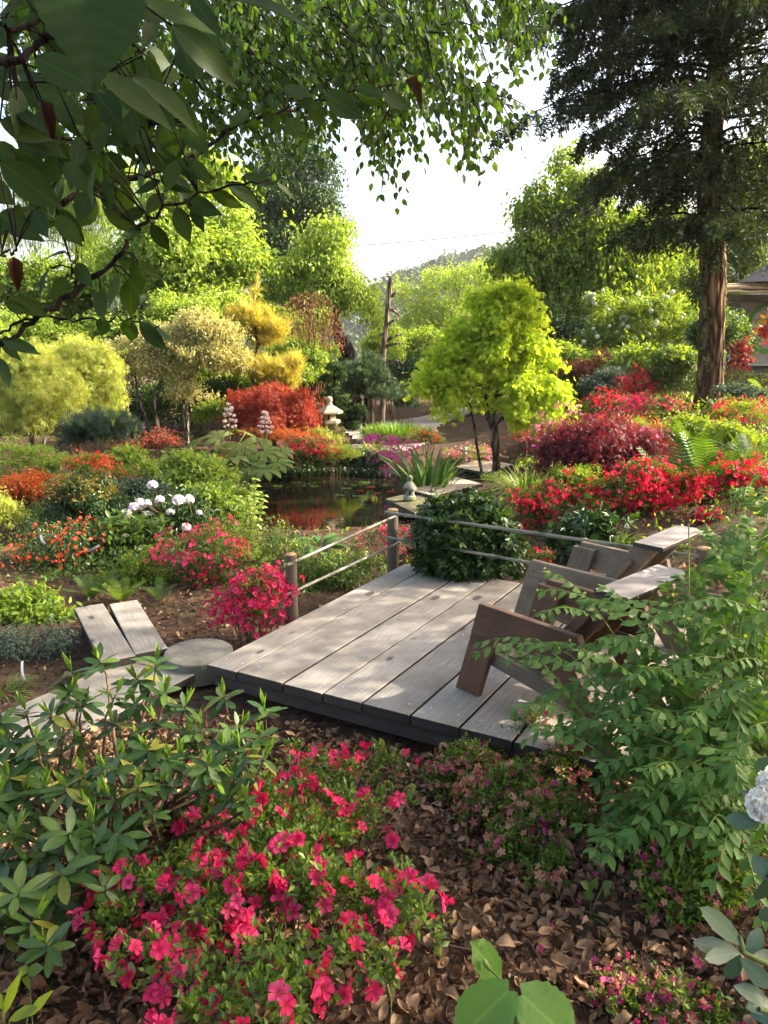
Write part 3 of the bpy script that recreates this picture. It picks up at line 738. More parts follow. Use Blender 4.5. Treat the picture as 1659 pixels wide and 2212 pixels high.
for (px, py, q) in ((638, 1214, P1), (640, 1280, P1), (846, 1122, P2)):
    c = PT(px, py, q[1]-.06); b = MB(); aa = np.linspace(0, 6.5, 14)
    b.tube(np.stack([c[0]+.05*np.cos(aa)*.5, c[1]+.05*np.sin(aa)+.02, c[2]+.004*aa-.012], -1), .0035, 5); b.build('wire_tie', G['cable'], fence, True)

# ------------------------------------------------------------------ pond boardwalk, slab, small lantern
bw = empty('pond_boardwalk', at(960, 1045, -.75), 'zigzag wooden boardwalk crossing the pond behind the small lantern', 'boardwalk')
def walkseg(cs, z, n, par):
    c = corner4(cs, z)
    for k in range(n):
        f0, f1 = k/n, (k+1)/n-.012
        m = (f0+f1)/2
        p0 = c[0]+(c[3]-c[0])*m; p1 = c[1]+(c[2]-c[1])*m
        w = np.linalg.norm((c[3]-c[0]+c[2]-c[1])/2)*(f1-f0)
        plank('plank', par, p0, p1, c[0]-c[3], w, .05, [G['walk'], G['shadewood']])
    plank('bearer', par, c[0]*.8+c[1]*.2-[0, 0, .052], c[3]*.8+c[2]*.2-[0, 0, .052], c[1]-c[0], .08, .2, G['shadewood'])
    plank('bearer', par, c[0]*.2+c[1]*.8-[0, 0, .052], c[3]*.2+c[2]*.8-[0, 0, .052], c[1]-c[0], .08, .2, G['shadewood'])
walkseg([(885, 1058), (938, 1071), (1042, 1045), (985, 1029)], -.5, 9, bw)
walkseg([(984, 1008), (1052, 1021), (1108, 1003), (1040, 989)], -.46, 7, bw)
walkseg([(1112, 968), (1160, 976), (1200, 964), (1150, 957)], -.30, 5, bw)
c = at(1004, 1004, -.5); zt = PT(1004, 966, c[1])[2]; b = MB(); b.tube([(c[0], c[1], -.9), (c[0], c[1], zt)], .04, 12); b.build('post', G['walk'], bw, True)
r1 = PT(984, 970, c[1]-.06); r2 = PT(1098, 988, c[1]-.9)
bamboo(r1, r2, .02, G['bamboo2'], bw)
sc_ = at(885, 1083, -.55)
slabpts = corner4([(832, 1077), (868, 1069), (915, 1070), (938, 1082), (930, 1096), (896, 1108)], -.55)
b = MB(); n = len(slabpts); top = np.array(slabpts); bot = top+[0, 0, -.09]; mid = top.mean(0)
bot = mid*[1, 1, 0]+(bot-mid*[1, 1, 0])*[.97, .97, 1]
b.add(np.vstack([top, bot, [mid+[0, 0, .015]], [bot.mean(0)]]), [np.array([(k, (k+1) % n, 2*n) for k in range(n)]+[((k+1) % n+n, k+n, 2*n+1) for k in range(n)]), np.array([(k+n, (k+1) % n+n, (k+1) % n, k) for k in range(n)])])
o = b.build('stone_slab', G['slab'], None, off=sc_); o.location = tuple(sc_); tag(o, 'flat moss covered slab jutting over the pond under the small lantern', 'slab')
b = MB(); b.tube([(mid[0]+.2, mid[1], -1.2), (mid[0]+.2, mid[1], -.64)], .14, 8); b.build('support', G['slab'], o, off=sc_)
s = at(885, 1080, -.53); k = size(1, s)
sl2 = empty('small_stone_lantern', (s[0], s[1], -.53), 'small rounded grey stone lantern on the mossy slab by the pond', 'stone lantern')
z0 = -.53
def lat(nm, prof, sides, rot=0, mt='stone2', par=None, smooth=False, cc=s, zz=z0, kk=k):
    b = MB(); b.lathe([(r_*kk, z_*kk) for r_, z_ in prof], sides, (cc[0], cc[1], zz), 0, rot); return b.build(nm, G[mt], par, smooth)
lat('base', [(.1, 0), (13.5, 0), (14, 3), (13, 8), (11, 10), (.1, 10)], 20, par=sl2, smooth=True)
lat('light_box', [(.1, 9.5), (10.5, 9.6), (10.5, 24), (.1, 24)], 6, .3, par=sl2)
lat('roof', [(9, 22), (14.5, 23), (14.5, 28), (12, 33), (8.5, 38), (5, 41), (.1, 42)], 20, par=sl2, smooth=True)
lat('finial', [(5, 40), (5, 44), (6, 45), (6.2, 50), (5.2, 53), (.1, 53.5)], 16, par=sl2, smooth=True)
bx = lat('window', [(2.6, 13), (2.6, 20), (.1, 20)], 8, 0, 'char', sl2, False, s+[0, -10.2*k*.9, 0])

# tall stone lantern beyond the pond
lp = PT(712, 940, 16.3); gz = H(lp[0], lp[1]); 
tl = empty('stone_lantern', (lp[0], lp[1], gz), 'tall tan stone lantern with a wide roof beside the red maple', 'stone lantern')
mm = .0104*1.0; zt = PT(712, 856, 16.3)[2]
def lt(nm, prof, sides, rot=math.pi/6, par=tl, smooth=False, mt='stone'):
    b = MB(); b.lathe([(r_*mm, z_*mm) for r_, z_ in prof], sides, (lp[0], lp[1], zt), 0, rot); return b.build(nm, G[mt], par, smooth)
lt('finial', [(.05, 0), (3, -.4), (6.5, -2.5), (7.6, -7), (6.8, -11), (4.6, -13.5), (7, -14.5), (7.4, -17), (6.5, -18.5)], 18, smooth=True)
lt('roof', [(5, -17), (7.5, -18), (15, -22.5), (29.5, -31.5), (30, -35), (28, -36.2), (13, -34.8), (.1, -34.8)], 6, 0.25)
lt('light_box', [(.1, -34.5), (14.6, -34.6), (14.6, -52), (.1, -52)], 6, 0.25+math.pi/6)
lt('platform', [(.1, -49), (15, -49.2), (23.5, -49.2), (24, -55), (21, -58), (13, -64), (.1, -64)], 6, 0.25)
lt('pillar', [(.1, -63), (10.2, -63.5), (10.6, -85), (11.5, -114), (12, -120)], 20, smooth=True)
b = MB(); b.box((-1.6*mm, -.6*mm, -4.5*mm), (1.6*mm, .6*mm, 4.5*mm), M=Matrix.Translation(Vector((lp[0]-.3*mm, lp[1]-13.7*mm, zt-43*mm))))
b.build('window', G['char'], tl)
g = RG(21)
for (px, py, r_, lab) in ((742, 952, 17, 'mossy rock right of the tall lantern pillar'), (764, 962, 14, 'low tan rock at the pond edge by the gravel'), (728, 966, 13, 'small dark rock at the foot of the tall lantern'),
                     (770, 925, 24, 'large mossy boulder between the clipped conifer and the gravel'), (1168, 905, 10, 'small stone on the bank behind the pink azalea')):
    p = PT(px, py, 15.9); gz = H(p[0], p[1]); V, fs = T_blob(int(px), .13); V = V*size(r_, p)*[1.3, 1.1, .75]
    b = MB(); b.add(V+[p[0], p[1], gz+size(r_, p)*.35], fs); o = b.build('rock', G['rock'], None, True, off=(p[0], p[1], gz)); o.location = (p[0], p[1], gz)
    md = o.modifiers.new('s', 'SUBSURF'); md.levels = md.render_levels = 1; tag(o, lab, 'rock', 'rocks around the pond')

# ------------------------------------------------------------------ hut at the right edge
HY = 19.0
w0 = PT(1572, 785, HY); wt = PT(1572, 652, HY)[2]; gz = H(w0[0]+1, HY)
hut = empty('garden_hut', (w0[0]+1.2, HY+1, gz), 'block walled hut with a dark flared roof and painted ring behind the big trunk', 'hut')
bh = (wt-w0[2])/7; bwid = .385; x0 = w0[0]+.16
b = MB(); b.box((x0-.16, HY+.03, gz-.2), (x0+bwid*6, HY+.22, wt-.02)); b.build('wall', G['mortar'], hut)
gb = RG(4); bms = []
for q in range(3):
    b = MB(); jx = gb.uniform(-.004, .004, 3)
    b.box((-bwid/2+.006, -.03+jx[0], -bh/2+.006), (bwid/2-.006, .03, bh/2-.006)); bms.append(b.mesh('block', G['block'], off=(0, 0, 0)))
for r_ in range(7):
    for c__ in range(6):
        xx = x0+.02+bwid*(c__+.5)+(bwid/2 if r_ % 2 else 0)
        if xx > x0+bwid*6-.1: continue
        o = put('block', bms[(r_+c__) % 3], hut); o.location = Vector((xx, HY+.012+gb.uniform(-.006, .006), w0[2]+bh*(r_+.5)))-hut.location
b = MB(); b.box((x0-.19, HY-.02, w0[2]-.1), (x0-.10, HY+.2, wt-.28)); b.build('corner_trim', G['plaster'], hut)
b = MB(); b.box((x0+.15, HY-.28, w0[2]-.05), (x0+2.3, HY+.0, w0[2]-.0)); b.build('ledge', G['plaster'], hut)
b = MB(); b.box((x0-.1, HY-.1, gz-.2), (x0+2.2, HY+.0, w0[2]-.25)); b.build('plinth', G['block'], hut)
rc = PT(1660, 707, HY); R_ = size(46, rc)
b = MB(); aa = np.linspace(0, 2*math.pi, 41)
g = RG(6); wr = 1+.1*np.sin(aa*3)+.04*np.cos(aa*7); wr[-1] = wr[0]
inn_ = R_*(.90)*wr**.3; out_ = R_*1.08*wr**.3
V = np.vstack([np.stack([rc[0]+inn_*np.cos(aa)*.95, np.full(41, HY-.026), rc[2]+inn_*np.sin(aa)*1.08], -1), np.stack([rc[0]+out_*np.cos(aa)*.95, np.full(41, HY-.026), rc[2]+out_*np.sin(aa)*1.08], -1)])
b.add(V, [np.array([(k, k+1, k+42, k+41) for k in range(40)])]); b.build('painted_ring', G['green_paint'], hut)
for (dx, dz, w_, h_) in ((-.30, .08, .11, .10), (-.17, .08, .11, .10), (-.30, -.13, .11, .09), (-.17, -.15, .13, .12), (-.03, .07, .12, .11), (-.24, .19, .08, .05)):
    b = MB(); b.add([(rc[0]+dx+a_*w_, HY-.0265, rc[2]+dz+c__*h_) for a_, c__ in ((0, 0), (1, 0), (1, 1), (0, 1))], [np.array([(0, 1, 2, 3)])]); b.build('painted_square', G['yellow_paint'], hut)
le = PT(1560, 655, HY-.5); 
b = MB(); b.box((le[0]-.1, HY-.62, PT(0, 653, HY-.5)[2]), (le[0]+4, HY-.46, PT(0, 637, HY-.5)[2])); b.build('eave_beam', G['beam'], hut)
b = MB(); b.box((le[0]+.05, HY-.6, PT(0, 671, HY-.5)[2]), (le[0]+.30, HY+.6, PT(0, 654, HY-.5)[2]-.003)); b.build('beam_end', G['beam'], hut)
for py, r_, dd_ in ((631, .042, 0), (621, .04, .02), (614, .034, .08)):
    p = PT(1563, py, HY-.66); g = RG(py); n = 14; xs = np.linspace(p[0]-.25, p[0]+3.6, n)
    b = MB(); b.tube(np.stack([xs, np.full(n, HY-.66+dd_), p[2]+.012*g.normal(size=n)], -1), r_*(1+.1*g.normal(size=n)), 10); b.build('eave_log', G['log'], hut, True)
pe = PT(1596, 609, HY-.6); prof = []
for t_ in np.linspace(0, 1, 12):
    prof.append((2.35*(1-t_)**1.9+.08, 3.1*t_))
ra = -.45; cxr = pe[0]+2.43*math.cos(ra)-2.43*math.sin(ra); cyr = HY-.6+2.43*math.sin(ra)+2.43*math.cos(ra)
b = MB(); b.lathe([(r_*1.414, z_) for r_, z_ in prof], 4, (cxr, cyr, pe[2]), 0, math.pi/4+ra); b.build('roof', G['roof'], hut)
# the power line
p0 = PT(700, 536, 62); p1 = PT(1130, 500, 58); tt = np.linspace(0, 1, 30)
p0 = p0+(p0-p1)*.8; p1 = p1+(p1-p0)*.4
ln = p0[None]*(1-tt[:, None])+p1[None]*tt[:, None]; ln[:, 2] -= 1.6*4*tt*(1-tt)*.5
ln[:, 2] += .75
b = MB(); b.tube(ln, .028, 5); o = b.build('power_line', G['cable'], None, off=p0); o.location = tuple(p0); tag(o, 'thin overhead power line crossing the sky before the hill', 'cable')
# ------------------------------------------------------------------ plant builders
OV = T_oval(); DIA = T_diamond(); DIA2 = T_diamond(.45, .1, -.2)
def blobs3(spec, Y=None, h=None, dscale=.9, gap=0):
    """(px, py, half width px[, half height px[, Y]]) -> centres and radii in metres"""
    C, R = [], []
    for s in spec:
        px, py, rx = s[:3]; ry = s[3] if len(s) > 3 and s[3] else rx*.85; yy_ = s[4] if len(s) > 4 else Y
        if yy_ is None:
            hh_ = .2
            for _ in range(4):
                c = hit(px, py, hh_); hh_ = size(ry, c)*.85 if h is None else h
        else: c = PT(px, py, yy_)
        r = size(rx, c); C.append(c); R.append((r, min(r*dscale, 3.2), size(ry, c)))
    return np.array(C), np.array(R)
def satellites(C, R, g, k):
    if not k: return C, R
    cs, rs = [C], [R]
    for c, r in zip(C, R):
        d = sphere_dirs(k, g); d[:, 2] = np.where(d[:, 2] < -.4, -d[:, 2], d[:, 2]); f = g.uniform(.22, .42, (k, 1))
        cs.append(c+d*r*g.uniform(.85, 1.15, (k, 1))); rs.append(r*f*np.array([1, 1, g.uniform(.6, 1.1)]))
    return np.vstack(cs), np.vstack(rs)
def crown_pts(C, R, n, g, sub=10, subr=.42, flat=.7, tw=7, tl=.2, droop=.3, lo=.2):
    """leaf places: clumps over the blobs' shells, a few inside"""
    area = (R[:, 0]*R[:, 2]+R[:, 0]*R[:, 1]); w = area/area.sum(); nb = max(1, (area > area.max()*.25).sum())
    sc_, sr_, so_ = [], [], []
    for c, r, a in zip(C, R, w):
        k = max(3, int(sub*nb*a+.5))
        d = sphere_dirs(k, g); d[:, 2] = np.where(d[:, 2] < -.5, -d[:, 2], d[:, 2])
        rad = g.uniform(.35, .95, (k, 1))
        sc_.append(c+d*r*rad); sr_.append(np.repeat([r*subr], k, 0)*g.uniform(.5, 1.35, (k, 1))*np.array([1, 1, flat])); so_.append(d)
    sc_ = np.vstack(sc_); sr_ = np.vstack(sr_); so_ = np.vstack(so_)
    m = max(1, n//tw+1)
    wt_ = sr_[:, 0]**2; idx = g.choice(len(sc_), m, p=wt_/wt_.sum())
    dd = sphere_dirs(m, g); dd[:, 2] = np.where(g.random(m) < .5, np.abs(dd[:, 2]), dd[:, 2])
    rr = g.uniform(.3, 1.0, (m, 1))**.6
    p = sc_[idx]+dd*rr*sr_[idx]
    loose = g.random(m) < lo                 # sprays between the clumps
    ib = g.choice(len(C), m, p=w); ds = sphere_dirs(m, g); ds[:, 2] = np.where(ds[:, 2] < -.3, -ds[:, 2], ds[:, 2])
    p = np.where(loose[:, None], C[ib]+ds*R[ib]*(1+.22*g.normal(size=(m, 1)))*g.uniform(.45, 1.0, (m, 1)), p); o0 = np.where(loose[:, None], ds, unit(so_[idx]*.6+dd))
    td = unit(o0*.7+g.normal(size=(m, 3))*.6-np.array((0, 0, droop*.6)))
    u = g.uniform(-.5, 1.0, (m, tw, 1))
    p = p[:, None]+td[:, None]*u*tl+g.normal(size=(m, tw, 3))*tl*.16
    return p.reshape(-1, 3)[:n], unit((o0[:, None]+td[:, None]*.5).repeat(tw, 1).reshape(-1, 3))[:n], sc_
def leaf_axes(out, g, droop=.3, up=.7, rnd=.5):
    n = len(out)
    d = unit(out*.5+g.normal(size=(n, 3))*rnd-np.array((0, 0, droop)))
    nn = unit(out*.4+np.array((0, 0, up))+g.normal(size=(n, 3))*rnd*.8)
    return d, nn
def stems_mesh(root, tops, g, n, r0, name, m, parent, bow=.15, base_r=.08):
    b = MB()
    idx = g.choice(len(tops), min(n, len(tops)), replace=False)
    for i in idx:
        t = np.array(tops[i]); s = np.array(root)+np.array([*(g.normal(size=2)*base_r), 0]); s[:2] += (t[:2]-s[:2])*.4; s[2] = H(s[0], s[1])-.05
        k = 5; u = np.linspace(0, 1, k)[:, None]
        mid = g.normal(size=3)*bow*np.linalg.norm(t-s)
        pts = s+(t-s)*u+mid*(u*(1-u))*1.2; pts[:, 2] += (np.linalg.norm(t[:2]-s[:2])*.25*np.sin(u*math.pi))[:, 0]
        b.tube(pts, r0*np.linspace(1, .25, k)*g.uniform(.6, 1.2), 5, caps=False)
    return b.build(name, m, parent, True)
def bush(name, label, cat, spec, leaf, n, lsz, seed, flower=None, new=None, stem='twig', nst=14, Y=None, h=None, T=None, sub=10, subr=.42, droop=.3, flat=.75, group=None, up=.7, sr=.006, rnd=.5, dscale=.9, base=None, twl=2.0, loose=.2, grow=1.12, sat=2):
    g = RG(seed); C, R = blobs3(spec, Y, h, dscale); R = R*grow
    C, R = satellites(C, R, g, sat)
    m = C.mean(0) if base is None else np.array(base); gz = H(m[0], m[1])
    root = empty(name, (m[0], m[1], gz), label, cat, group)
    p, out, subs = crown_pts(C, R, n, g, sub, subr, flat, 7, lsz*twl, droop, loose)
    gzz = hgt(p[:, 0], p[:, 1]); p[:, 2] = np.maximum(p[:, 2], gzz+.02)
    d, nn = leaf_axes(out, g, droop, up, rnd)
    T = T or DIA
    nm = G[leaf]
    scatter('foliage', T, nm, root, p, d, nn, lsz*g.uniform(.65, 1.25, n))['kind'] = 'stuff'
    if nst: stems_mesh((m[0], m[1], gz), subs, g, nst, sr, 'stems', G[stem], root, base_r=R[:, 0].mean()*.25)['kind'] = 'stuff'
    tops = None
    if new:
        mt, cnt, sz = new[:3]
        p2, o2, _ = crown_pts(C, R*1.02, cnt*3, g, sub, subr, flat, 4, sz*1.2, -.3); zr = (p2[:, 2]-C[:, 2].mean())+.0*p2[:, 0]
        k = np.argsort(-zr)[:cnt]; d2, n2 = leaf_axes(o2[k], g, -.3, .5, rnd)
        o = scatter('new_growth', T, G[mt], root, p2[k], d2, n2, sz*g.uniform(.6, 1.2, cnt)); o['kind'] = 'stuff'
    for fl in (flower if isinstance(flower, list) else [flower] if flower else []):
        mt, fsz, ncl, k = fl[:4]; spread = fl[4] if len(fl) > 4 else .07; big = fl[5] if len(fl) > 5 else False
        zone = fl[6] if len(fl) > 6 else 1.0
        # clusters sit on the outer surface of the clumps
        dd = sphere_dirs(ncl*6, g); dd[:, 2] = np.abs(dd[:, 2])*1.1-.15; dd[:, 1] -= .35; dd = unit(dd)
        ii = g.choice(len(C), ncl*6, p=(R[:, 0]*R[:, 2])/(R[:, 0]*R[:, 2]).sum())
        cc = C[ii]+dd*R[ii]*g.uniform(.88, 1.12, (ncl*6, 1))
        bad = np.zeros(len(cc), bool)
        for c_, r_ in zip(C, R): bad |= ((((cc-c_)/r_)**2).sum(1) < .62)
        gr = hgt(cc[:, 0], cc[:, 1]); bad |= cc[:, 2] < gr+.05
        cc = cc[~bad][:ncl]; dd = dd[~bad][:ncl]
        P = np.repeat(cc, k, 0)+g.normal(size=(len(cc)*k, 3))*spread*np.array([1, 1, .7]); O = unit(np.repeat(dd, k, 0)+g.normal(size=(len(cc)*k, 3))*.55)
        y_ = unit(np.cross(O, g.normal(size=O.shape)))
        if big:
            emit('flower', ('flower', mt), [T_flower(5, .35, .42), T_flower(5, .5, .36), T_flower(5, .25, .46)], G[mt], root, P, y_, O, fsz*g.uniform(.8, 1.15, len(P)), big, 'flowers_rest')
        else:
            scatter('blossoms', T_bloom(), G[mt], root, P, y_, O, fsz*g.uniform(.7, 1.2, len(P)))['kind'] = 'stuff'
    return root, C, R, subs, g
def tree(name, label, cat, spec, leaf, n, lsz, seed, trunks=(), barkm='bark', Y=None, T=None, sub=10, subr=.45, droop=.3, flat=.85, group=None, limbs=10, limb_r=.03, up=.6, rnd=.5, dscale=.9, base=None, tfrom=.35, twl=3.0, loose=.12, sat=5):
    """trunks: pixel paths [(px, py, width px)] at distance Y, tapered; limbs grow from them to the clumps"""
    g = RG(seed); C, R = satellites(*blobs3(spec, Y, None, dscale), g, sat)
    tp = []
    for t in trunks:
        pts = [PT(x, y, Y+ (q[0] if q else 0)) for x, y, w, *q in t]; tp.append((pts, [size(w, p)/2 for (x, y, w, *q), p in zip(t, pts)]))
    b0 = tp[0][0][0] if tp else (np.array(base) if base is not None else C.mean(0)); gz = H(b0[0], b0[1])
    root = empty(name, (b0[0], b0[1], gz), label, cat, group)
    p, out, subs = crown_pts(C, R, n, g, sub, subr, flat, 7, lsz*twl, droop, loose)
    gzz = hgt(p[:, 0], p[:, 1]); p[:, 2] = np.maximum(p[:, 2], gzz+.03)
    d, nn = leaf_axes(out, g, droop, up, rnd)
    scatter('crown', T or DIA, G[leaf], root, p, d, nn, lsz*g.uniform(.65, 1.25, n))
    nodes = []
    b = MB()
    for pts, rad in tp:
        pts = [np.array(q) for q in pts]; pts[0][2] = min(pts[0][2], H(pts[0][0], pts[0][1])-.1)
        P = []; Rr = []
        for k in range(len(pts)-1):
            for u in np.linspace(0, 1, 5)[:-1]: P.append(pts[k]*(1-u)+pts[k+1]*u); Rr.append(rad[k]*(1-u)+rad[k+1]*u)
        P.append(pts[-1]); Rr.append(rad[-1]); P = np.array(P); P[1:-1] += g.normal(size=(len(P)-2, 3))*np.array(Rr)[1:-1, None]*.25
        b.tube(P, Rr, 10, rough=.06, g=g); nodes += [(q, r_) for q, r_ in zip(P[int(len(P)*tfrom):], Rr[int(len(Rr)*tfrom):])]
    if tp: b.build('trunk', G[barkm], root, True)
    if nodes and limbs:
        b = MB(); N_ = np.array([q for q, _ in nodes])
        idx = g.choice(len(subs), min(limbs, len(subs)), replace=False)
        for i in idx:
            t = subs[i]; dist = np.linalg.norm(N_-t, axis=1)+np.maximum(N_[:, 2]-t[2], 0)*1.5; k = int(np.argmin(dist)); s, r_ = nodes[k]
            u = np.linspace(0, 1, 7)[:, None]; L_ = np.linalg.norm(t-s)
            pts = s+(t-s)*u+g.normal(size=3)*.12*L_*(u*(1-u))*2+g.normal(size=(7, 3))*L_*.02*(u > 0)*(u < 1); pts[:, 2] += L_*.12*np.sin(u[:, 0]*math.pi)
            b.tube(pts, min(r_*.7, limb_r)*np.linspace(1, .15, 7), 6, caps=False)
        b.build('limbs', G[barkm], root, True)['kind'] = 'stuff'
    return root, C, R, subs, g
def blades(name, label, cat, px, py, n, hpx, wpx, spreadpx, seed, matk, Y=None, bend=.4, lean=.35, limit=0, group=None, key=None, hgtr=(.6, 1.1), depth=1.0, bases=None):
    """grass or iris clump: blades fanning from the ground"""
    g = RG(seed); c = hit(px, py, 0) if Y is None else PT(px, py, Y); c[2] = H(c[0], c[1])
    root = empty(name, c, label, cat, group)
    s = size(spreadpx, c); L_ = size(hpx, c)
    r = np.sqrt(g.random(n))*s; a = g.uniform(0, 2*math.pi, n)
    P = np.stack([c[0]+r*np.cos(a), c[1]+r*np.sin(a)*depth, np.zeros(n)], -1)
    P[:, 2] = hgt(P[:, 0], P[:, 1])-.01
    o = np.stack([np.cos(a), np.sin(a), np.zeros(n)], -1)*(r/s*lean)[:, None]+g.normal(size=(n, 3))*.13*np.array([1, 1, 0]); d = unit(o+np.array((0, 0, 1.)))
    hz = unit(np.stack([np.cos(a), np.sin(a), np.zeros(n)], -1)+g.normal(size=(n, 3))*.4); nn = -hz
    sc_ = np.stack([np.full(n, size(wpx, c))/.05, L_*g.uniform(*hgtr, n), L_*g.uniform(.6, 1.4, n)], -1)
    Ts = [T_blade(.05, bend*k, 5) for k in (.5, 1.0, 1.5)]
    if limit: emit('blade', key or ('bl', matk), Ts, G[matk], root, P, d, nn, sc_, limit, 'blades_rest')
    else:
        Vs = MB(); R_ = frames(d, nn)
        for j, T_ in enumerate(Ts): V, fs = merge(T_, P[j::3], R_[j::3], sc_[j::3]); Vs.add(V, fs)
        Vs.build('blades', G[matk], root)['kind'] = 'stuff'
    return root
def T_frond(n=16, w=.30, bend=.5):           # one fern frond: midrib with paired toothed leaflets
    V = []; f = []
    def pt(t): return np.array((0, t*(1-.18*bend*t), -bend*t*t*.8+.0))
    for i in range(n):
        t = .12+.86*i/n; q = pt(t); ln = w*math.sin(math.pi*(.12+.83*(1-t)**.8))*.75+.012; wd = .86/n*.30
        dy = pt(t+.02)-q; dy /= np.linalg.norm(dy)
        for s_ in (-1, 1):
            b = len(V); e = q+np.array((s_*ln, 0, -.06*ln))+dy*ln*.28
            V += [tuple(q-dy*wd), tuple(q+dy*wd), tuple(q*.5+e*.5+dy*wd*1.1), tuple(e), tuple(q*.5+e*.5-dy*wd*1.0)]
            f.append((b, b+4, b+3, b+2)); f.append((b, b+2, b+1, b+1))
    f4 = [x for x in f if len(set(x)) == 4]; f3 = [x[:3] for x in f if len(set(x)) == 3]
    b = len(V)
    for i in range(9):
        q = pt(i/8); r_ = .012*(1-i/9); V += [tuple(q-np.array((r_, 0, 0))), tuple(q+np.array((r_, 0, 0)))]
    for i in range(8): f4.append((b+2*i, b+2*i+1, b+2*i+3, b+2*i+2))
    return (np.array(V, float), [np.array(f4), np.array(f3)])
def T_pleat(nx_=4, ny_=15, w=.27, prf=(.25, .68, .93, 1, .98, .74, .36, 0), am=.026):
    V = []; f = []
    for j in range(ny_+1):
        y = j/ny_; pr = np.interp(y, [0, .06, .2, .4, .6, .78, .9, 1], prf)*w
        pr *= 1+(.05 if j % 2 else -.03)*(j < ny_)
        for i in range(-nx_, nx_+1):
            x = pr*i/nx_; V.append((x, y+abs(x)*.12-(.1*abs(i)/nx_ if j == 0 else 0), am*math.sin(2*math.pi*8*(y-.55*abs(x)))*(abs(i) > 0)+.16*abs(x)-.10*y*y-.25*x*x))
    m = 2*nx_+1
    for j in range(ny_):
        for i in range(m-1): f.append((j*m+i, j*m+i+1, (j+1)*m+i+1, (j+1)*m+i))
    return (np.array(V, float), [np.array(f)])
FR = [T_frond(16, .30, .25), T_frond(16, .28, .5), T_frond(18, .26, .8)]
def fern(label, px, py, hpx, seed, m='fern', n=12, Y=None, lean=.55, group='ferns among the azaleas', name='fern'):
    g = RG(seed); c = hit(px, py, 0) if Y is None else PT(px, py, Y); c[2] = H(c[0], c[1])
    root = empty(name, c, label, 'fern', group); L_ = size(hpx, c)
    a = np.arange(n)/n*2*math.pi+g.uniform(-.2, .2, n); o = np.stack([np.cos(a), np.sin(a), np.zeros(n)], -1)
    d = unit(o*g.uniform(lean*.5, lean*1.4, (n, 1))+[0, 0, 1]); nn = unit(-o*.8+[0, 0, .5])
    nn = -nn*0+unit(np.cross(d, np.cross(o, d))*-1+0*d)
    P = np.repeat([c], n, 0)+o*.03
    emit('frond', ('frond', m), FR, G[m], root, P, d, -unit(o-(o*d).sum(1, keepdims=True)*d), L_*g.uniform(.75, 1.15, n), 300)
    return root
PALM = T_palm(5, .17, 75); PALM3 = T_palm(3, .24, 55, -.12); LACE = T_palm(5, .07, 80, -.35); TUFT = T_tuft(7, .05, 42); LONG = T_diamond(.28, .08, -.25)
# ------------------------------------------------------------------ trees beyond the pond
BG = 'trees beyond the pond'
tree('far_tree', 'hazy yellow green tree line low in the gap before the wooded hill', 'tree', [(890, 655, 55, 45), (960, 630, 60, 42), (1035, 615, 70, 45), (1000, 690, 110, 50), (890, 725, 60, 45)], 'fresh2', 22000, .17, 31, [[(980, 760, 12), (985, 700, 9), (990, 640, 5)]], Y=44, sub=16, group=BG)
tree('far_tree', 'green tree showing left of the far yellow line, under the hill', 'tree', [(905, 760, 60, 40), (850, 780, 45, 40), (960, 770, 60, 40)], 'fresh', 12000, .13, 32, [[(900, 800, 8), (905, 750, 5)]], Y=30, sub=16, group=BG)
tree('weeping_tree', 'tall tree with long pale hanging sprays at the far left', 'tree', [(175, 380, 80, 60), (235, 470, 55, 80), (110, 470, 70, 70), (60, 400, 60, 60), (200, 560, 60, 50), (30, 520, 50, 50), (290, 400, 50, 50)], 'fresh2', 30000, .20, 33, [[(160, 800, 18), (165, 600, 14), (170, 400, 8)]], Y=27, T=T_diamond(.14, .02, -.1), droop=3.2, rnd=.3, flat=1.3, sub=12, group=BG)
tree('broadleaf_tree', 'large sunlit yellow green tree left of the dark conifer', 'tree', [(430, 400, 90, 60), (370, 470, 80, 60), (470, 480, 70, 70), (420, 560, 120, 70), (500, 600, 60, 60), (330, 620, 90, 70), (440, 650, 110, 60), (520, 560, 35, 50), (300, 560, 60, 60)], 'fresh2', 42000, .15, 34, [[(400, 830, 14), (395, 700, 12), (405, 560, 8), (420, 450, 5)]], 'barkred', Y=22, sub=13, group=BG)
tree('conifer_tree', 'dark green conifer with a sunlit right side behind the birch', 'tree', [(655, 300, 40, 45), (640, 360, 65, 50), (615, 430, 85, 55), (665, 440, 65, 60), (595, 510, 85, 60), (690, 490, 55, 60), (620, 575, 110, 55), (560, 450, 40, 60)], 'conifer_lit', 60000, .22, 35, [[(625, 800, 20), (635, 500, 14), (650, 300, 6)]], Y=33, T=LONG, sub=15, droop=.5, group=BG)
tree('broadleaf_tree', 'green leafy tree at the far left behind the weeping maples', 'tree', [(40, 640, 70, 60), (130, 640, 80, 60), (230, 640, 70, 60), (60, 720, 80, 50), (180, 710, 80, 50), (280, 690, 60, 50)], 'fresh', 26000, .15, 36, [[(120, 820, 12), (125, 640, 8)]], Y=24, sub=13, group=BG)
tree('weeping_birch', 'loose pale green birch with a bare grey trunk top in the middle distance', 'tree', [(675, 515, 45, 40), (735, 510, 38, 45), (700, 560, 60, 45), (640, 600, 60, 50), (745, 620, 50, 55), (600, 650, 50, 45), (690, 670, 70, 50), (785, 665, 42, 50), (820, 710, 30, 40), (640, 720, 60, 40)], 'fresh2', 19000, .13, 37, [[(735, 830, 30), (742, 760, 26), (722, 690, 18), (716, 620, 14), (712, 555, 9)]], 'barkgrey', Y=22.5, sub=15, droop=1.0, subr=.36, group=BG)
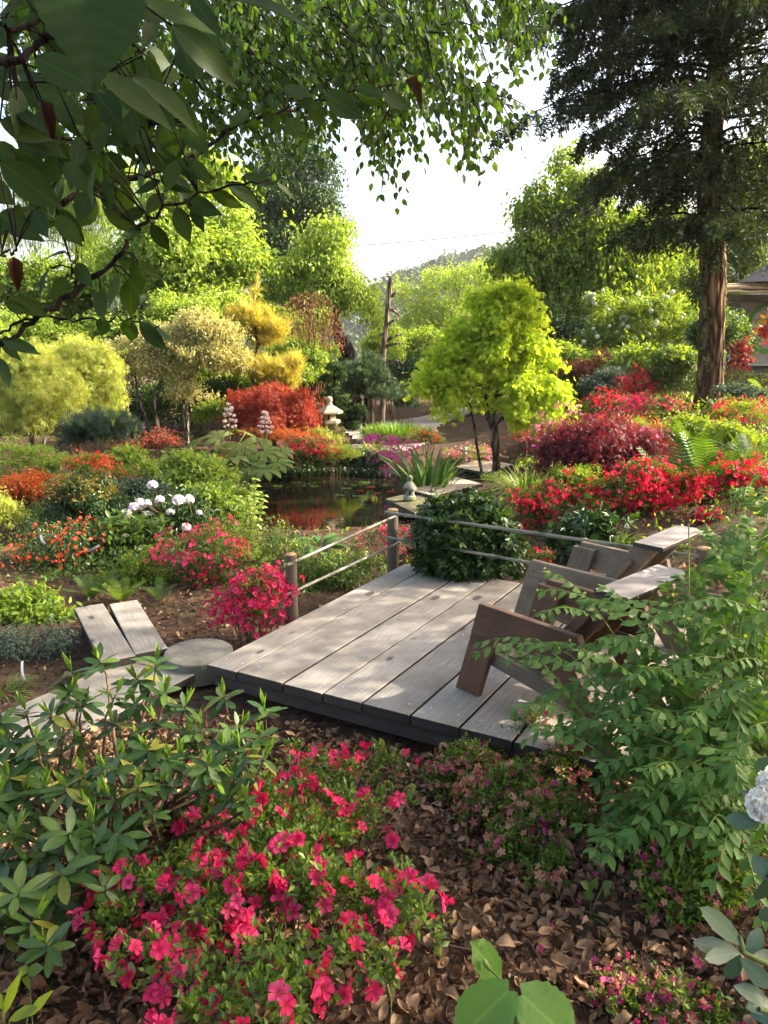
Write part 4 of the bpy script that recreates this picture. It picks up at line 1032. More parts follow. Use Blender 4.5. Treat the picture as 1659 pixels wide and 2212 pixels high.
tree('birch_sapling', 'thin green young tree between the golden pine and the charred trunk', 'tree', [(640, 760, 50, 50), (590, 720, 45, 50), (690, 780, 40, 40), (620, 820, 50, 30)], 'fresh', 12000, .09, 38, [[(640, 860, 6), (640, 780, 5), (630, 720, 3)]], Y=21, sub=12, group=BG)
for k, (pts, m_, lab) in enumerate((
    ([(824, 812, 13), (829, 750, 12), (836, 690, 11), (840, 640, 10), (844, 597, 10)], 'snag', 'tall bare grey dead trunk standing before the far hill'),
    ([(762, 815, 34), (757, 780, 36), (750, 750, 30), (742, 728, 16)], 'char', 'short charred black broken trunk behind the blue pine'),
    ([(803, 812, 22), (802, 785, 18), (799, 757, 11)], 'snag', 'low pale broken stump beside the tall dead trunk'))):
    g = RG(40+k); Yk = 20.5; P = [PT(x, y, Yk) for x, y, w in pts]; gz = H(P[0][0], P[0][1]); P[0][2] = gz-.1
    root = empty('dead_tree', (P[0][0], P[0][1], gz), lab, 'dead tree', 'dead trunks beyond the pond')
    Pn = []; Rn = []
    for a_, b_, wa, wb in zip(P[:-1], P[1:], pts[:-1], pts[1:]):
        for u in (0, .33, .66): Pn.append(a_*(1-u)+b_*u); Rn.append(size((wa[2]*(1-u)+wb[2]*u)/2, a_))
    Pn.append(P[-1]); Rn.append(size(pts[-1][2]/2, P[-1]))
    b = MB(); b.tube(Pn, Rn, 12, rough=.09, g=g); b.build('trunk', G[m_], root, True)
    if k == 0:
        for (x, y, dx, dy) in ((846, 640, 22, -16), (843, 668, 20, 14), (838, 700, 26, -12), (834, 735, 40, -14), (832, 748, 42, -6), (840, 780, 30, 4), (836, 720, -18, 6)):
            b = MB(); p0 = PT(x, y, Yk); p1 = PT(x+dx, y+dy, Yk+g.uniform(-.5, .3)); b.tube([p0, (p0+p1)/2+[0, 0, .03], p1], [.05, .035, .02], 6); b.build('branch_stub', G[m_], root, True)
# shrub of bare reddish stems
g = RG(50); c = PT(672, 850, 19.5); c[2] = H(c[0], c[1]); root = empty('red_stemmed_shrub', c, 'leggy shrub of bare reddish brown stems left of the charred trunk', 'shrub')
b = MB()
for k in range(55):
    a__ = g.uniform(-2.6, -.5); rq = g.uniform(.3, 1); t = PT(668+75*rq*math.cos(a__), 750+118*rq*math.sin(a__), 19.5+g.uniform(-.8, .8)); s = c+[g.normal()*.15, g.normal()*.1, 0]; u = np.linspace(0, 1, 6)[:, None]
    b.tube(s+(t-s)*u+g.normal(size=3)*.3*u*(1-u)+g.normal(size=(6, 3))*.03*u, .016*np.linspace(1, .3, 6), 5, caps=False)
b.build('stems', G['barkred'], root, True)['kind'] = 'stuff'
pts_ = np.array([PT(668+78*r_*math.cos(a_), 735+105*r_*math.sin(a_), 19.5+g.uniform(-.8, .8)) for r_, a_ in zip(np.sqrt(g.random(1500)), g.uniform(-3.3, .3, 1500))])
scatter('foliage', DIA, G['tan'], root, pts_, unit(g.normal(size=(1500, 3))+[0, 0, 1]), g.normal(size=(1500, 3)), g.uniform(.03, .07, 1500))['kind'] = 'stuff'
# right-hand trees
tree('broadleaf_tree', 'tall fresh green tree with slim reddish stems right of the lime maple', 'tree', [(1225, 365, 32, 42), (1180, 440, 50, 35), (1275, 420, 55, 45), (1135, 480, 40, 25), (1230, 480, 70, 45), (1155, 555, 70, 40), (1240, 580, 90, 50), (1320, 520, 70, 60), (1110, 585, 50, 30), (1320, 620, 80, 50), (1210, 650, 80, 45), (1390, 560, 60, 60)], 'fresh', 42000, .16, 41, [[(1222, 850, 15), (1226, 720, 13), (1232, 640, 10), (1228, 540, 7), (1215, 450, 4)], [(1232, 830, 9), (1240, 700, 8), (1262, 610, 6), (1292, 530, 4)]], 'barkred', Y=23.5, sub=14, droop=.8, limbs=30, subr=.38, group=BG)
tree('broadleaf_tree', 'sunlit yellow green tree behind the white flowering shrub', 'tree', [(1420, 640, 70, 60), (1480, 590, 50, 60), (1380, 700, 70, 40), (1470, 700, 60, 40), (1330, 700, 60, 40), (1440, 500, 60, 50)], 'fresh2', 24000, .14, 42, [[(1425, 800, 8), (1428, 700, 7), (1430, 600, 4)]], Y=27, sub=14, group=BG)
tree('broadleaf_tree', 'yellow green tree above the hut roof at the right edge', 'tree', [(1600, 420, 70, 60), (1650, 380, 60, 60), (1580, 500, 60, 45), (1640, 490, 60, 50)], 'fresh2', 24000, .12, 43, [[(1610, 800, 14), (1612, 560, 10), (1620, 430, 5)]], Y=28, sub=14, group=BG)
tree('broadleaf_tree', 'darker green tree right behind the hut', 'tree', [(1590, 580, 45, 45), (1620, 550, 50, 40), (1560, 640, 40, 50), (1500, 640, 30, 50)], 'mid', 14000, .11, 44, [[(1600, 790, 10), (1598, 620, 7)]], Y=24, sub=12, group=BG)
# dense understory closing the view at ground level
und = [(-40, 850, 80, 60, 20, 'dark', 'dark green bush at the far left edge behind the weeping maple'), (90, 880, 90, 50, 19, 'mid', 'shaded green bush behind the left weeping maple trunk'), (250, 880, 80, 55, 19.5, 'dark', 'dark leafy bush behind the cream variegated shrub stems'), (400, 880, 80, 55, 19, 'mid', 'green bush low behind the rodgersia flowers'),
       (520, 840, 70, 50, 20, 'mid', 'green bush under the golden pine'), (620, 860, 60, 40, 20.5, 'fresh', 'light green bush behind the red domed maple'), (700, 850, 40, 45, 20.5, 'mid', 'green bush behind the clipped cloud conifer'), (870, 825, 50, 40, 22, 'dark', 'dark green bush above the iris bed'),
       (960, 800, 60, 60, 25, 'mid', 'green bush behind the left skirt of the lime maple'), (1090, 800, 70, 70, 24, 'dark', 'dark green bush behind the lime maple trunk'), (1200, 760, 60, 70, 22, 'dark', 'dark shaded bush under the tall fresh green tree'), (1290, 810, 60, 40, 19.5, 'mid', 'olive green bush below the white ball flowers'),
       (1560, 730, 60, 50, 17, 'mid', 'green bush between the big trunk and the hut corner'), (1190, 850, 40, 40, 19, 'mid', 'green bush just right of the lime maple'), (1000, 850, 50, 40, 22, 'mid', 'green bush at the end of the gravel path'), (780, 820, 60, 40, 23, 'fresh', 'light green bush behind the blue pine'),
       (-20, 740, 80, 60, 18, 'fresh2', 'sunlit bush high at the left edge behind the weeping maples'),
       (100, 760, 80, 50, 18.5, 'fresh', 'sunlit green bush between the tops of the weeping maples'),
       (270, 720, 70, 50, 19, 'fresh2', 'yellow green bush left above the variegated shrub'),
       (390, 690, 80, 50, 19.5, 'fresh2', 'yellow green bush right above the variegated shrub'),
       (470, 840, 60, 50, 18.6, 'fresh', 'green bush between variegated shrub and red maple'),
       (640, 790, 60, 50, 19, 'fresh', 'green bush at the foot of the red stemmed shrub'),
       (830, 770, 40, 50, 24, 'fresh2', 'light yellow green bush around the tall dead trunk'),
       (1190, 800, 50, 50, 20, 'fresh', 'green bush right of the lime maple crown'),
       (330, 780, 70, 60, 21, 'fresh', 'green bush seen through the variegated shrub'), (150, 790, 80, 60, 21, 'mid', 'green bush seen between the two weeping maples')]
for k, (x, y, rx, ry, Yq, lf, lab) in enumerate(und):
    bush('background_shrub', lab, 'shrub', [(x, y, rx, ry), (x-rx*.5, y+ry*.35, rx*.6, ry*.7), (x+rx*.5, y+ry*.3, rx*.6, ry*.7)], lf, 9000, .09, 60+k, Y=Yq, nst=10, sr=.012, group='green bushes behind the garden beds', T=OV if k % 3 == 0 else DIA, base=None)
# ------------------------------------------------------------------ middle distance, left
tree('golden_pine', 'golden yellow pine with layered tufts left of the tall lantern', 'pine', [(548, 655, 14, 30), (560, 712, 42, 24), (520, 705, 28, 22), (590, 740, 25, 16), (515, 795, 38, 15), (575, 810, 30, 14), (622, 800, 32, 18), (600, 835, 36, 14)], 'goldpine', 4200, .26, 70, [[(548, 880, 10), (545, 800, 9), (557, 745, 8), (549, 700, 6), (548, 655, 3)]], 'barkgrey', Y=17.5, T=TUFT, twl=.8, loose=.02, droop=-.7, up=.3, sub=10, limbs=20, limb_r=.025)
tree('variegated_shrub', 'cream and green variegated small tree with several slim stems', 'small tree', [(300, 750, 48, 26), (360, 730, 50, 28), (432, 706, 52, 26), (485, 730, 42, 30), (400, 758, 62, 26), (335, 790, 52, 22), (470, 778, 44, 26), (392, 802, 42, 18), (250, 765, 34, 24), (412, 850, 44, 20), (510, 775, 24, 34), (235, 810, 30, 20)], 'cream', 30000, .078, 71, [[(345, 935, 9), (335, 870, 7), (352, 800, 5), (370, 745, 3)], [(338, 930, 7), (300, 860, 5), (290, 800, 4)], [(402, 905, 13), (400, 860, 11), (405, 820, 6)]], 'barkgrey', Y=16.6, T=DIA2, droop=.7, loose=.05, sub=16, limbs=36, limb_r=.014, subr=.36)
tree('weeping_maple', 'domed pale yellow green weeping maple at the left edge', 'small tree', [(60, 795, 60, 40), (15, 840, 50, 40), (100, 840, 55, 40), (50, 880, 60, 35), (120, 890, 30, 25), (-20, 800, 50, 50)], 'limepale', 20000, .11, 72, [[(72, 995, 13), (68, 950, 11), (78, 890, 8), (70, 830, 5)], [(78, 990, 9), (98, 945, 7), (110, 890, 5)]], 'barkgrey', Y=13.6, T=LACE, droop=1.8, sub=20, loose=.04, flat=.5, limbs=30, limb_r=.02, subr=.34, group='weeping maples at the left')
tree('weeping_maple', 'domed pale yellow green weeping maple second from the left edge', 'small tree', [(160, 775, 50, 38), (205, 800, 45, 45), (230, 850, 26, 45), (150, 830, 50, 40), (190, 880, 40, 30), (120, 780, 30, 30)], 'limepale', 18000, .11, 73, [[(172, 985, 12), (170, 930, 10), (178, 860, 7), (185, 800, 4)]], 'barkred', Y=14.6, T=LACE, droop=1.8, sub=20, loose=.04, flat=.5, limbs=30, limb_r=.02, subr=.34, group='weeping maples at the left')
tree('blue_pine', 'small blue green pine behind the weeping maples', 'pine', [(280, 685, 45, 24), (240, 700, 40, 20), (310, 720, 40, 20)], 'blue', 3500, .20, 74, [[(275, 850, 8), (278, 720, 5)]], Y=19, T=TUFT, twl=.8, loose=.02, droop=-.4, sub=8)
tree('red_maple', 'low domed red laceleaf maple glowing beside the tall lantern', 'small tree', [(585, 868, 58, 28), (535, 882, 42, 30), (632, 880, 45, 34), (590, 905, 80, 34), (660, 908, 32, 28), (520, 915, 30, 24)], 'redmaple', 30000, .085, 75, [[(592, 965, 12), (590, 920, 10), (585, 880, 6)]], 'barkdark', Y=15.9, T=LACE, droop=1.4, sub=26, loose=.05, limbs=26, limb_r=.02, subr=.28, flat=.5)
bush('orange_underbush', 'orange tinted lower skirt shrub below the red domed maple', 'shrub', [(560, 938, 40, 14), (620, 940, 50, 14)], 'orangeleaf', 5000, .05, 76, Y=15.3, T=LACE, droop=.8)
# cloud pruned conifer and its tufts
tree('cloud_conifer', 'cloud clipped conifer with flat pads right behind the tall lantern', 'conifer', [(722, 797, 22, 9), (704, 822, 17, 8), (737, 820, 15, 8), (724, 843, 15, 8), (702, 860, 16, 8), (738, 866, 15, 8), (745, 896, 22, 12), (776, 893, 20, 12), (760, 925, 20, 9)], 'conifer_lit', 16000, .07, 77, [[(716, 945, 7), (722, 880, 6), (722, 800, 4)], [(716, 945, 5), (745, 915, 4), (770, 900, 3)]], 'barkdark', Y=16.9, T=TUFT, twl=.6, loose=.0, sub=10, droop=-.3, flat=.6, limbs=14, limb_r=.015)
tree('japanese_pine', 'dark blue green spreading pine behind the iris bed', 'pine', [(790, 808, 42, 15), (757, 822, 28, 13), (825, 822, 28, 13), (765, 850, 26, 12), (800, 790, 25, 12), (850, 850, 25, 14), (820, 855, 28, 10)], 'pine', 6500, .17, 78, [[(785, 900, 10), (790, 860, 8), (784, 825, 6), (790, 808, 4)]], 'barkdark', Y=18.8, T=TUFT, twl=.8, loose=.02, droop=-.5, sub=8, limbs=20, limb_r=.03)
bush('clipped_box_bush', 'rounded olive clipped bush behind the iris bed', 'shrub', [(874, 868, 26, 18)], 'conifer_lit', 7000, .05, 79, Y=19.8, sub=40, subr=.2)
blades('iris_bed', 'broad bed of fine upright green blades bordering the gravel path', 'grasses', 858, 908, 1100, 50, 2.6, 62, 80, 'grass', Y=17.6, bend=.5, lean=.3, depth=.55)
bush('purple_bush', 'small violet grey flowering bush under the cloud conifer', 'shrub', [(728, 935, 14, 8)], 'mid', 700, .05, 81, flower=('magenta', 0.0132, 16, 3, .03), Y=16.2)
bush('hedge_conifer', 'dark layered low conifer left of the red maple', 'conifer', [(445, 845, 26, 12), (478, 862, 26, 14), (500, 840, 18, 12), (430, 875, 22, 12)], 'conifer_lit', 9000, .08, 82, Y=17.4, T=TUFT)
bush('light_bush', 'light green bush between the red maple and the rodgersia plumes', 'shrub', [(470, 895, 36, 28), (440, 905, 26, 20)], 'fresh', 7000, .045, 83, Y=16.2)
bush('pine_seedling', 'low pine with upright pale candles in front of the weeping maples', 'pine', [(215, 935, 50, 26), (255, 925, 30, 22), (170, 950, 36, 18)], 'blue', 2400, .18, 84, Y=12.6, T=TUFT, twl=.8, loose=.02, new=('fresh2', 30, .22), droop=-.6)
# ------------------------------------------------------------------ flower beds, left
AZ = 'azaleas in bloom around the garden'
def az(label, spec, leaf, n, lsz, seed, fl, **k):
    k.setdefault('group', AZ); return bush('azalea', label, 'azalea', spec, leaf, n, lsz, seed, flower=fl, **k)
az('lime green azalea dotted with magenta flowers at the left edge', [(60, 1000, 60, 28), (120, 1010, 50, 24), (10, 985, 40, 30), (170, 1000, 30, 18)], 'fresh2', 9000, .035, 90, ('magenta', 0.0211, 29, 4, .06), Y=11.6)
bush('barberry', 'dense coral red leaved low shrub at the left edge', 'shrub', [(70, 1058, 55, 30), (30, 1070, 40, 28), (110, 1075, 30, 20)], 'orangeleaf', 11000, .035, 91, flower=('scarlet', 0.0231, 69, 4, .07), Y=9.9)
bush('pale_shrub', 'pale yellow green small leaved shrub at the left edge below the coral one', 'shrub', [(10, 1120, 38, 40), (-25, 1090, 40, 40)], 'limepale', 7000, .03, 92, Y=8.6)
az('scarlet azalea behind the golden tipped dome', [(190, 1005, 38, 20), (240, 1030, 40, 18), (270, 1040, 22, 14)], 'fresh', 6000, .035, 93, ('scarlet', 0.0297, 48, 6, .07), Y=11.4)
az('faded coral azalea under the variegated shrub', [(300, 965, 40, 14), (345, 950, 45, 18)], 'tan', 5000, .04, 94, ('scarlet', 0.0231, 29, 4, .06), Y=13.6)
bush('leafy_perennial', 'bright yellow green leafy perennial left of the iris clump', 'perennial', [(275, 1000, 34, 20), (300, 1020, 30, 16)], 'fresh2', 3000, .07, 95, Y=12.0, T=OV)
bush('leafy_perennial', 'bright yellow green leafy perennial right of the iris clump at the pond bank', 'perennial', [(420, 1020, 42, 26), (455, 1045, 42, 26), (405, 1060, 36, 18), (390, 1000, 26, 14)], 'fresh2', 6500, .075, 96, Y=11.4, T=OV, grow=1.38)
bush('green_perennial', 'fresh green perennial sloping down to the pond', 'perennial', [(470, 1085, 50, 28), (430, 1095, 45, 26), (515, 1095, 30, 22)], 'fresh', 5000, .06, 97, Y=10.2, T=OV, grow=1.38)
blades('iris_clump', 'upright dark green iris leaves between the yellow green perennials', 'iris', 345, 1030, 90, 75, 5, 26, 98, 'iris', Y=12.2, bend=.15, lean=.25)
az('small coral azalea tucked before the rodgersia', [(478, 985, 14, 10), (480, 1010, 22, 18)], 'mid', 900, .035, 99, ('scarlet', 0.0231, 18, 4, .05), Y=12.8)
dome = bush('nandina', 'dense dark dome shaped shrub with golden tips', 'shrub', [(185, 1092, 66, 52), (180, 1140, 66, 40), (150, 1110, 40, 40), (225, 1115, 34, 40), (185, 1060, 50, 28)], 'dark', 13000, .06, 100, new=('nandina', 6500, .055), Y=8.9, sub=26, subr=.26, T=LONG)
bush('blue_perennial', 'soft blue green spreading perennial behind the white rhododendron', 'perennial', [(290, 1060, 34, 18), (330, 1068, 34, 16), (250, 1060, 24, 14)], 'blue', 3500, .05, 101, Y=9.8)
# white rhododendron
root, C, R, subs, g = bush('white_rhododendron', 'rhododendron with large pale pink white flower heads by the pond', 'rhododendron', [(330, 1130, 70, 34), (390, 1115, 60, 36), (290, 1120, 44, 34), (420, 1135, 40, 24)], 'dark', 3400, .085, 102, Y=8.8, T=T_diamond(.34, .06, -.1), sub=22)
V_, F_ = [], []; b = MB()
TR = T_bloom()
for q in range(2):
    g2 = RG(q); dd = sphere_dirs(60, g2); dd[:, 2] = np.abs(dd[:, 2])*.9+.0
    V, fs = merge(T_flower(5, .5, .45), dd*.68*g2.uniform(.8, 1.1, (60, 1)), frames(unit(np.cross(dd, g2.normal(size=dd.shape))), unit(dd+.3*g2.normal(size=dd.shape))), g2.uniform(.27, .38, 60)); _shared.setdefault('truss', []).append(new_mesh('flower_truss', V, fs, [G['white']], None, False))
for k, (x, y, r_) in enumerate(((330, 1050, 17), (292, 1100, 21), (272, 1112, 18), (318, 1115, 17), (345, 1082, 16), (318, 1090, 14), (385, 1082, 19), (408, 1080, 16), (276, 1140, 14), (402, 1140, 15), (368, 1108, 12), (302, 1085, 13), (345, 1128, 11), (430, 1108, 9))):
    p = PT(x, y, 8.35+g.uniform(-.15, .25)); o = put('flower_truss', _shared['truss'][k % 2], root); o.location = Vector(p-world_loc(root)); s_ = size(r_, p)*.92; o.scale = (s_, s_, s_); o.rotation_euler = (.35*g.normal(), .35*g.normal(), g.uniform(0, 6))
    b.tube([p-[0, 0, .0], (p+C[k % 4])/2+[0, 0, -.05], C[k % 4]-[0, 0, .1]], [.006, .007, .009], 5)
b.build('branches', G['twig'], root)['kind'] = 'stuff'
az('loose dark azalea with small orange red flowers below the golden tipped dome', [(130, 1185, 70, 40), (180, 1170, 50, 34), (100, 1215, 60, 36), (180, 1225, 44, 28)], 'dark', 4200, .03, 103, ('scarlet', 0.0224, 69, 3, .05), nst=26, Y=7.5, grow=1.38)
bush('green_perennial', 'deep green toothed perennial in front of the white rhododendron', 'perennial', [(280, 1175, 50, 26), (240, 1205, 50, 30), (330, 1190, 40, 22)], 'mid', 2600, .085, 104, Y=7.6, T=OV, grow=1.38)
bush('euphorbia', 'yellow green spurge clump beside the fern by the boards', 'perennial', [(320, 1240, 40, 30), (290, 1270, 50, 20), (350, 1265, 24, 18)], 'fresh', 3600, .04, 105, Y=6.9, T=OV, grow=1.38)
fern('bright fern just above the gap boards', 265, 1300, 60, 106, 'fern', 12); fern('shaded fern left of the spurge', 200, 1292, 70, 107, 'fernd', 12); fern('small fern at the foot of the spurge clump', 345, 1295, 45, 108, 'fernd', 10)
az('rose red azalea on thin bare twigs right of the spurge', [(400, 1205, 48, 38), (455, 1190, 50, 40), (480, 1230, 40, 40), (420, 1245, 44, 30)], 'mid', 5200, .026, 109, ('crimson', 0.0238, 71, 5, .05), nst=46, Y=6.9, grow=1.38)
az('bright rose red azalea against the near bamboo post', [(560, 1290, 52, 38), (520, 1320, 42, 32), (590, 1275, 30, 30), (505, 1290, 30, 22), (560, 1335, 36, 18)], 'azleaf', 3600, .024, 110, ('crimson', 0.0224, 86, 6, .045, 300), nst=22, Y=5.25, grow=1.38)
bush('twiggy_shrub', 'thin twiggy pale green shrub between the rose azalea and the pond', 'shrub', [(500, 1180, 50, 44), (550, 1200, 40, 40), (520, 1130, 30, 36), (470, 1150, 30, 24)], 'fresh', 2600, .032, 111, Y=7.4, nst=44, sub=24, grow=1.38)
g = RG(112); c = PT(540, 1150, 8.3); root = empty('sapling', (c[0], c[1], H(c[0], c[1])), 'thin sapling with bright heart shaped leaves in front of the pond', 'sapling'); b = MB(); P_, D_, N_ = [], [], []
for k in range(7):
    t = PT(540+g.uniform(-32, 34), 1030+g.uniform(0, 50), 8.3+g.uniform(-.2, .2)); s = np.array((c[0], c[1], H(c[0], c[1]))); u = np.linspace(0, 1, 9)[:, None]; pts = s+(t-s)*u+g.normal(size=3)*.12*u*(1-u); b.tube(pts, .006*np.linspace(1, .4, 9), 5, caps=False)
    for q in range(3, 9):
        for sg in (-1, 1): P_.append(pts[q]); D_.append((sg*1.0+g.normal()*.3, g.normal()*.4, -.1+g.normal()*.3)); N_.append((g.normal()*.4, -.6, .8))
b.build('stems', G['greentwig'], root)['kind'] = 'stuff'
emit('leaf', 'sapleaf', [T_oval(.62), T_oval(.55, .15, -.3)], G['fresh2'], root, P_, D_, N_, g.uniform(.05, .075, len(P_)), 120)
# big leaved plants by the pond
g = RG(113); root = empty('hosta_clump', (*hit(690, 1225, 0)[:2], H(*hit(690, 1225, 0)[:2])), 'large glossy ribbed leaves of a clump left of the bamboo rails', 'perennial'); n = 64
ctr = PT(690, 1195, 7.5); ang = g.uniform(0, 2*math.pi, n); lay = g.uniform(0, 1, n); o = np.stack([np.cos(ang), np.sin(ang), np.zeros(n)], -1)
P_ = ctr+o*(.05+.16*lay[:, None])+np.stack([np.zeros(n), np.zeros(n), .14-.30*lay+.03*g.normal(size=n)], -1)
emit('leaf', 'hosta', [T_oval(.42, .12, -.35, seg=(0, .2, .45, .7, 1), prof=(.05, .38, .5, .36, 0)), T_oval(.36, .1, -.5, seg=(0, .2, .45, .7, 1), prof=(.05, .38, .5, .36, 0))], G['spindle'], root, P_, o+np.stack([0*ang, 0*ang, .55-.7*lay], -1), o*-.35+[0, 0, 1], g.uniform(.18, .27, n), 80)
bush('hellebore', 'dull green hellebore leaves along the deck under the bamboo rails', 'perennial', [(700, 1250, 60, 26), (760, 1235, 50, 24), (640, 1215, 30, 26), (800, 1220, 30, 18), (610, 1180, 40, 30), (660, 1290, 36, 18)], 'mid', 3800, .06, 114, T=LONG, new=('limepale', 260, .05), Y=6.9, grow=1.38)
az('leggy red azalea at the water edge beside the far post', [(820, 1170, 34, 26), (800, 1150, 26, 16), (890, 1190, 34, 34), (880, 1235, 30, 26)], 'dark', 900, .03, 115, ('crimson', 0.0238, 32, 4, .05), nst=40, Y=7.7)
bush('ivy_leaved_bush', 'dense dark bush of small lobed leaves at the far deck corner', 'shrub', [(1000, 1148, 80, 60), (960, 1175, 60, 54), (1060, 1165, 60, 62), (1010, 1210, 90, 45), (1005, 1112, 40, 24), (930, 1205, 35, 40), (1080, 1215, 40, 36)], 'dark', 15000, .066, 116, Y=6.25, grow=.97, sat=1, T=PALM3, sub=26, subr=.30, new=('mid', 1500, .06), up=.35, dscale=.8)
# rodgersia: huge lobed leaves and pink plumes
g = RG(117); c = PT(500, 985, 12.9); root = empty('rodgersia', (c[0], c[1], H(c[0], c[1])), 'giant lobed bronze green leaves with two pink flower plumes at the pond', 'perennial')
BL = []
for q in range(2):
    V = [(0, 0, 0)]; f = []
    for k in range(6):
        a_ = math.radians(-100+40*k); d_ = np.array((math.sin(a_), math.cos(a_), 0)); s_ = np.array((d_[1], -d_[0], 0)); b0 = len(V); w_ = .17
        V += [tuple(d_*.35-s_*w_*.8+(0, 0, .04)), tuple(d_*.35+s_*w_*.8+(0, 0, .04)), tuple(d_*.72-s_*w_*1.15-(0, 0, .02)), tuple(d_*.72+s_*w_*1.15-(0, 0, .02)), tuple(d_*.86-s_*w_*.9-(0, 0, .12)), tuple(d_*.86+s_*w_*.9-(0, 0, .12)), tuple(d_*1.02-(0, 0, .22+.08*q)), tuple(d_*.45-(0, 0, .03))]
        f += [(0, b0, b0+7), (0, b0+7, b0+1), (b0, b0+2, b0+7), (b0+1, b0+7, b0+3), (b0+7, b0+2, b0+3), (b0+2, b0+4, b0+3), (b0+3, b0+4, b0+5), (b0+4, b0+6, b0+5)]
    BL.append((np.array(V, float), [np.array(f)]))
lv = [(430, 955, 46), (480, 945, 44), (455, 985, 48), (520, 960, 42), (500, 990, 46), (570, 975, 44), (540, 1010, 44), (575, 1015, 42), (600, 1000, 40), (420, 985, 36), (560, 950, 36), (530, 935, 34), (460, 1005, 34), (610, 975, 30)]
P_ = np.array([PT(x, y, 12.9+(985-y)*.02+g.uniform(-.2, .2)) for x, y, _ in lv]); S_ = np.array([size(r_, p)*.95 for (_, _, r_), p in zip(lv, P_)])
D_ = np.stack([P_[:, 0]-c[0], P_[:, 1]-c[1]-.4, -.1+0*S_], -1)+.1*g.normal(size=(len(lv), 3))
emit('leaf', 'rodg', BL, G['bigleaf'], root, P_, D_, np.stack([.25*g.normal(size=len(lv)), -.45+0*S_, 1+0*S_], -1), S_, 40)
b = MB()
for p in P_: b.tube([p, (p+c)/2, (c[0]+(p[0]-c[0])*.3, c[1], H(c[0], c[1]))], [.012, .015, .018], 6)
b.build('leaf_stalks', G['greentwig'], root)['kind'] = 'stuff'
for (x, y0, y1, w_) in ((493, 868, 950, 17), (572, 888, 955, 17)):
    top = PT(x, y0, 13.4); bot = PT(x+4, y1, 13.2); V = MB()
    V.tube([bot, top], [.014, .008], 6, 1)
    for k in range(60):
        f_ = g.random(); q = top*(1-f_*.62)+bot*f_*.62; r_ = size(w_*(.35+.75*f_), q); a_ = g.uniform(0, 6.28); tt = T_blob(k, .2); lay = round(f_*4)/4
        q = top*(1-lay*.6)+bot*lay*.6; rr_ = g.uniform(.2, 1)**.5; V.add(tt[0]*g.uniform(.018, .034)+q+[r_*rr_*math.cos(a_), r_*rr_*math.sin(a_), -.04*rr_+g.normal()*.012], tt[1])
    V.build('flower_plume', [G['blush'], G['greentwig']], root)
# pond edge planting
az('red azalea left of the tall lantern pillar', [(655, 965, 42, 20), (690, 975, 36, 20), (640, 985, 30, 16)], 'mid', 5500, .035, 120, ('redfl', 0.0277, 41, 6, .07), Y=14.9)
az('dark red azalea in front of the tall lantern', [(735, 978, 34, 16), (705, 985, 30, 14)], 'fresh', 3600, .035, 121, ('redfl', 0.0251, 31, 4, .06), Y=14.7)
bush('yellow_bush', 'small yellow green bush at the lantern foot', 'shrub', [(690, 940, 30, 14), (720, 950, 20, 10)], 'limepale', 2200, .04, 122, Y=15.6)
blades('fountain_grass', 'arching bright grass mound spilling to the pond edge', 'ornamental grass', 722, 1012, 900, 42, 3.2, 52, 123, 'grass', Y=14.5, bend=1.1, lean=.9, depth=.5)
blades('fountain_grass', 'pale spiky grass tuft beside the gravel path', 'ornamental grass', 806, 965, 110, 42, 3, 14, 124, 'palegrass', Y=15.8, bend=.5, lean=.6)
blades('iris_clump', 'few dark iris leaves between grass mound and magenta azalea', 'iris', 790, 1020, 26, 55, 3.4, 14, 125, 'iris', Y=14.3, bend=.12, lean=.25)
az('vivid magenta azalea drooping over the pond', [(845, 985, 30, 26), (860, 1012, 26, 22), (820, 960, 22, 16), (880, 970, 16, 16)], 'fresh', 2200, .03, 126, ('magenta', 0.0277, 103, 6, .07), nst=26, Y=14.0, grow=1.38)
az('red azalea behind the big iris leaves', [(915, 940, 22, 12), (940, 948, 20, 10)], 'mid', 1600, .035, 127, ('redfl', 0.0264, 20, 4, .06), Y=15.6)
az('coral pink azalea behind the boardwalk post', [(1030, 980, 40, 12), (985, 985, 20, 14)], 'fresh', 1800, .035, 128, ('pink', 0.0297, 39, 5, .07), Y=15.3)
az('low red azalea strip at the foot of the lime maple', [(1125, 945, 24, 8), (1150, 940, 20, 8)], 'mid', 900, .035, 129, ('redfl', 0.0264, 21, 4, .06), Y=14.6)
blades('iris_clump', 'large clump of broad sunlit iris leaves at the pond end', 'iris', 925, 1040, 74, 108, 9, 46, 130, 'iris', Y=12.9, bend=.35, lean=.45, limit=80, depth=.6)
blades('reeds', 'thin pale reeds beyond the dark bush', 'reeds', 1140, 1068, 300, 72, 2.6, 45, 131, 'palegrass', Y=10.8, bend=.9, lean=.7, depth=.5)
blades('iris_clump', 'narrow upright leaves right of the boardwalk', 'iris', 1138, 1072, 40, 62, 4, 22, 132, 'iris', Y=10.4, bend=.1, lean=.15)
blades('reeds', 'pale grass tuft under the lime maple by the boards', 'reeds', 1120, 1012, 140, 36, 2.4, 30, 133, 'palegrass', Y=13.2, bend=.8, lean=.7, depth=.5)
bush('bog_plants', 'low yellow green bog plants along the boardwalk', 'perennial', [(1070, 1036, 30, 8), (1140, 1005, 30, 10)], 'fresh2', 900, .05, 134, Y=12.4, T=OV)
fern('sunlit yellow green fern behind the boardwalk grasses', 1160, 1010, 60, 135, 'fern', 10, Y=12.0)
g = RG(136)
LP = ['green', 'reddish', 'reddish', 'green', 'reddish', 'green', 'green', 'green', 'green', 'green', 'green', 'green', 'reddish', 'green', 'green']
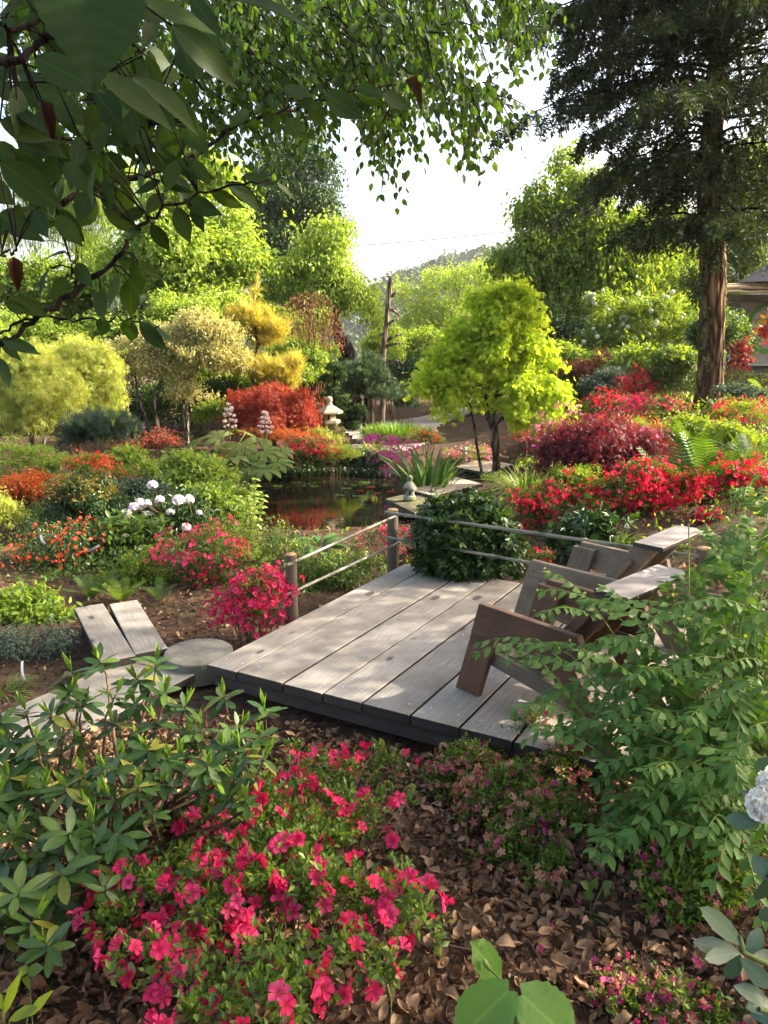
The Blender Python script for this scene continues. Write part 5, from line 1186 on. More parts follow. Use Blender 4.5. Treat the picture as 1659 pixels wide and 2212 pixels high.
LQ = ['in the middle of the cluster beside the magenta azalea', 'just below the middle pad of the cluster', 'between the magenta azalea and the small lantern', 'on the left side of the pad cluster', 'on the near right side of the cluster, toward the lantern slab', 'farthest back in the cluster near the bank', 'under the hanging magenta blossoms', 'nearest the camera in the right hand cluster', 'close under the far bank below the arching grass', 'off the far bank, left of the one below the grass', 'in open water between the bank and the sapling', 'beside the thin sapling at the left of the pond', 'almost touching the mossy slab', 'at the lower left of the cluster in open water', 'alone under the right end of the arching grass']
for k, (x, y) in enumerate(((765, 1048), (778, 1060), (800, 1052), (748, 1055), (815, 1066), (790, 1042), (835, 1050), (770, 1072), (640, 1042), (600, 1050), (560, 1062), (525, 1082), (845, 1062), (735, 1070), (680, 1050))):
    p = at(x, y, WATER_Z+.012); r_ = size(g.uniform(7, 12), p); nn = 14; a_ = np.linspace(.35, 2*math.pi-.05, nn)+g.uniform(0, 6)
    b = MB(); V = np.vstack([[(0, 0, .002)], np.stack([r_*np.cos(a_), r_*np.sin(a_), .004+.006*np.sin(a_*3)], -1)]); b.add(V+p, [np.array([(0, q, q+1) for q in range(1, nn)])])
    red = k in (1, 2, 4, 12); o = b.build('lily_pad', G['redmaple' if red else 'mid'], None, off=p); o.location = tuple(p)
    tag(o, LP[k]+' lily pad '+LQ[k], 'lily pad', 'lily pads on the pond')
# ------------------------------------------------------------------ lime maple
tree('lime_maple', 'brilliant yellow green maple glowing in the sun in the middle of the garden', 'maple', [(1112, 638, 44, 26), (1052, 650, 44, 26), (1080, 690, 70, 32), (1142, 700, 38, 36), (1015, 715, 48, 28), (995, 760, 52, 24), (1090, 755, 80, 30), (1165, 770, 34, 36), (945, 800, 52, 20), (1030, 805, 55, 24), (1120, 820, 60, 30), (912, 836, 38, 14), (985, 852, 42, 16), (1187, 850, 36, 30), (1130, 872, 50, 26), (955, 885, 28, 11), (1160, 905, 48, 24), (1200, 905, 22, 22), (1045, 880, 30, 14)], 'lime', 26000, .095, 140, [[(1075, 990, 14), (1068, 930, 12), (1050, 885, 9), (1058, 800, 6), (1074, 720, 5), (1082, 660, 3)], [(1083, 985, 10), (1072, 935, 11), (1062, 880, 7), (1100, 780, 5), (1130, 710, 3)], [(1050, 890, 7), (1015, 872, 5), (965, 858, 3)]], 'bark', Y=14.0, T=PALM, droop=.9, dscale=.75, sub=22, limbs=70, limb_r=.018, subr=.34, up=.8, flat=.24, loose=.03, twl=2.6)
# ------------------------------------------------------------------ right bank
root, C, R, subs, g = bush('snowball_bush', 'snowball bush covered in round white flower heads', 'viburnum', [(1310, 715, 50, 36), (1370, 690, 52, 40), (1430, 680, 46, 44), (1280, 748, 44, 24), (1350, 745, 60, 30), (1430, 735, 50, 34), (1300, 670, 36, 34), (1480, 720, 30, 40)], 'fresh', 22000, .075, 150, Y=21, nst=30, sr=.015, sub=22)
n = 190; ii = g.integers(0, len(C), n); dd = sphere_dirs(n, g); dd[:, 1] = -np.abs(dd[:, 1]); p = C[ii]+dd*R[ii]*g.uniform(.8, 1.1, (n, 1))
emit('flower_head', 'snow', [T_blob(1, .06), T_blob(2, .06)], G['ivory'], root, p, sphere_dirs(n, g), sphere_dirs(n, g), g.uniform(.05, .085, n), 200)
bush('hydrangea', 'light green broad leaved shrub below the snowball bush', 'shrub', [(1395, 778, 52, 22), (1350, 795, 40, 20), (1440, 790, 40, 20), (1410, 800, 50, 16)], 'fresh', 5200, .12, 151, Y=17.2, T=OV)
bush('spreading_conifer', 'layered dark green shrub with light tips against the big trunk', 'shrub', [(1465, 782, 42, 24), (1450, 815, 46, 24), (1490, 830, 30, 28), (1420, 840, 34, 16)], 'mid', 9000, .06, 152, Y=15.3, new=('fresh', 1400, .06), T=OV)
bush('feathery_bush', 'soft grey green feathery bush left of the hydrangea', 'shrub', [(1320, 825, 40, 24), (1290, 840, 34, 18)], 'blue', 5000, .06, 153, Y=16.3, T=LONG, droop=-.3)
bush('orange_shrub', 'thin orange brown leaved shrub under the snowball bush', 'shrub', [(1260, 800, 50, 24), (1300, 790, 40, 22)], 'tan', 3500, .06, 154, Y=18.4)
blades('iris_clump', 'upright green leaves right of the lime maple on the bank', 'iris', 1245, 865, 50, 44, 4, 22, 155, 'iris', Y=15.8, bend=.15, lean=.2)
az('deep red azalea dome highest on the bank left of the big trunk', [(1383, 830, 34, 24), (1360, 845, 26, 16), (1405, 845, 26, 16)], 'plum', 1800, .03, 156, ('redfl', 0.0297, 50, 6, .08), Y=15.4)
az('long low crimson azalea below the deep red dome', [(1300, 862, 30, 14), (1275, 878, 26, 14), (1330, 880, 34, 14)], 'dark', 1800, .03, 157, ('redfl', 0.0297, 34, 6, .08), Y=14.4)
az('crimson azalea cushion between fern and big trunk', [(1400, 868, 44, 14), (1440, 880, 40, 14), (1365, 890, 30, 12)], 'mid', 2200, .03, 158, ('crimson', 0.0297, 57, 6, .08), Y=13.3)
az('bright red azalea at the right edge below the hut', [(1600, 885, 36, 22), (1570, 905, 30, 16), (1640, 900, 30, 22)], 'fresh', 3000, .03, 159, ('redfl', 0.0277, 31, 6, .07), Y=11.2)
az('salmon red azalea strip among the ferns', [(1330, 915, 30, 12), (1375, 920, 36, 12), (1260, 925, 30, 12), (1420, 930, 30, 12)], 'fresh', 3400, .03, 160, ('scarlet', 0.0264, 35, 4, .07), Y=12.0)
az('leggy pale pink azalea right of the lime maple trunk', [(1150, 905, 26, 14), (1180, 925, 30, 18), (1225, 890, 22, 14), (1215, 930, 26, 16), (1165, 950, 26, 12)], 'fresh', 900, .035, 161, ('pink', 0.0297, 39, 5, .06), nst=50, Y=12.7)
bush('mixed_foliage', 'loose light green foliage with a few orange flowers left of the dark ferns', 'shrub', [(1500, 925, 50, 24), (1550, 945, 50, 26), (1460, 950, 40, 22), (1600, 960, 44, 24)], 'fresh', 9000, .04, 162, flower=('scarlet', 0.0198, 23, 3, .05), Y=10.4)
az('bright pink azalea behind the purple laceleaf maple', [(1200, 960, 36, 18), (1260, 945, 40, 16), (1390, 960, 40, 24), (1320, 945, 36, 14), (1420, 985, 26, 16)], 'fresh', 1600, .03, 163, ('magenta', 0.0297, 80, 5, .08), Y=10.4)
tree('purple_maple', 'wide spreading purple laceleaf maple with dark arching limbs', 'maple', [(1290, 945, 90, 26), (1225, 975, 60, 28), (1365, 960, 60, 26), (1190, 1010, 42, 26), (1290, 995, 95, 30), (1385, 985, 36, 20), (1250, 1035, 60, 18), (1340, 1030, 44, 16)], 'plum', 13000, .075, 164, [[(1335, 1100, 13), (1342, 1050, 11), (1325, 985, 9), (1285, 962, 6), (1230, 990, 4)], [(1338, 1040, 8), (1370, 985, 6), (1420, 960, 4)]], 'barkdark', Y=9.3, T=LACE, droop=.8, sub=30, limbs=80, limb_r=.014, subr=.28, flat=.32, loose=.04, twl=3.2)
fern('bright backlit fern on the bank above the purple maple', 1345, 935, 95, 165, 'fern', 14, Y=11.4); fern('second bright fern just left of the crimson cushion', 1300, 930, 70, 166, 'fern', 12, Y=11.8)
fern('tall dark fern right of the purple maple', 1465, 1085, 150, 167, 'fernd', 14, Y=8.6, lean=.35); fern('tall dark fern between the two red azalea masses', 1525, 1075, 130, 168, 'fernd', 14, Y=8.8, lean=.4); fern('dark fern behind the tall pair', 1500, 1010, 110, 169, 'fernd', 12, Y=9.9, lean=.4); fern('fern at the right edge above the spindle bush', 1620, 1010, 90, 170, 'fernd', 12, Y=9.0)
fern('low fern by the big trunk foot', 1545, 885, 40, 171, 'fernd', 10, Y=12.8)
az('red azalea mass right behind the dark lobed bush', [(1150, 1085, 40, 26), (1200, 1080, 48, 28), (1240, 1110, 34, 30), (1170, 1130, 60, 36)], 'mid', 5600, .03, 172, ('redfl', 0.0304, 62, 6, .075), nst=30, Y=8.5)
az('large red azalea mass under the purple maple', [(1380, 1030, 50, 26), (1340, 1060, 50, 26), (1430, 1070, 50, 32), (1480, 1060, 36, 30), (1390, 1100, 50, 26), (1300, 1075, 34, 22)], 'mid', 7000, .03, 173, ('redfl', 0.0304, 125, 6, .08), nst=30, Y=8.3)
az('red azalea mass at the right edge above the spindle bush', [(1590, 1035, 44, 26), (1640, 1040, 40, 30), (1560, 1050, 26, 20)], 'mid', 4200, .03, 174, ('redfl', 0.0304, 65, 6, .08), Y=7.9)
az('thin red azalea with small leaves in front of the purple maple', [(1230, 1035, 50, 24), (1280, 1045, 40, 24)], 'fresh', 3600, .026, 175, ('redfl', 0.0264, 10, 3, .05), Y=8.6)
az('small isolated red azalea on the bare soil behind the chairs', [(1530, 1130, 22, 14)], 'dark', 400, .03, 176, ('crimson', 0.0297, 20, 5, .06), Y=7.5)
bush('hellebore', 'dark palmate hellebore behind the grey chair', 'perennial', [(1290, 1130, 30, 18), (1235, 1165, 44, 34), (1275, 1165, 34, 26)], 'dark', 900, .11, 177, Y=7.4, T=PALM)
blades('fountain_grass', 'small bright grass tuft behind the grey chair back', 'ornamental grass', 1350, 1172, 70, 44, 2.6, 14, 178, 'grass', bend=1.0, lean=.9)
blades('fountain_grass', 'small bright grass tuft right of the grey chair back', 'ornamental grass', 1450, 1185, 60, 48, 2.6, 12, 179, 'grass', bend=1.0, lean=.9)
az('tiny red azalea below the bamboo rail', [(1125, 1195, 24, 16), (1165, 1200, 20, 14)], 'mid', 700, .03, 180, ('redfl', 0.0264, 7, 3, .04), Y=6.9)
bush('heather_bush', 'low dark grey green bush at the big trunk foot', 'shrub', [(1590, 850, 36, 18), (1640, 860, 30, 16)], 'blue', 2600, .045, 181, Y=12.6)
bush('bronze_shrub', 'thin bronze and orange leaved shrub before the hut ledge', 'shrub', [(1592, 790, 24, 34), (1600, 760, 18, 20)], 'plum', 1600, .05, 182, flower=('orangeleaf', .04, 26, 2, .06), Y=15.5)
tree('hut_maple', 'small red leaved maple in front of the painted wall', 'maple', [(1655, 708, 14, 8), (1650, 722, 14, 6), (1668, 690, 12, 8)], 'redmaple', 260, .07, 183, [[(1672, 820, 5), (1668, 740, 4), (1665, 690, 3)]], Y=15.8, T=PALM, droop=.8)
fern('soft green fern below the hut ledge', 1650, 830, 60, 184, 'fern', 12, Y=14.6)
# ------------------------------------------------------------------ the big conifer on the right
g = RG(200); CY_ = 13.5
bpx = [(1533, 885, 58), (1533, 840, 54), (1535, 780, 50), (1538, 700, 50), (1540, 600, 52), (1538, 520, 50), (1530, 430, 46), (1535, 330, 42), (1545, 200, 40), (1560, 60, 36), (1575, -120, 34)]
P = np.array([PT(x, y, CY_) for x, y, w in bpx]); c = P[0].copy(); gz = H(c[0], c[1]); P[0][2] = gz-.15
con = empty('big_conifer', (c[0], c[1], gz), 'big dark conifer with a thick furrowed reddish trunk standing left of the hut', 'tree')
r_ = np.array([size(w/2, p) for (x, y, w), p in zip(bpx, P)]); r_[0] *= 1.15
uu = np.linspace(0, len(P)-1, 60); PP = np.stack([np.interp(uu, range(len(P)), P[:, k]) for k in range(3)], -1); RR = np.interp(uu, range(len(P)), r_)
# ridged bark: lobed section with plates that wander up the trunk
S_ = 72; a_ = np.arange(S_)/S_*2*math.pi
V = []
for i, (p, rr) in enumerate(zip(PP, RR)):
    z = p[2]; rid = np.zeros(S_)
    for (f_, ph, am) in ((11, .9, .035), (17, -1.7, .035), (26, 2.9, .025)): rid += am*np.sign(np.sin(f_*a_+ph*z*2+1.5*np.sin(z*3+f_)))*np.abs(np.sin(f_*a_+ph*z*2+1.5*np.sin(z*3+f_)))**.6
    q = rr*(1+rid+.012*g.normal(size=S_)); V.append(np.stack([p[0]+q*np.cos(a_), p[1]+q*np.sin(a_), np.full(S_, z)], -1))
V = np.vstack(V); i = np.arange(59)[:, None]*S_; j = np.arange(S_)[None]; k = (j+1) % S_
b = MB(); b.add(V, [np.stack([i+j, i+k, i+S_+k, i+S_+j], -1).reshape(-1, 4)]); b.build('trunk', G['barkbig'], con, True)
trunk_at = lambda z: np.array([np.interp(z, P[:, 2], P[:, 0]), np.interp(z, P[:, 2], P[:, 1]), z])
def needle_branch(s, e, sag, n, name='branch', dens=1.0, wdt=.55, par=con, mt='conifer', L_=(.25, .6)):
    u = np.linspace(0, 1, 12); pts = s+(e-s)*u[:, None]; pts[:, 2] += sag*np.sin(u*math.pi)*.6+g.normal(size=12)*.02; pts[:, :2] += g.normal(size=(12, 2))*.03
    b = MB(); b.tube(pts, np.linspace(.032, .005, 12), 6, caps=False)
    ax = unit(e-s); side = unit(np.cross(ax, [0, 0, 1]))
    # hanging branchlets clothed in short flat needles
    m = int(n*1.05); t = g.uniform(.05, 1.04, m)**.85; q = np.stack([np.interp(t, u, pts[:, k]) for k in range(3)], -1)
    off = g.normal(size=m)*wdt*(1.05-t*.7); q0 = q+side*off[:, None]+[0, 0, 0]; q0[:, 2] -= np.abs(off)*.25
    ln = g.uniform(*L_, m)*(1-.35*t); k_ = 30
    hd = unit(ax*g.uniform(.1, .7, (m, 1))+side*np.sign(off)[:, None]*.35+np.array((0, 0, -1.0))*g.uniform(.5, 1.2, (m, 1))+g.normal(size=(m, 3))*.2)
    v = g.uniform(0, 1, (m, k_, 1)); pp = q0[:, None]+hd[:, None]*v*ln[:, None, None]; sd = np.where(g.random((m, k_, 1)) < .5, 1, -1)
    sv = unit(np.cross(hd, g.normal(size=(m, 3)))); nd = unit(sv[:, None]*sd+hd[:, None]*.5+g.normal(size=(m, k_, 3))*.45)
    return b, pp.reshape(-1, 3), nd.reshape(-1, 3)
NB = T_diamond(.24, .02, -.1)
tips = []
for (x, y) in ((1200, 20), (1235, 60), (1195, 168), (1260, 135), (1225, 232), (1290, 215), (1255, 300), (1330, 330), (1300, 380), (1370, 395), (1345, 440), (1400, 455), (1445, 420), (1230, 100), (1310, 268), (1420, 350)):
    tips.append((PT(x, y, CY_+g.uniform(-1.3, .6)), .5))
for k in range(44):
    a__ = g.uniform(0, 2*math.pi); z = g.uniform(4.7, 10.5); L__ = g.uniform(2.2, 4.2); t = trunk_at(z); tips.append((np.array((t[0]+L__*math.cos(a__)*1.0, t[1]+L__*math.sin(a__), z-.4)), .5))
for k in range(20):
    a__ = g.uniform(-2.6, -.5); z = g.uniform(3.9, 8.5); L__ = g.uniform(1.2, 2.6); t = trunk_at(z); tips.append((np.array((t[0]+L__*math.cos(a__), t[1]+L__*math.sin(a__), z-.35)), .4))
for (x, y) in ((1350, 505), (1390, 520), (1659, 385), (1640, 450), (1600, 470), (1700, 300), (1480, 500), (1650, 330), (1720, 420), (1560, 545)):
    tips.append((PT(x, y, CY_+g.uniform(-1.0, .5)), .35))
NP, ND = [], []; lb = MB()
for e, sg in tips:
    z0 = e[2]+np.linalg.norm(e[:2]-trunk_at(e[2])[:2])*.16; s = trunk_at(min(z0, P[-1][2]-.1))
    b, pp, nd = needle_branch(s, e, sg, int(52*np.linalg.norm(e-s)/2.5)); lb.V += [v for v in b.V]
    for key, L in b.F.items(): lb.F.setdefault(key, []).extend([f+lb.n for f in L])
    lb.n += b.n; NP.append(pp); ND.append(nd)
lb.build('limbs', G['barkdark'], con, True)
NP = np.vstack(NP); ND = np.vstack(ND)
scatter('crown', NB, G['conifer'], con, NP, ND, unit(g.normal(size=NP.shape)+[0, 0, .8]), g.uniform(.08, .15, len(NP)))
# ivy on the trunk
n = 420; z = gz+g.uniform(0, 1, n)**.8*3.4; az_ = np.where(g.random(n) < .6, g.normal(.0, .35, n), g.normal(3.5, .35, n)); t = np.array([trunk_at(q) for q in z]); rr = np.interp(z, PP[:, 2], RR)*1.06
o = np.stack([np.cos(az_), np.sin(az_), 0*az_], -1); scatter('ivy', T_palm(3, .3, 50), G['mid'], con, t*[1, 1, 1]+o*rr[:, None], g.normal(size=(n, 3))*.5+[0, 0, -.6], o+g.normal(size=(n, 3))*.3, g.uniform(.04, .08, n))['kind'] = 'stuff'

# ------------------------------------------------------------------ overhanging small leaved canopy (top, middle)
g = RG(210)
def twig_tree(name, label, starts, leafm, lsz, root_loc, key, limit, wood='barkdark', cat='tree', Ts=None, length=(.35, .8), step=.034, limbs=()):
    root = empty(name, root_loc, label, cat); P_, D_, N_ = [], [], []; b = MB()
    for (p, d, L_) in starts:
        n = max(4, int(L_/step)); u = np.linspace(0, 1, n)[:, None]; dn = unit(d); pts = p+dn*u*L_+np.array((0, 0, -1.))*(u**2)*L_*.45+g.normal(size=3)*.05*u
        if g.random() < .55: b.tube(pts[::2], .0035*np.linspace(1.4, .5, len(pts[::2])), 4, caps=False)
        T_ = unit(np.gradient(pts, axis=0)); sd = unit(np.cross(T_, [0, 0, 1])+1e-6)
        for q in range(1, n):
            s_ = 1 if q % 2 else -1; P_.append(pts[q]+g.normal(size=3)*.008); D_.append(T_[q]*.35+sd[q]*s_*.7+np.array((0, 0, -.75))+g.normal(size=3)*.3); N_.append(np.array((0, -.9, .5))+g.normal(size=3)*.5)
    for pts, r0, r1 in limbs: b.tube(pts, np.linspace(r0, r1, len(pts)), 8, caps=False)
    b.build('branches', G[wood], root, True)
    P_ = np.array(P_); emit('leaf', key, Ts or [T_oval(.62, .1, -.15), T_oval(.56, .14, -.25)], G[leafm], root, P_, D_, N_, lsz*g.uniform(.7, 1.2, len(P_)), limit)
    return root
st = []
def region(poly, n, Y0, Y1, d=(.4, 0, -.5), L_=(.15, .4)):
    o = np.array(poly, float); x0, y0 = o.min(0); x1, y1 = o.max(0); k = 0
    while k < n:
        x, y = g.uniform(x0, x1), g.uniform(y0, y1); c_ = False
        for q in range(len(o)):
            ax, ay = o[q]; bx, by = o[(q+1) % len(o)]
            if ((ay > y) != (by > y)) and (x < (bx-ax)*(y-ay)/(by-ay+1e-9)+ax): c_ = not c_
        if not c_: continue
        st.append((PT(x, y, g.uniform(Y0, Y1)), np.array(d)+g.normal(size=3)*.25, g.uniform(*L_))); k += 1
region([(440, -120), (780, -120), (960, -90), (1000, -20), (975, 20), (950, 60), (920, 90), (950, 110), (1050, 190), (1000, 180), (940, 165), (890, 185), (830, 165), (810, 215), (780, 210), (740, 150), (660, 150), (600, 180), (540, 170), (510, 130), (470, 80)], 860, 4.2, 6.2)
region([(0, -60), (500, -60), (520, 130), (560, 290), (480, 300), (380, 240), (200, 240), (60, 240), (0, 260)], 760, 4.8, 7.0)
region([(800, 170), (850, 170), (845, 270), (815, 265)], 26, 4.8, 5.4, (.1, 0, -.9), (.2, .35)); region([(970, 150), (1030, 160), (1015, 240), (990, 235)], 20, 4.8, 5.4, (.2, 0, -.9), (.2, .35)); region([(1040, 150), (1080, 185), (1075, 215), (1030, 200)], 16, 4.8, 5.4, (.6, 0, -.4), (.2, .3))
region([(1010, -110), (1150, -110), (1130, -20), (1090, 0), (1040, -40)], 90, 4.8, 5.8, (.4, 0, -.7), (.2, .4))
region([(560, 150), (700, 150), (690, 190), (580, 200)], 26, 5.0, 6.2, (.1, 0, -.9), (.2, .4))
lim = []
for pth, r0 in ((((60, -260), (400, -120), (700, 20), (900, 140), (1080, 225)), .035), (((60, -260), (420, -60), (640, 120), (820, 260)), .025), (((400, -120), (800, -60), (1000, -20), (1150, 20)), .02), (((0, -100), (200, 40), (400, 160), (560, 260)), .02)):
    q = np.array([PT(x, y, 5.2) for x, y in pth]); u = np.linspace(0, len(q)-1, 26); lim.append((np.stack([np.interp(u, range(len(q)), q[:, k]) for k in range(3)], -1)+g.normal(size=(26, 3))*.012, r0, .004))
twig_tree('overhanging_tree', 'small round leaved tree crown hanging into the top of the view', st, 'canopy', .056, (-4.2, 5.4, H(-4.2, 5.4)), 'canopy', 300, limbs=lim)
b = MB(); rt = [o for o in COL.objects if o.name == 'overhanging_tree'][0]; q = np.array([(-4.2, 5.4, -.4), (-4.1, 5.4, 2), (-3.8, 5.3, 4.5), tuple(PT(60, -260, 5.2))]); b.tube(q, [.16, .13, .09, .04], 12); b.build('trunk', G['barkgrey'], rt, True)

# ------------------------------------------------------------------ cherry branches close to the camera (top left)
g = RG(220)
ch = empty('cherry_tree', (-2.2, 1.2, H(-2.2, 1.2)), 'dark broad leaved cherry branches reaching in close from the upper left', 'tree')
CB = [([(-60, 150), (0, 130), (50, 125), (100, 82), (120, 66), (170, 20), (230, -30)], 1.15, 15, 9),
      ([(-60, 480), (0, 470), (100, 450), (200, 410), (290, 385), (370, 365), (430, 330), (480, 290), (560, 255), (640, 235), (700, 215), (780, 195), (860, 180)], 1.7, 15, 3.5),
      ([(-40, 800), (10, 740), (80, 690), (150, 640), (230, 580), (265, 545), (290, 500), (320, 470), (400, 430), (480, 400), (560, 395)], 1.45, 12, 3),
      ([(-40, 760), (0, 720), (50, 692), (120, 685), (200, 690), (280, 695), (345, 705)], 1.5, 6, 2.5),
      ([(200, 190), (215, 270), (222, 330), (228, 395)], 1.6, 6, 5), ([(310, 270), (300, 330), (290, 385)], 1.65, 5, 4), ([(153, 560), (157, 600), (160, 640)], 1.45, 4, 3), ([(324, 270), (326, 330), (326, 376)], 1.65, 3, 3), ([(-20, 40), (20, 70), (60, 60), (100, 20), (160, -10)], 1.3, 12, 8),
      ([(-30, 560), (0, 552), (20, 545), (40, 540)], 1.4, 6, 4)]
b = MB(); nodes = []
for pth, Yb, w0_, w1_ in CB:
    n = len(pth); q = np.array([PT(x, y, Yb+.35*i/n*(Yb > 1.6)) for i, (x, y) in enumerate(pth)]); u = np.linspace(0, n-1, n*4); pp = np.stack([np.interp(u, range(n), q[:, k]) for k in range(3)], -1)+g.normal(size=(n*4, 3))*.0035
    b = MB(); b.tube(pp, size(1, q[0])*np.linspace(w0_, w1_, n*4)/2*1.2*(1+.12*g.normal(size=n*4)), 8, caps=True); nodes += list(pp); b.build('branch', G['barkdark'], ch, True)
nodes = np.array(nodes)
b = MB(); b.tube([(-2.2, 1.2, -.1), (-2.1, 1.25, 1.2), (-1.7, 1.4, 2.0), tuple(PT(-60, 480, 1.7))], [.10, .085, .06, .014], 10); b.tube([(-1.9, 1.35, 1.6), (-1.4, 1.3, 2.5), tuple(PT(-60, 150, 1.15))], [.06, .04, .012], 8); b.tube([(-2.0, 1.3, 1.4), tuple(PT(-40, 800, 1.45))], [.04, .009], 8); b.build('trunk', G['barkdark'], ch, True)
LV = [(302, 7, 473, 62, 60, 1.2), (371, 55, 524, 182, 66, 1.2), (76, 124, 233, 207, 78, 1.2), (215, 156, 378, 269, 60, 1.3), (287, 167, 433, 255, 48, 1.35), (204, 196, 273, 287, 74, 1.4), (69, 189, 196, 270, 70, 1.4), (0, 262, 113, 300, 60, 1.3), (98, 300, 135, 364, 62, 1.5), (0, 349, 138, 455, 84, 1.25),
      (309, 273, 324, 364, 24, 1.65), (356, 255, 364, 371, 58, 1.65), (400, 265, 380, 353, 34, 1.65), (418, 258, 433, 349, 26, 1.65), (142, 346, 198, 415, 48, 1.5), (218, 338, 280, 360, 42, 1.6), (225, 360, 276, 397, 38, 1.6), (346, 391, 291, 422, 27, 1.65), (360, 378, 415, 404, 22, 1.65), (353, 418, 313, 458, 36, 1.5), (313, 455, 255, 473, 30, 1.5),
      (400, 433, 477, 462, 46, 1.5), (382, 447, 407, 524, 48, 1.48), (415, 447, 444, 506, 32, 1.5), (455, 411, 526, 451, 34, 1.5), (491, 393, 568, 447, 40, 1.52), (528, 378, 604, 404, 30, 1.5), (327, 484, 367, 546, 40, 1.45), (306, 498, 251, 502, 24, 1.45), (298, 495, 262, 520, 32, 1.45), (142, 546, 84, 557, 20, 1.45), (109, 580, 76, 629, 20, 1.45), (142, 600, 113, 651, 40, 1.45),
      (164, 571, 196, 618, 42, 1.45), (196, 604, 153, 644, 26, 1.45), (255, 589, 240, 673, 32, 1.42), (218, 626, 218, 691, 40, 1.42), (284, 600, 276, 691, 52, 1.42), (291, 564, 306, 637, 42, 1.44), (298, 564, 347, 600, 26, 1.44), (255, 560, 302, 582, 36, 1.44), (226, 688, 220, 724, 40, 1.48), (280, 688, 280, 742, 50, 1.48), (302, 695, 358, 760, 40, 1.48), (306, 689, 377, 749, 14, 1.5),
      (29, 640, 109, 688, 32, 1.4), (11, 655, 65, 677, 30, 1.4), (7, 731, 92, 775, 28, 1.45), (0, 731, 44, 781, 22, 1.45), (0, 774, 20, 835, 24, 1.45), (613, 187, 681, 215, 30, 1.85), (669, 226, 704, 274, 40, 1.85), (593, 234, 565, 278, 38, 1.8), (625, 254, 645, 302, 48, 1.85), (538, 238, 494, 274, 30, 1.75), (549, 254, 546, 294, 30, 1.78), (704, 202, 784, 258, 62, 1.9),
      (771, 186, 828, 206, 30, 1.95), (771, 198, 835, 242, 16, 1.95), (827, 202, 891, 238, 38, 1.98), (740, 222, 788, 258, 26, 1.92), (494, 397, 565, 444, 32, 1.5), (526, 381, 605, 409, 26, 1.5), (597, 397, 645, 432, 18, 1.5), (494, 0, 692, 30, 48, 1.3), (650, 216, 690, 236, 34, 1.85), (580, 246, 604, 288, 34, 1.8)]
for k in range(150):
    x, y = g.uniform(-30, 230), g.uniform(-20, 470)
    if g.random() < .3: x, y = g.uniform(100, 480), g.uniform(-30, 130)
    if g.random() < .18: x, y = g.uniform(200, 430), g.uniform(120, 400)
    a__ = g.uniform(.2, 2.2); L__ = g.uniform(60, 105); LV.append((x, y, x+L__*math.cos(a__), y+L__*math.sin(a__), g.uniform(28, 60), g.uniform(1.3, 1.75)))
P_, D_, N_, S_ = [], [], [], []; b = MB()
for (x0_, y0_, x1_, y1_, w_, Yl) in LV:
    p0 = PT(x0_, y0_, Yl); p1 = PT(x1_, y1_, Yl+g.uniform(-.05, .05)); d_ = p1-p0; L__ = np.linalg.norm(d_); wd = size(w_, p0); tilt = min(1.1, max(0, math.acos(min(1, (w_/60)))) if w_ < 60 else 0)
    wd = max(wd*.86, L__*.36); ti = math.acos(min(1, size(w_*.86, p0)/wd)); nn = np.array((0, -1, .0)); sd = unit(np.cross(d_, nn)); n_ = nn*math.cos(ti)+sd*math.sin(ti)*(1 if g.random() < .5 else -1)
    if n_[2] < 0 and g.random() < .8: n_ = n_*[1, 1, -1]
    P_.append(p0); D_.append(d_); N_.append(n_); S_.append((wd/.5*.5/.5*1.0, L__, L__))
    nd = nodes[np.argmin(np.linalg.norm(nodes-p0, axis=1))]
    if np.linalg.norm(nd-p0) < .22: b.tube([nd, (nd+p0)/2+[0, 0, .006], p0], .0016, 4, caps=False)
b.build('leaf_stalks', G['barkdark'], ch, True)['kind'] = 'stuff'
CT = [T_oval(.5, .07, -.10, seg=(0, .1, .25, .45, .65, .83, 1), prof=(.04, .27, .44, .5, .41, .19, 0)), T_oval(.5, .12, -.22, seg=(0, .1, .25, .45, .65, .83, 1), prof=(.04, .25, .43, .5, .42, .20, 0)), T_oval(.5, .04, .08, seg=(0, .1, .25, .45, .65, .83, 1), prof=(.04, .30, .46, .5, .38, .16, 0))]
S_ = np.array(S_)
n_ = 1500; scatter('crown', CT[0], G['cherry'], ch, np.stack([g.uniform(-.2, 2.8, n_), g.uniform(.4, 2.2, n_), g.uniform(3.1, 4.4, n_)], -1), g.normal(size=(n_, 3))*.5+[.3, 0, -.7], g.normal(size=(n_, 3))*.5+[0, 0, 1], g.uniform(.08, .12, n_))['kind'] = 'stuff'  # unseen overhead leaves and branches, added to shade the near leaves
b = MB()
for q in range(14): p1 = np.array((g.uniform(0, 2.6), g.uniform(.5, 2.1), g.uniform(3.3, 4.3))); b.tube([(-1.7, 1.4, 2.0), (p1+[-1.7, 1.4, 3.0])/2+[0, 0, .35], p1], [.03, .018, .005], 6, caps=False)
b.build('added_shade_branches', G['barkdark'], ch, True)['kind'] = 'stuff'
emit('leaf', 'cherry', CT, G['cherry'], ch, P_, D_, N_, S_, 300)
p0 = PT(188, -140, 1.02); p1 = PT(200, 190, 1.0)
emit('leaf', 'cherrybig', [T_pleat(5, 24, .25, (.3, .75, 1, .96, .78, .42, .14, 0), .010)], G['cherry'], ch, [p0], [p1-p0], [(.25, -1, .12)], [(size(240, p0)*2, np.linalg.norm(p1-p0), .2)], 1)
P_, D_, N_, S_ = [], [], [], []
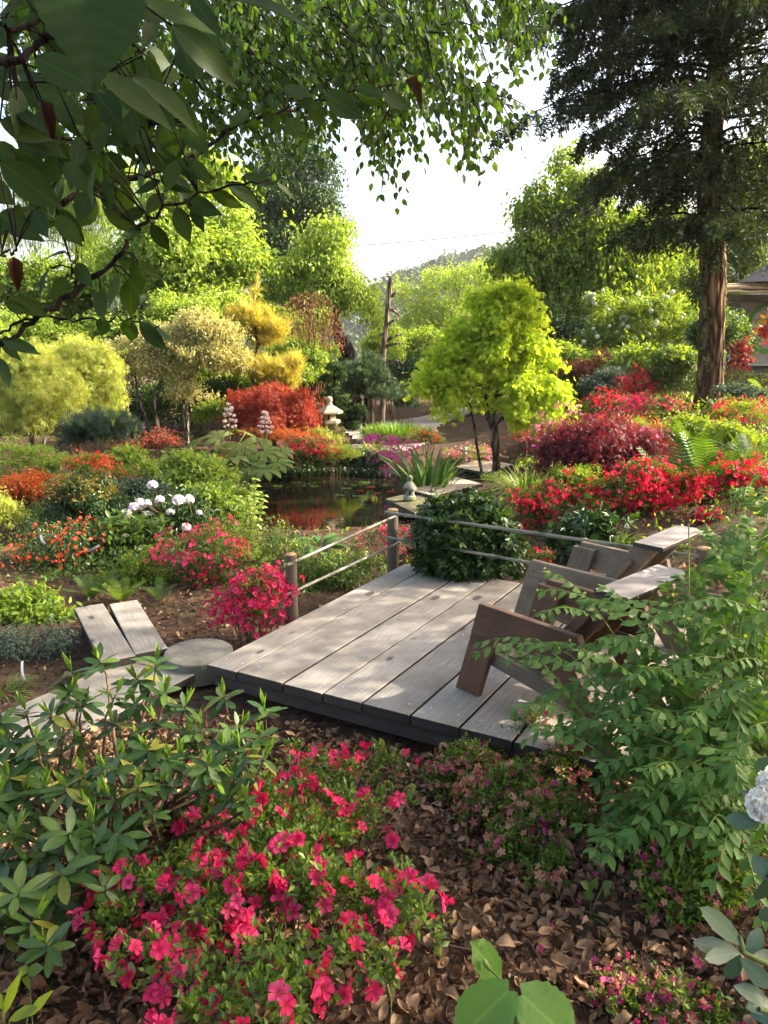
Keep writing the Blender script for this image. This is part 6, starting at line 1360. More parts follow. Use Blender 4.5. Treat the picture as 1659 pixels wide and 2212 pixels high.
for (x0_, y0_, x1_, y1_, w_, Yl) in ((29, 556, 40, 626, 44, 1.4), (91, 224, 118, 300, 42, 1.35), (875, 175, 919, 222, 24, 1.98), (152, 578, 156, 600, 10, 1.45), (380, 215, 392, 250, 14, 1.6)):
    p0 = PT(x0_, y0_, Yl); p1 = PT(x1_, y1_, Yl); P_.append(p0); D_.append(p1-p0); N_.append((.5, -1, .2)); S_.append((size(w_, p0)*2, np.linalg.norm(p1-p0), .1))
emit('dead_leaf', 'chdead', [T_oval(.36, .9, -.3, seg=(0, .1, .25, .4, .55, .7, .85, 1), prof=(.06, .3, .5, .42, .46, .32, .2, 0))], G['dead_leaf'], ch, P_, D_, N_, S_, 20)
# trees that shade the front of the garden, outside the frame on the right
for k, (x, y, z0, lab, s_) in enumerate(((7.6, 6.6, 3.9, 'leafy tree right of the deck that dapples its boards with shade', 2.5), (7.2, 2.6, 3.6, 'leafy tree right of the path that shades the front beds', 2.7), (6.2, -1.2, 3.6, 'leafy tree behind the viewpoint shading the near azaleas', 2.6))):
    g = RG(230+k); gz = H(x, y); root = empty('shade_tree', (x, y, gz), lab, 'tree', 'shade trees outside the view'); C = []; R = []
    for q in range((9, 13, 16)[k]): C.append((x+g.uniform(-1.4, 1.4), y+g.uniform(-1.6, 2.0), z0+g.uniform(-.5, (3.4, 5.5, 6.5)[k]))); R.append((1.3, 1.3, 1.0))
    p, out, subs = crown_pts(np.array(C), np.array(R), (8800, 24000, 18000)[k], g, 12, .45, .8, 7, .3); d, nn = leaf_axes(out, g)
    scatter('crown', DIA, G['mid'], root, p, d, nn, .12*g.uniform(.7, 1.2, len(p))); b = MB(); b.tube([(x, y, gz-.1), (x+.1, y, 2.5), (x, y+.1, 6)], [.2, .16, .06], 10)
    for s2 in subs[::6]: b.tube([(x, y, s2[2]-1), (s2+[x, y, s2[2]-.3])/2, s2], [.05, .035, .01], 5, caps=False)
    b.build('trunk', G['bark'], root, True)
# ------------------------------------------------------------------ foreground: left rhododendron
g = RG(300)
rh = empty('glossy_rhododendron', (*hit(250, 1900, 0)[:2], H(*hit(250, 1900, 0)[:2])), 'large glossy leaved rhododendron with fresh upright shoots at the lower left', 'rhododendron')
WC = [(300, 1600, .9), (140, 1700, 1), (60, 1720, 1), (200, 1780, 1), (290, 1760, .9), (100, 1840, 1), (170, 1900, 1), (0, 1560, .9), (250, 1500, .9), (400, 1590, .9), (360, 1640, .9), (230, 1660, 1), (-10, 1720, 1), (30, 1800, 1), (90, 1900, 1), (430, 1700, .8), (280, 1850, .8), (150, 1490, .8), (80, 1600, .9), (-15, 1960, 1), (520, 1620, .8), (200, 1830, 1), (215, 1427, .9), (156, 1452, 1), (295, 1467, 1), (338, 1430, 1), (109, 1543, .9), (247, 1561, 1), (335, 1558, 1), (429, 1580, 1), (484, 1503, .9), (571, 1532, .9), (356, 1496, .9), (55, 1536, .9), (15, 1598, 1), (484, 1612, .9), (180, 1520, 1), (290, 1520, .9), (400, 1525, .8), (560, 1590, .8), (520, 1570, .8), (450, 1655, .9), (180, 1600, 1), (120, 1620, 1), (60, 1640, 1), (20, 1680, 1), (320, 1620, .9), (390, 1640, .9), (540, 1650, .8), (100, 1700, 1), (180, 1680, .9), (260, 1640, .9),
      (250, 1800, 1.1), (150, 1800, 1.1), (80, 1770, 1), (20, 1760, 1), (190, 1740, 1), (130, 1880, 1.1), (60, 1840, 1), (10, 1860, 1), (40, 1930, 1.1), (120, 1950, 1), (210, 1860, 1), (20, 2000, 1.1), (230, 1920, .8), (300, 1700, .9), (350, 1690, .8), (570, 1640, .7), (505, 1680, .8), (490, 1720, .8), (530, 1730, .7), (15, 1900, 1), (70, 1990, .9), (330, 1760, .7), (-20, 1640, 1), (-20, 1780, 1), (100, 2040, .8), (240, 1720, .9)]
P_, D_, N_, S_, K_ = [], [], [], [], []; PN, DN_, NN_, SN = [], [], [], []; b = MB(); rootp = np.array((rh.location.x, rh.location.y, rh.location.z))
for k, (x, y, s_) in enumerate(WC):
    Yw = np.interp(y, [1400, 1700, 2050], [2.75, 2.25, 1.72])+g.uniform(-.08, .08); p = PT(x, y, Yw); gz = H(p[0], p[1]); p[2] = max(p[2], gz+.05)
    ax = unit(np.array((g.normal()*.3, g.normal()*.3-.15, 1.))); n = int(g.integers(8, 12)); a0 = g.uniform(0, 6.28); e1 = unit(np.cross(ax, (0, 1, .1))); e2 = np.cross(ax, e1)
    for q in range(n):
        a__ = a0+q*2.4; up_ = g.uniform(-.35, .45); d_ = e1*math.cos(a__)+e2*math.sin(a__)+ax*up_; P_.append(p-ax*.012*(q/n)*3); D_.append(d_); N_.append(ax-d_*up_+g.normal(size=3)*.15); L__ = g.uniform(.078, .108)*s_; S_.append((L__*.82, L__, L__)); K_.append(up_ < -.2 and g.random() < .5)
    if y < 1760 or g.random() < .4:
        for q in range(int(g.integers(5, 9))):
            a__ = a0+q*2.1; d_ = e1*math.cos(a__)*.33+e2*math.sin(a__)*.33+ax; PN.append(p+ax*.006); DN_.append(d_); NN_.append(-(e1*math.cos(a__)+e2*math.sin(a__))*1.0+ax*.2); L__ = g.uniform(.055, .085); SN.append((L__*.62, L__, L__))
    m_ = (rootp+p)/2+[0, 0, .02]; b.tube([rootp+[g.normal()*.12, g.normal()*.1, -.03], m_+g.normal(size=3)*.04, p-ax*.09, p], [.011, .008, .0045, .0035], 5, caps=False)
b.build('branches', G['twig'], rh, True)['kind'] = 'stuff'
RL = [T_oval(.42, .06, -.10, seg=(0, .15, .4, .65, .88, 1), prof=(.05, .26, .46, .50, .30, 0)), T_oval(.42, .10, -.22, seg=(0, .15, .4, .65, .88, 1), prof=(.05, .26, .46, .50, .30, 0)), T_oval(.38, .05, .10, seg=(0, .15, .4, .65, .88, 1), prof=(.05, .26, .46, .50, .28, 0))]
P_, D_, N_, S_ = map(np.array, (P_, D_, N_, S_)); K_ = np.array(K_)
emit('leaf', 'rhodo', RL, G['rhodo'], rh, P_[~K_], D_[~K_], N_[~K_], S_[~K_], 300)
emit('yellow_leaf', 'rhodoy', RL, G['rhodoyel'], rh, P_[K_], D_[K_], N_[K_], S_[K_], 90, 'yellow_leaves')
emit('shoot_leaf', 'shoot', [T_oval(.42, .12, .12, prof=[.12, .5, .34, 0])], G['rhodonew'], rh, PN, DN_, NN_, SN, 290, 'shoots')

# ------------------------------------------------------------------ foreground: crimson azalea
NZ = [(560, 1760, 90, 60), (700, 1690, 70, 44), (820, 1660, 60, 34), (470, 1800, 90, 60), (620, 1850, 110, 70), (760, 1790, 80, 60), (380, 1900, 90, 60), (520, 1950, 110, 70), (700, 1950, 100, 60), (840, 1960, 70, 40), (300, 1950, 80, 50), (260, 2010, 60, 50), (340, 2080, 80, 60), (480, 2090, 90, 60), (620, 2110, 100, 60), (760, 2080, 80, 50), (900, 2000, 55, 36), (560, 2190, 90, 50), (430, 2200, 80, 40), (860, 1900, 40, 30), (450, 1700, 40, 34), (860, 1740, 40, 40), (650, 1640, 40, 24)]
az('large crimson azalea in full bloom over the leaf litter in front of the deck', NZ, 'azleaf', 15000, .025, 310, ('crimson', .0265, 165, 3, .036, 300), nst=90, sr=.004, sub=14, subr=.36, T=T_oval(.5, .14, -.1, seg=(0, .45, 1), prof=(.08, .5, 0)), droop=-.3, group='azaleas in the front bed', twl=1.3, stem='twig', h=.24)
az('faded azalea covered in withered magenta and tan flowers before the deck edge', [(1000, 1680, 70, 60), (1060, 1630, 60, 50), (1150, 1615, 70, 56), (1210, 1670, 70, 60), (1080, 1740, 90, 70), (1180, 1790, 80, 60), (1240, 1800, 50, 44), (1110, 1850, 80, 44), (1180, 1890, 60, 36), (960, 1680, 40, 40)], 'azleaf', 23000, .024, 311, [('faded', .018, 330, 3, .02), ('rose', .015, 90, 2, .02), ('rose', .019, 26, 1, .01, 40)], nst=60, sr=.0035, T=T_oval(.42, .14, -.1, seg=(0, .45, 1), prof=(.08, .5, 0)), droop=-.3, group='azaleas in the front bed', twl=1.3, sub=14)
az('low leafy azalea with a few pink bells right of the faded one', [(1420, 1890, 60, 40), (1490, 1870, 60, 40), (1540, 1920, 60, 40), (1440, 1940, 60, 40), (1500, 1960, 50, 34)], 'azleaf', 6500, .030, 312, [('faded', .015, 40, 2, .02), ('rose', .017, 26, 1, .01, 40)], nst=40, sr=.0035, T=T_oval(.42, .14, -.1, seg=(0, .45, 1), prof=(.08, .5, 0)), droop=-.3, group='azaleas in the front bed', twl=1.3)
az('small pink spotted azalea at the bottom edge of the view', [(1330, 2150, 50, 34), (1400, 2170, 60, 36), (1480, 2180, 60, 34), (1540, 2200, 50, 26)], 'azleaf', 1900, .021, 313, [('faded', .014, 40, 2, .02), ('rose', .016, 34, 1, .01, 40)], nst=40, sr=.003, T=T_oval(.42, .14, -.1, seg=(0, .45, 1), prof=(.08, .5, 0)), droop=-.3, group='azaleas in the front bed', twl=1.3)

# ------------------------------------------------------------------ foreground right: spindle bush, opposite leaves on arching twigs
g = RG(320)
sp = empty('spindle_bush', (1.35, 2.55, H(1.35, 2.55)), 'tall loose shrub of paired soft green leaves spreading over the deck chairs at the right', 'shrub'); bs = np.array((1.35, 2.55, H(1.35, 2.55)))
SPR = [(1320, 1330, 60, 3.1, 6), (1250, 1290, 40, 3.2, 3), (1480, 1290, 50, 3.3, 6), (1230, 1500, 50, 2.9, 5), (1190, 1390, 45, 3.1, 4), (1350, 1430, 80, 2.9, 14), (1450, 1480, 80, 2.8, 18), (1550, 1400, 80, 3.0, 22), (1620, 1300, 60, 3.2, 20), (1600, 1160, 60, 3.7, 16), (1640, 1060, 50, 4.0, 12), (1570, 1230, 50, 3.5, 12), (1450, 1600, 90, 2.6, 28), (1330, 1560, 70, 2.8, 14), (1250, 1570, 40, 2.8, 5), (1560, 1560, 80, 2.6, 26), (1640, 1500, 50, 2.7, 16), (1400, 1690, 80, 2.5, 20), (1500, 1720, 70, 2.4, 18), (1600, 1680, 70, 2.4, 20), (1640, 1400, 50, 2.9, 12), (1500, 1330, 60, 3.0, 7), (1120, 1390, 20, 3.1, 2), (1550, 1810, 60, 2.3, 12), (1620, 1800, 50, 2.3, 12), (1360, 1780, 50, 2.4, 8)]
P_, D_, N_, S_ = [], [], [], []; b = MB()
for (x, y, r_, Yq, cnt) in SPR:
    for q in range(cnt):
        a__ = g.uniform(0, 6.28); rr = r_*math.sqrt(g.random()); c_ = PT(x+rr*math.cos(a__), y+rr*.8*math.sin(a__), Yq+g.uniform(-.28, .28))
        dirx = unit(np.array((c_[0]-bs[0]-.25, (c_[1]-bs[1])*.5-.15, .12))+g.normal(size=3)*.28); L__ = g.uniform(.22, .42); npair = int(L__/.050); u = np.linspace(0, 1, npair+2); tw = c_-dirx*L__*.6+dirx*u[:, None]*L__; tw[:, 2] += -.10*L__*(u*2-1)**2*1.2
        T_ = unit(np.gradient(tw, axis=0)); side = unit(np.cross(T_, [0, 0, 1])); upv = np.cross(side, T_)
        b.tube(tw, np.linspace(.0026, .0012, len(u)), 4, caps=False)
        if q % 3 == 0: m_ = (bs+tw[0])/2+[0, 0, .06]; b.tube([bs+[g.normal()*.2, g.normal()*.2, 0], m_+g.normal(size=3)*.06, tw[0]], [.007, .0045, .0026], 5, caps=False)
        for w in range(1, len(u)):
            for s_ in (-1, 1):
                P_.append(tw[w]); D_.append(side[w]*s_*.9+T_[w]*.75+np.array((0, 0, -.25))+g.normal(size=3)*.12); N_.append(upv[w]+side[w]*s_*.25+g.normal(size=3)*.16); l_ = g.uniform(.056, .080)*(1-.25*(w/len(u))); S_.append((l_*1.05, l_, l_))
        P_.append(tw[-1]); D_.append(T_[-1]); N_.append(upv[-1]); S_.append((.045, .045, .045))
for (x0_, y0_, x1_, y1_, Ya, Yb) in ((1478, 1740, 1488, 1130, 2.8, 3.3), (1560, 1850, 1600, 1500, 2.3, 2.6), (1300, 1640, 1260, 1480, 2.9, 3.0), (1600, 1900, 1640, 1300, 2.4, 3.2), (1420, 1700, 1330, 1450, 2.6, 2.9)):
    p0, p1 = PT(x0_, y0_, Ya), PT(x1_, y1_, Yb); b.tube([bs, (bs+p0)/2+[0.02, 0, .03], p0, (p0+p1)/2+[.01, 0, 0], p1], [.011, .009, .008, .005, .003], 6, caps=False)
b.build('branches', G['greentwig'], sp, True)['kind'] = 'stuff'
SL = [T_oval(.46, .12, -.16, seg=(0, .25, .55, .8, 1), prof=(.06, .40, .50, .26, 0)), T_oval(.42, .16, -.28, seg=(0, .25, .55, .8, 1), prof=(.06, .40, .50, .26, 0)), T_oval(.5, .08, -.05, seg=(0, .25, .55, .8, 1), prof=(.06, .40, .50, .26, 0))]
emit('leaf', 'spindle', SL, G['spindle'], sp, P_, D_, N_, S_, 300)
n = 420; ii = g.integers(0, len(P_), n); q = np.array(P_)[ii]+g.normal(size=(n, 3))*.02; scatter('flower_buds', T_bloom(), G['limepale'], sp, q, sphere_dirs(n, g), sphere_dirs(n, g)+[0, 0, .6], np.full(n, .008))['kind'] = 'stuff'

# ------------------------------------------------------------------ right edge: large leaved white rhododendron
g = RG(330); wr_ = empty('white_rhododendron', (1.35, 1.35, H(1.35, 1.35)), 'big matt leaved rhododendron with one white flower head cut by the right edge', 'rhododendron')
P_, D_, N_, S_ = [], [], [], []
for (x0_, y0_, x1_, y1_, w_, Yl) in ((1680, 1640, 1626, 1662, 30, 1.75), (1670, 1760, 1612, 1708, 34, 1.7), (1640, 1780, 1564, 1770, 38, 1.6), (1605, 2040, 1520, 1962, 44, 1.5), (1600, 2062, 1512, 2036, 40, 1.48), (1590, 2058, 1516, 2072, 34, 1.46), (1600, 2062, 1570, 2120, 34, 1.45), (1612, 2060, 1650, 2010, 34, 1.5), (1600, 2070, 1660, 2130, 44, 1.44), (1585, 2130, 1662, 2160, 36, 1.42), (1612, 2178, 1670, 2160, 40, 1.4), (1620, 2190, 1670, 2200, 30, 1.4), (1660, 1900, 1630, 1850, 36, 1.6), (1668, 1880, 1640, 1960, 34, 1.6), (1630, 2060, 1672, 2070, 30, 1.5), (1680, 1960, 1640, 1990, 30, 1.55)):
    p0 = PT(x0_, y0_, Yl); p1 = PT(x1_, y1_, Yl+g.uniform(-.03, .03)); d_ = p1-p0; P_.append(p0); D_.append(d_); N_.append(np.array((g.normal()*.2, -.7, .7))); S_.append((size(w_, p0)*1.0/.42, np.linalg.norm(d_), .1))
emit('leaf', 'wrl', RL, G['greyleaf'], wr_, P_, D_, N_, S_, 40)
tr = PT(1655, 1737, 1.62); _tw = [m_.copy() for m_ in _shared['truss']]
for m_ in _tw: m_.materials[0] = G['purewhite']
o = put('flower_truss', _tw[0], wr_); o.location = Vector(tr-world_loc(wr_)); o.scale = [size(52, tr)]*3; o.rotation_euler = (.9, -.5, 0)
o = put('flower_truss', _tw[1], wr_); o.location = Vector(tr+np.array((.035, .03, .03))-world_loc(wr_)); o.scale = [size(50, tr)]*3; o.rotation_euler = (-.3, .9, 1)
b = MB(); r0 = world_loc(wr_)
for q in (tr, PT(1600, 2055, 1.5), PT(1640, 2180, 1.4), PT(1660, 1890, 1.6)): b.tube([r0+[.0, 0, 0], (r0+q)/2+[.05, .02, .0], q], [.012, .009, .006], 6, caps=False)
p = PT(1603, 2058, 1.5); b.tube([p, p+[-.004, 0, .02], PT(1600, 2020, 1.5)], [.006, .009, .002], 6); b.build('branches', G['greentwig'], wr_, True)['kind'] = 'stuff'
# ------------------------------------------------------------------ bottom: hazel sprout and seedlings
g = RG(340); hz = empty('hazel_sprout', (*PT(1120, 2400, 1.0)[:2], H(*PT(1120, 2400, 1.0)[:2])), 'hazel sprout with three large pleated leaves at the bottom edge', 'sapling')
HL = [T_pleat()]
P_, D_, N_, S_ = [], [], [], []
for (x0_, y0_, x1_, y1_, w_, Yl, nx_, nz_) in ((1078, 2118, 1025, 2036, 66, 1.30, .75, .5), (1098, 2140, 985, 2250, 110, 1.2, -.1, .8), (1128, 2150, 1250, 2262, 120, 1.2, .2, .8)):
    p0 = PT(x0_, y0_, Yl); p1 = PT(x1_, y1_, Yl-.02); P_.append(p0); D_.append(p1-p0); N_.append((nx_, -.75, nz_)); S_.append((size(w_, p0)/.5*.95, np.linalg.norm(p1-p0), .12))
emit('leaf', 'hazel', HL, G['hazel'], hz, P_, D_, N_, S_, 10)
b = MB(); b.tube([PT(1140, 2300, 1.1), PT(1110, 2180, 1.2), PT(1085, 2120, 1.28), PT(1052, 2088, 1.28)], [.004, .0035, .003, .0015], 6); b.tube([PT(1058, 2095, 1.27), PT(1048, 2080, 1.27), PT(1044, 2068, 1.27)], [.003, .006, .001], 6); b.build('stem', G['greentwig'], hz, True)
def seedling(label, leaves, mt, Yl, key, wr=.5, cat='seedling'):
    c = PT(leaves[0][0], leaves[0][1]+60, Yl); r = empty('seedling', (c[0], c[1], H(c[0], c[1])), label, cat, 'seedlings in the leaf litter'); P_, D_, N_, S_ = [], [], [], []; b = MB(); rp = world_loc(r)
    for (x0_, y0_, x1_, y1_, w_) in leaves:
        p0 = PT(x0_, y0_, Yl); p1 = PT(x1_, y1_, Yl-.01); P_.append(p0); D_.append(p1-p0); N_.append((.1*g.normal(), -.6, .8)); S_.append((size(w_, p0)/wr, np.linalg.norm(p1-p0), .05)); b.tube([rp, (rp+p0)/2+[0, 0, .01], p0], .0015, 4)
    emit('leaf', key, SL if wr < .6 else HL, G[mt], r, P_, D_, N_, S_, 30); b.build('stem', G['greentwig'], r)
seedling('small bright leaved seedling at the lower left corner', [(8, 2190, 42, 2100, 26), (20, 2205, 80, 2170, 28), (5, 2180, -10, 2130, 20), (60, 2196, 110, 2140, 24)], 'fresh', 1.4, 'seedA')
seedling('dark leaved seedling near the lower left corner', [(60, 2100, 90, 2090, 30), (62, 2106, 50, 2140, 26), (60, 2100, 40, 2092, 22)], 'mid', 1.55, 'seedB')
seedling('dark small leaved rosette right of the deck corner', [(1300, 1665, 1275, 1660, 12), (1300, 1665, 1290, 1690, 14), (1302, 1665, 1312, 1692, 14), (1304, 1663, 1330, 1668, 12), (1302, 1660, 1322, 1648, 12), (1300, 1660, 1286, 1645, 12), (1302, 1668, 1336, 1682, 10)], 'dark', 2.75, 'seedC')
seedling('lobed green seedling below the faded azalea', [(1275, 1920, 1256, 1905, 20), (1276, 1920, 1290, 1900, 20), (1276, 1922, 1268, 1946, 20), (1300, 1918, 1322, 1905, 22), (1302, 1920, 1320, 1930, 20)], 'mid', 2.1, 'seedD')
seedling('curled green leaf standing in the litter right of the crimson azalea', [(845, 2110, 880, 2058, 16)], 'dark', 1.55, 'seedE')
blades('grass_tuft', 'thin grass blades in the leaf litter at the lower right', 'grass tuft', 1345, 2010, 14, 70, 2.2, 40, 341, 'grass', bend=.9, lean=.9)
blades('grass_tuft', 'few grass blades behind the boards at the left edge', 'grass tuft', 8, 1500, 120, 50, 2.2, 40, 342, 'grass', bend=.9, lean=.9)
# left edge bushes above the boards
bush('light_green_shrub', 'light green leafy mound at the left edge above the boards', 'shrub', [(40, 1320, 60, 34), (100, 1335, 50, 34), (-10, 1330, 50, 40), (135, 1345, 30, 20)], 'fresh', 2600, .06, 343, Y=5.9, T=OV)
bush('grey_leaved_bush', 'small grey green leaved bush in front of the light green mound', 'shrub', [(40, 1400, 60, 40), (110, 1410, 50, 40), (-10, 1400, 50, 44), (130, 1380, 36, 36)], 'blue', 4200, .032, 344, Y=5.1, T=LONG)
for k, (x, y, x2, y2, Yl, lab, m_) in enumerate(((48, 1428, 58, 1478, 4.7, 'curled white plastic plant label under the grey leaved bush', 'label'), (88, 1155, 98, 1175, 7.2, 'small pale plant label among dark azalea twigs', 'label'), (186, 1192, 215, 1178, 6.9, 'tilted grey plant label in the loose dark azalea', 'labeld'), (234, 1634, 229, 1660, 2.4, 'white plant label hanging inside the glossy rhododendron', 'label'))):
    p0, p1 = PT(x, y, Yl), PT(x2, y2, Yl-.03); u = np.linspace(0, 1, 6)[:, None]; pts = p0+(p1-p0)*u; pts[:, 1] -= .03*np.sin(u[:, 0]*math.pi); s_ = unit(np.cross(p1-p0, (0, 1, 0)))*size(5, p0)/2; t_ = np.array((0, .0012, 0)); V = np.vstack([pts-s_-t_, pts+s_-t_, pts-s_+t_, pts+s_+t_]); b = MB(); f = []
    for q in range(5): f += [(q, q+6, q+7, q+1), (q+12, q+13, q+19, q+18), (q, q+1, q+13, q+12), (q+6, q+18, q+19, q+7)]
    b.add(V, [np.array(f)]); o = b.build('plant_label', G[m_], None, off=p1); o.location = tuple(p1); tag(o, lab, 'plant label', 'plant labels in the beds')

# ------------------------------------------------------------------ leaf litter and mulch
g = RG(350)
def curled(q):
    g2 = RG(q); T_ = T_oval(g2.uniform(.5, .66), g2.uniform(.0, .7), g2.uniform(-.4, .5), seg=(0, .14, .3, .48, .66, .82, .93, 1), prof=(.05, .30, .45, .5, .40, .22, .08, 0)); V = T_[0].copy(); V[:, 2] += .09*np.sin(V[:, 1]*7+g2.uniform(0, 6))+.02*g2.normal(size=len(V)); V[:, 0] += .012*g2.normal(size=len(V)); V[:, 2] += g2.uniform(.5, 2.2)*V[:, 0]**2; return (V, T_[1])
CU = [curled(k) for k in range(9)]
def litter(n, x0, x1, y0, y1, sz, lim, name, mt, key, keep=None, zr=.05):
    x = g.uniform(x0, x1, n); y = g.uniform(y0, y1, n)
    if keep is not None: m = keep(x, y); x, y = x[m], y[m]
    n = len(x); u_ = (x-DN[0])*DW[0]+(y-DN[1])*DW[1]; v_ = (x-DN[0])*DD[0]+(y-DN[1])*DD[1]; m = ~((u_ > .0) & (u_ < 2.5) & (v_ > .05) & (v_ < 2.5)); x, y = x[m], y[m]; n = len(x)
    z = hgt(x, y)+g.uniform(0.004, zr, n); a__ = g.uniform(0, 6.28, n); d = np.stack([np.cos(a__), np.sin(a__), g.normal(0, .35, n)], -1); nn = np.stack([g.normal(0, .5, n), g.normal(0, .5, n), np.ones(n)], -1)
    s = sz*(.45+g.random(n)**1.6*1.1); P = np.stack([x, y, z], -1); w_ = g.uniform(.7, 1.15, n)
    if lim: emit(name, key, CU, G[mt], ground, P, d, nn, np.stack([s*w_, s, s*.8], -1), lim, 'leaf_litter', True)
    else:
        S = np.stack([s*w_, s, s*.8], -1); Vs = MB(); R_ = frames(d, nn)
        for j in range(4): V, fs = merge(CU[j] if mt == 'litter' else T_diamond(.4, .1, .1), P[j::4], R_[j::4], S[j::4]); Vs.add(V, fs)
        Vs.build(name, G[mt], ground)['kind'] = 'stuff'
litter(15500, -1.9, 2.0, .9, 4.0, .043, 300, 'fallen_leaf', 'litter', 'lit', lambda x, y: (np.abs(x) < y*.58+.3), .06)
litter(12000, -1.9, 2.0, .9, 4.0, .02, 0, 'leaf_crumbs', 'litter', None, lambda x, y: (np.abs(x) < y*.58+.3), .05)
litter(9000, -4, 4.6, 3.4, 9.4, .05, 0, 'leaf_litter', 'litter', None, lambda x, y: (np.sin(x*3)+np.sin(y*2.3+1)+g.normal(size=len(x))*.8 > .2) & (np.abs(x) < y*.6), .03)
litter(26000, -5, 5, 2.8, 10, .035, 0, 'bark_chips', 'chips', None, lambda x, y: np.abs(x) < y*.6, .03)
litter(9000, -1.6, 1.8, .9, 3.2, .03, 0, 'bark_chips', 'chips', None, lambda x, y: np.abs(x) < y*.6, .02)
b = MB()
for q in range(170):
    x, y = g.uniform(-1.8, 2.2), g.uniform(1.0, 4.2); u_ = (x-DN[0])*DW[0]+(y-DN[1])*DW[1]; v_ = (x-DN[0])*DD[0]+(y-DN[1])*DD[1]
    if 0 < u_ < 2.6 and 0 < v_ < 2.6: continue
    a__ = g.uniform(0, 6.28); L__ = g.uniform(.06, .3); p0 = np.array((x, y, H(x, y)+.045)); p1 = p0+[L__*math.cos(a__), L__*math.sin(a__), 0]; p1[2] = H(p1[0], p1[1])+.05
    b.tube([p0, (p0+p1)/2+g.normal(size=3)*.012, p1], [.0028, .0022, .0012], 5, caps=False)
b.build('fallen_twigs', G['twig'], ground, True)['kind'] = 'stuff'
# fallen petals and bits on the litter and on the deck
n = 60; x = g.normal(.95, .35, n); y = g.normal(1.75, .35, n); scatter('fallen_petals', T_bloom(), G['rose'], ground, np.stack([x, y, hgt(x, y)+.05], -1), sphere_dirs(n, g), sphere_dirs(n, g)+[0, 0, 1.2], np.full(n, .013))['kind'] = 'stuff'
n = 170; P = np.array([dk(g.uniform(.1, 2.5), g.uniform(.1, 2.5), .006) for _ in range(n)]); a__ = g.uniform(0, 6.28, n); scatter('wind_blown_bits', T_diamond(.2, .05, .1), G['litter'], deck, P, np.stack([np.cos(a__), np.sin(a__), .02+0*a__], -1), np.repeat([[0, 0, 1.]], n, 0), g.uniform(.006, .026, n))['kind'] = 'stuff'
# low ground cover between the beds
n = 42000; x = g.uniform(-12, 12, n); y = g.uniform(7.0, 26, n); m = (np.sin(x*1.7+y)+np.sin(y*1.3-x*.6)+g.normal(size=n)*.7 > -.1) & ((((x+1)/3.0)**2+((y-12)/3.3)**2) > 1.05); u_ = x[m]; v_ = y[m]
pm = ~(np.hypot(u_-1.9, v_-13.2) < 2.2) & ~((v_ > 15.0) & (v_ < 27) & (u_ > -.9) & (u_ < 4.6)); u_, v_ = u_[pm], v_[pm]; n = len(u_)
o = scatter('ground_cover', DIA, G['fresh'], None, np.stack([u_, v_, hgt(u_, v_)+g.uniform(.0, .16, n)], -1), g.normal(size=(n, 3))+[0, 0, .8], g.normal(size=(n, 3))*.6+[0, -.2, 1], g.uniform(.04, .08, n), 'stuff'); tag(o, 'low leafy green ground cover between the shrubs')

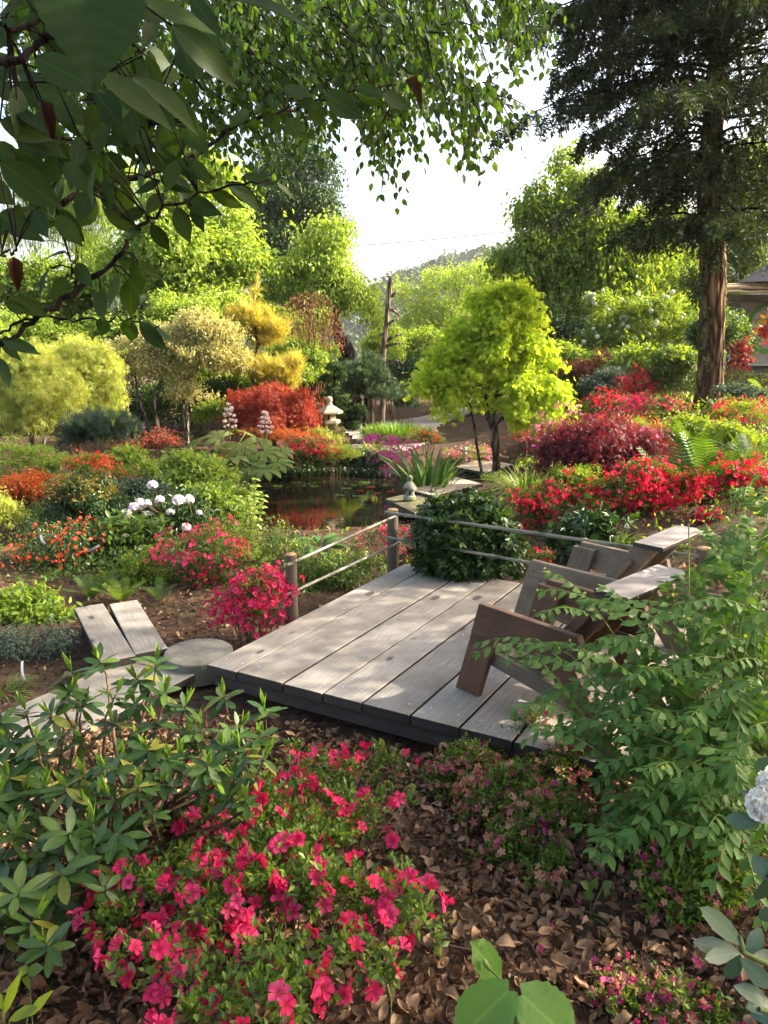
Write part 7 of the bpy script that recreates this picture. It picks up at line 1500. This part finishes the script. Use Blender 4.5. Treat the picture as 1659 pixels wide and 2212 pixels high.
g = RG(360); n = 44000; x = g.uniform(-7.5, -1.2, n); y = g.uniform(6.8, 12.5, n); m = (np.sin(x*2.1+y*1.1)+np.sin(y*1.9-x)+g.normal(size=n)*.7 > -.3) & ((((x+1)/2.95)**2+((y-12)/3.2)**2) > 1.0) & ~((x < -4) & (y < 9)); u_, v_ = x[m], y[m]; n = len(u_)
o = scatter('ground_cover', OV, G['mid'], None, np.stack([u_, v_, hgt(u_, v_)+g.uniform(.0, .30, n)*(.5+.5*np.sin(u_*3.1)*np.cos(v_*2.3))+.01], -1), g.normal(size=(n, 3))+[0, 0, .6], g.normal(size=(n, 3))*.5+[0, -.2, 1], g.uniform(.03, .06, n), 'stuff'); tag(o, 'mixed low green foliage filling the left beds')
a_ = g.uniform(1.15, math.pi+.5, 9000); rr = g.uniform(1.02, 1.16, 9000); u_ = -1+2.75*rr*np.cos(a_); v_ = 12+3.05*rr*np.sin(a_)
o = scatter('bank_foliage', OV, G['dark'], None, np.stack([u_, v_, np.maximum(hgt(u_, v_), WATER_Z)+g.uniform(.0, .16, 9000)], -1), np.stack([-np.cos(a_), -np.sin(a_), -.3+0*a_], -1)+g.normal(size=(9000, 3))*.6, g.normal(size=(9000, 3))*.5+[0, -.4, 1], g.uniform(.05, .10, 9000), 'stuff'); tag(o, 'dark foliage trailing over the pond bank')
for k, (px, Yb, lab) in enumerate(((640, 14.95, 'dark grass at the pond bank right of the rodgersia'), (770, 14.8, 'dark grass at the pond bank left of the magenta azalea'), (560, 14.6, 'dark grass at the pond bank under the rodgersia leaves'))):
    blades('bank_grass', lab, 'grasses', px, 1020, 260, 30, 2.6, 40, 361+k, 'iris', Y=Yb, bend=1.0, lean=.9, depth=.3)
# ------------------------------------------------------------------ thin evening haze
m, nt, N, L = mat('haze_air'); pv = N.new('ShaderNodeVolumePrincipled'); pv.inputs['Color'].default_value = (.93, .95, 1, 1); pv.inputs['Density'].default_value = .0003; pv.inputs['Anisotropy'].default_value = .3
mo = N.new('ShaderNodeOutputMaterial'); L.new(pv.outputs[0], mo.inputs['Volume'])
b = MB(); b.box((-330, -30, -30), (420, 800, 75)); o = b.build('haze', G.get('x') or m); tag(o, kind='stuff')

n = 24000; x = g.uniform(1.5, 9, n); y = g.uniform(8.5, 20, n); m = (np.sin(x*1.9+y*.8)+np.sin(y*1.6-x)+g.normal(size=n)*.8 > -.9) & (np.hypot(x-1.9, y-13.2) > 1.9) & ~((y > 15) & (x < 3.0)); u_, v_ = x[m], y[m]; n = len(u_)
o = scatter('ground_cover', OV, G['fresh'], None, np.stack([u_, v_, hgt(u_, v_)+g.uniform(.0, .2, n)], -1), g.normal(size=(n, 3))+[0, 0, .7], g.normal(size=(n, 3))*.5+[0, -.2, 1], g.uniform(.04, .08, n), 'stuff'); tag(o, 'low green foliage covering the right bank')
